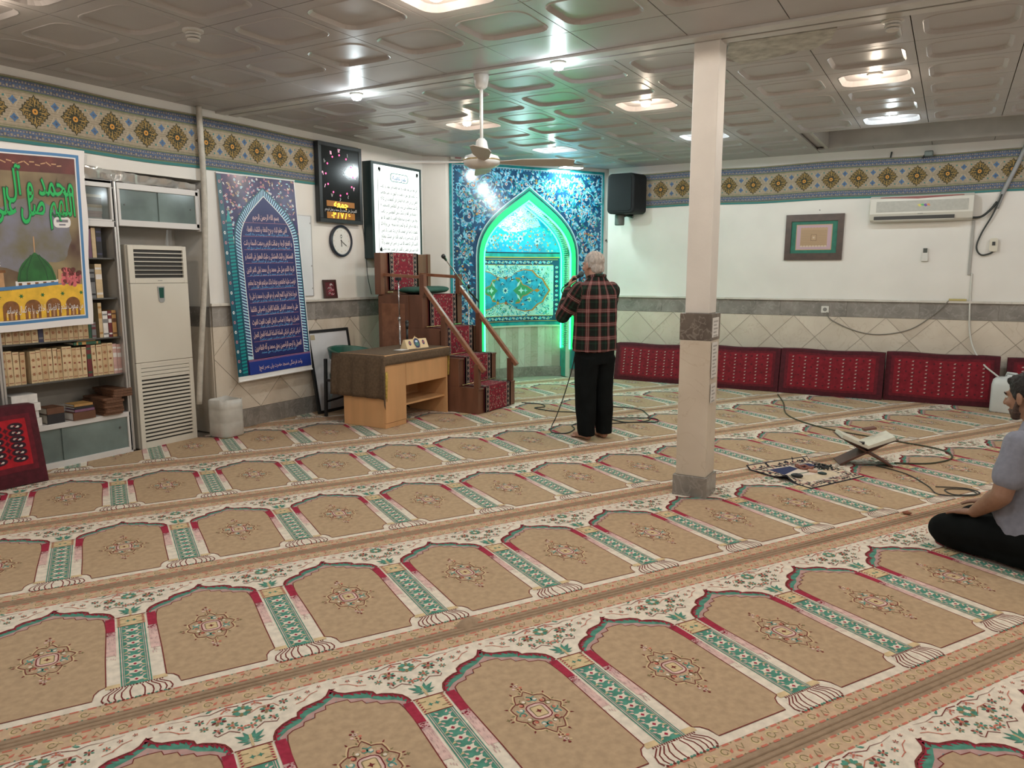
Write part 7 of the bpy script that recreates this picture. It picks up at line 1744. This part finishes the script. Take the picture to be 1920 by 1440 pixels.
def add_hand(mb, wrist, fwd, nrm, thumb_side, curl, spread=.06, s=1.0, thumb_curl=.5):
    """fwd: wrist to knuckles, nrm: out of the palm, thumb_side: unit vector towards the thumb"""
    w = Vector(wrist); f = Vector(fwd).normalized(); n = Vector(nrm); n = (n - f * n.dot(f)).normalized(); t = Vector(thumb_side); t = (t - f * t.dot(f) - n * t.dot(n)).normalized()
    for k in range(4):
        o = t * (.030 - .020 * k) * s
        capsule(mb, w + f * .010 * s + o * .6, w + f * .082 * s + o, .015 * s, .0125 * s, 10)
    tips = []
    for k, L in enumerate((.070, .078, .073, .058)):
        o = t * (.031 - .0205 * k) * s; p = w + f * (.086 - .004 * abs(k - 1)) * s + o; ang = curl[0] * .35
        d0 = (f + t * (spread * (1.5 - k))).normalized()
        for j, (q, r0, r1) in enumerate(((.44, .0100, .0092), (.31, .0092, .0085), (.25, .0085, .0072))):
            d = (d0 * math.cos(ang) + n * math.sin(ang)).normalized(); p2 = p + d * L * q * s
            capsule(mb, p, p2, r0 * s, r1 * s, 10); p = p2; ang += curl[min(j + 1, len(curl) - 1)]
        tips.append(p)
    p = w + f * .022 * s + t * .026 * s; d = (f * .55 + t * .75 + n * .25).normalized(); ang = 0
    for L, r0, r1 in ((.040, .015, .0120), (.032, .0118, .0105), (.026, .0105, .0085)):
        p2 = p + d * L * s; capsule(mb, p, p2, r0 * s, r1 * s, 10); p = p2; d = (d + f * .35 * thumb_curl + n * thumb_curl * .55 - t * thumb_curl * .35).normalized()
    return tips
def skin_mat(name, col): return mat(name, col, .55, var=.10, scale=16, detail=3)
def wrinkle(me, amp, sc, zfun=None):
    me.calc_loop_triangles()
    ns = [v.normal.copy() for v in me.vertices]
    for v, n in zip(me.vertices, ns):
        q = v.co; k = mnoise.noise(Vector((q.x * sc, q.y * sc, q.z * sc * .6))) + .5 * mnoise.noise(Vector((q.x * sc * 2.3, q.y * sc * 2.3, q.z * sc * 1.2)))
        v.co = q + n * (amp * k * (zfun(q) if zfun else 1))
def plaid_material():
    m = bpy.data.materials.new('plaid_flannel'); m.use_nodes = True; nt = m.node_tree; bs = nt.nodes['Principled BSDF']; bs.inputs['Roughness'].default_value = .9; bs.inputs['Specular IOR Level'].default_value = .15
    at = nt.nodes.new('ShaderNodeAttribute'); at.attribute_name = 'weave'; sx = nt.nodes.new('ShaderNodeSeparateXYZ'); nt.links.new(at.outputs['Vector'], sx.inputs[0])
    ramps = []
    for i, per in enumerate((.118, .122)):
        d = nt.nodes.new('ShaderNodeMath'); d.operation = 'DIVIDE'; d.inputs[1].default_value = per; nt.links.new(sx.outputs[i], d.inputs[0])
        fr = nt.nodes.new('ShaderNodeMath'); fr.operation = 'FRACT'; nt.links.new(d.outputs[0], fr.inputs[0])
        r = nt.nodes.new('ShaderNodeValToRGB'); r.color_ramp.interpolation = 'CONSTANT'; nt.links.new(fr.outputs[0], r.inputs[0])
        dk, rd, wt, gn = (.012, .016, .014), (.17, .04, .042), (.52, .36, .34), (.02, .045, .03)
        e = r.color_ramp.elements; e[0].position = 0; e[0].color = (*dk, 1); e[1].position = .30; e[1].color = (*gn, 1)
        for p, c in ((.42, dk), (.56, rd), (.64, wt), (.675, rd), (.755, wt), (.79, rd), (.87, dk)):
            q = e.new(p); q.color = (*c, 1)
        ramps.append(r)
    mx = nt.nodes.new('ShaderNodeMixRGB'); mx.inputs[0].default_value = .5; nt.links.new(ramps[0].outputs[0], mx.inputs[1]); nt.links.new(ramps[1].outputs[0], mx.inputs[2])
    nt.links.new(mx.outputs[0], bs.inputs['Base Color']); return m

# ---------------------------------------------------------------- standing man with the microphone
man = thing('person', 'standing grey haired man in plaid shirt and black trousers holding a microphone', 'person', (-2.782, 6.26, TOPZ + .003), A59)
V = Vector
SHL, SHR = V((-.176, .0, 1.375)), V((.176, .0, 1.375)); ELL, ELR = V((-.275, .12, 1.135)), V((.24, .14, 1.13)); WRL, WRR = V((-.125, .255, 1.375)), V((.07, .27, 1.25))
HC = V((-.01, .035, 1.585)); HM = Matrix.Rotation(R(10), 3, 'Z') @ Matrix.Rotation(R(-4), 3, 'X')
b = MB(); add_head(b, HC, HM, 1.0)
loft(b, [(0, 0, .84, .14, .10), (0, 0, 1.0, .145, .10), (0, .01, 1.2, .155, .105), (0, 0, 1.36, .16, .09), (0, -.005, 1.44, .09, .07), (0, -.005, 1.50, .06, .058)])
for sh, el, wr in ((SHL, ELL, WRL), (SHR, ELR, WRR)): capsule(b, sh, el, .05, .042); capsule(b, el, wr, .042, .028)
for s in (-1, 1):
    capsule(b, (s * .085, 0, .86), (s * .09, .012, .48), .085, .06); capsule(b, (s * .09, .012, .48), (s * .095, -.02, .08), .058, .036)
    fx = s * .095; an = R(8) * -s
    T = lambda x, y, z: (fx + x * math.cos(an) - y * math.sin(an), -.02 + x * math.sin(an) + y * math.cos(an), z)
    capsule(b, T(0, -.025, .034), T(0, .06, .045), .033, .034); capsule(b, T(0, .06, .042), T(0, .155, .024), .036, .024); capsule(b, T(-s * .018, .03, .03), T(-s * .012, .14, .02), .025, .019)
    for k in range(5): x = (-s) * (.030 - .0155 * k); capsule(b, T(x, .172 - .006 * k * k * .5, .016), T(x * 1.08, .212 - .005 * k * k * .55, .012), .0125 - .001 * k, .0115 - .001 * k, 8)
MIC0 = V((-.075, .205, 1.475)); MICD = (V((-.02, .165, 1.525)) - MIC0).normalized()     # towards the mouth
tipsL = add_hand(b, WRL, V((.25, -.12, 1.0)), V((.75, -.55, -.1)), V((.2, -.9, .3)), (.9, .95, .9), s=1.0, thumb_curl=.9)
tipsR = add_hand(b, WRR, V((-.85, .1, .75)), V((-.4, -.75, -.4)), V((.5, -.3, .85)), (.6, .7, .6), s=1.0)
body = remesh(b, .0058, 2)
SK1 = skin_mat('skin_ruddy', (.46, .25, .18))
link('body', body, [SK1], man)
face_bits(HC, HM, man, 1.0, brow=(.4, .37, .34))
b = MB(); b.ell(HC + HM @ V((0, -.022, .040)), (.085, .096, .086), 24, 16, M=HM); b.ell(HC + HM @ V((0, -.055, -.028)), (.068, .055, .062), 20, 12, M=HM)
for q in (-1, 1): b.ell(HC + HM @ V((q * .070, -.012, .012)), (.014, .035, .040), 10, 8, M=HM)
hair = remesh(b, .006, 2); wrinkle(hair, .006, 60)
link('hair', hair, [mat('hair_grey', (.46, .40, .36), .8, var=.3, scale=60, bump=.6, bscale=200, stretch=(1, 1, .25))], man)
# shirt
b = MB()
loft(b, [(0, .0, .815, .212, .150), (0, .0, .86, .214, .152), (0, .0, 1.0, .204, .146), (0, .0, 1.15, .206, .145), (0, -.005, 1.28, .208, .138), (0, -.01, 1.36, .198, .118), (0, -.012, 1.415, .150, .095), (0, -.012, 1.465, .092, .074), (0, -.014, 1.50, .070, .066)])
for sh, el, wr in ((SHL, ELL, WRL), (SHR, ELR, WRR)):
    capsule(b, sh + V((0, 0, -.012)), el, .078, .068); capsule(b, el, el + (wr - el) * .86, .066, .048)
shirt = remesh(b, .009, 4); wrinkle(shirt, .007, 11)
wv = shirt.attributes.new('weave', 'FLOAT_VECTOR', 'POINT')
def segpar(p, a, c):
    d = c - a; t = max(0, min(1, (p - a).dot(d) / d.length_squared)); return t, (p - (a + d * t))
for i, v in enumerate(shirt.vertices):
    p = v.co; best = None
    for a, c, r0 in ((SHL, ELL, .07), (ELL, WRL, .055), (SHR, ELR, .07), (ELR, WRR, .055)):
        t, d = segpar(p, a, c)
        if d.length < r0 * 1.35 and (abs(p.x) > .195 or p.y > .13) and (best is None or d.length < best[0]):
            ax = (c - a).normalized(); e1 = ax.cross(V((0, 0, 1))).normalized(); e2 = ax.cross(e1)
            best = (d.length, math.atan2(d.dot(e2), d.dot(e1)) * .062, (c - a).length * t + (.3 if r0 < .06 else 0))
    wv.data[i].vector = (best[1], best[2], 0) if best else (math.atan2(p.x, -p.y) * .185 + .03, p.z, 0)
link('shirt', shirt, [plaid_material()], man)
b = MB(); col_ = []
for k in range(25): a = 2 * math.pi * k / 24; col_.append((.072 * math.cos(a), -.012 + .070 * math.sin(a), 1.485 + .012 * math.cos(a + 1.57)))
b.tube(col_[:-1], .016, 8, closed=True); cm_ = b.mesh('collar', True); at_ = cm_.attributes.new('weave', 'FLOAT_VECTOR', 'POINT')
for i, v in enumerate(cm_.vertices): at_.data[i].vector = (math.atan2(v.co.x, v.co.y) * .07, v.co.z, 0)
link('collar', cm_, [_m for _m in bpy.data.materials if _m.name == 'plaid_flannel'], man)
# trousers
b = MB()
loft(b, [(0, 0, .70, .180, .13), (0, 0, .82, .188, .135), (0, 0, .92, .18, .125), (0, 0, .98, .17, .115)])
for s in (-1, 1):
    loft(b, [(s * .098, -.035, .045, .070, .074), (s * .098, -.024, .10, .075, .085), (s * .096, -.008, .28, .085, .100), (s * .094, .004, .48, .090, .105), (s * .090, .004, .62, .096, .115), (s * .088, 0, .76, .102, .128)])
tr = remesh(b, .009, 3); wrinkle(tr, .006, 9); link('trousers', tr, [mat('black_cloth', (.006, .0075, .008), .9, var=.3, scale=6, spec=.12)], man)
# microphone in his hand, with its cable
MW = pmat(man)
mc = thing('microphone', 'handheld microphone held to the mouth of the standing man', 'microphone', MW @ MIC0)
b = MB(); b.tube([MW @ (MIC0 - MICD * .13), MW @ (MIC0 + MICD * .0), MW @ (MIC0 + MICD * .03)], [.010, .014, .017], 12); b.build('handle', M_blkf, mc, smooth=True)
b = MB(); b.ell(MW @ (MIC0 + MICD * .055), (.027, .027, .030), 16, 10); b.build('grille', mat('mic_grille', (.10, .16, .17), .35, metal=.5, bump=.5, bscale=400), mc, smooth=True)
ce = MW @ (MIC0 - MICD * .13)
cable('microphone_cable', 'black cable hanging from the microphone and trailing over the carpet', [ce, ce + V((-.03, .0, -.06)), V((-3.02, 6.36, 1.15)), V((-3.05, 6.40, .75)), V((-3.17, 6.46, .40)), V((-3.30, 6.52, .12)), V((-3.34, 6.50, .02)), V((-3.22, 6.27, Zc)), V((-3.08, 6.30, Zc)), V((-3.10, 6.52, Zc)), V((-3.20, 6.68, Zc)), V((-3.12, 6.86, Zc)), V((-2.9, 6.95, Zc)), V((-2.72, 7.12, Zc)), V((-2.52, 7.25, Zc)), V((-2.62, 7.42, Zc)), V((-2.95, 7.25, Zc)), V((-3.2, 7.22, Zc))], .0055, M_cabd)
cable('floor_cable', 'black cable looping over the carpet from the pulpit past the standing man', [V((-4.28, 7.55, Zc)), V((-4.05, 7.58, Zc)), V((-3.92, 7.45, Zc)), V((-3.98, 7.32, Zc)), V((-3.7, 7.25, Zc)), V((-3.4, 7.33, Zc)), V((-3.1, 7.22, Zc)), V((-2.8, 7.08, Zc)), V((-2.62, 7.3, Zc)), V((-2.78, 7.65, Zc)), V((-2.95, 7.85, Zc)), V((-3.25, 7.84, Zc)), V((-3.45, 7.7, Zc))], .0055, M_cabd)

# ---------------------------------------------------------------- kneeling man at the right edge
kn = thing('person', 'kneeling man in a grey t-shirt and black trousers with hands on his thighs', 'person', (.455, 4.635, TOPZ + .003), A59)
HC = V((0, .085, .885)); HM = Matrix.Rotation(R(-4), 3, 'Z') @ Matrix.Rotation(R(-12), 3, 'X')
SHL, SHR = V((-.195, .005, .675)), V((.195, .005, .675)); ELL, ELR = V((-.265, .03, .405)), V((.265, .05, .405)); WRL, WRR = V((-.165, .21, .252)), V((.10, .255, .262))
b = MB(); add_head(b, HC, HM, 1.02)
loft(b, [(0, -.03, .17, .15, .11), (0, 0, .35, .16, .13), (0, 0, .55, .165, .12), (0, 0, .67, .15, .09), (0, .01, .745, .08, .065), (0, .03, .79, .06, .058)])
for sh, el, wr in ((SHL, ELL, WRL), (SHR, ELR, WRR)): capsule(b, sh, el, .058, .049); capsule(b, el, el + (wr - el) * .3, .050, .051); capsule(b, el + (wr - el) * .3, wr, .050, .031)
add_hand(b, WRL, V((.10, 1, -.22)), V((0, -.2, -1)), V((1, 0, 0)), (.12, .18, .15), spread=.12); add_hand(b, WRR, V((-.25, 1, -.22)), V((0, -.2, -1)), V((-1, 0, 0)), (.12, .18, .15), spread=.12)
for s in (-1, 1):
    capsule(b, (s * .11, 0, .15), (s * .13, .38, .085), .08, .06); capsule(b, (s * .13, .38, .07), (s * .11, -.06, .055), .055, .04)
    capsule(b, (s * .11, -.06, .05), (s * .10, -.20, .038), .036, .03)
    capsule(b, (s * .10, -.12, .03), (s * .10, -.24, .025), .028, .02)
link('body', remesh(b, .0058, 2), [skin_mat('skin_tan', (.30, .165, .11))], kn)
face_bits(HC, HM, kn, 1.02, brow=(.02, .015, .012), lip=(.26, .12, .10))
b = MB(); b.ell(HC + HM @ V((0, -.020, .043)), (.087, .097, .088), 24, 16, M=HM); b.ell(HC + HM @ V((0, -.055, -.012)), (.074, .055, .062), 20, 12, M=HM); b.ell(HC + HM @ V((0, .045, .088)), (.055, .040, .030), 16, 10, M=HM)
for q in (-1, 1): b.ell(HC + HM @ V((q * .071, .004, .020)), (.013, .030, .040), 10, 8, M=HM)
hair = remesh(b, .006, 1); wrinkle(hair, .008, 50); link('hair', hair, [mat('hair_black', (.014, .012, .012), .7, bump=.6, bscale=160)], kn)
b = MB(); b.ell(HC + HM @ V((0, .040, -.070)), (.0535, .060, .044), 20, 12, M=HM); b.ell(HC + HM @ V((0, .073, -.098)), (.026, .026, .022), 14, 10, M=HM)
for q in (-1, 1): capsule(b, HC + HM @ V((q * .066, .012, -.02)), HC + HM @ V((q * .050, .045, -.075)), .012, .016)
st = remesh(b, .005, 2); link('stubble', st, [mat('stubble', (.085, .055, .045), .8, var=.35, scale=120)], kn)
# t-shirt
b = MB()
loft(b, [(0, -.06, .12, .215, .15), (0, -.045, .16, .218, .165), (0, -.005, .27, .208, .175), (0, .005, .40, .198, .165), (0, .0, .53, .203, .145), (0, -.005, .63, .205, .122), (0, 0, .69, .17, .098), (0, .015, .735, .095, .076), (0, .022, .765, .072, .066)])
for sh, el in ((SHL, ELL), (SHR, ELR)): capsule(b, sh + V((0, 0, -.012)), sh + (el - sh) * .62, .080, .076)
ts_ = remesh(b, .009, 3); wrinkle(ts_, .009, 9); link('t_shirt', ts_, [mat('grey_jersey', D(112, 111, 117), .9, var=.08, scale=40)], kn)
b = MB()
for s in (-1, 1):
    capsule(b, (s * .105, -.06, .165), (s * .135, .37, .110), .118, .088); capsule(b, (s * .135, .36, .090), (s * .12, -.14, .080), .082, .068)
loft(b, [(0, -.10, .06, .19, .13), (0, -.09, .16, .20, .14), (0, -.06, .24, .19, .13)])
tr = remesh(b, .010, 4); wrinkle(tr, .006, 10)
for v in tr.vertices: v.co.z = max(v.co.z, .004)
link('trousers', tr, [mat('black_cloth', (.010, .012, .012), .85)], kn)
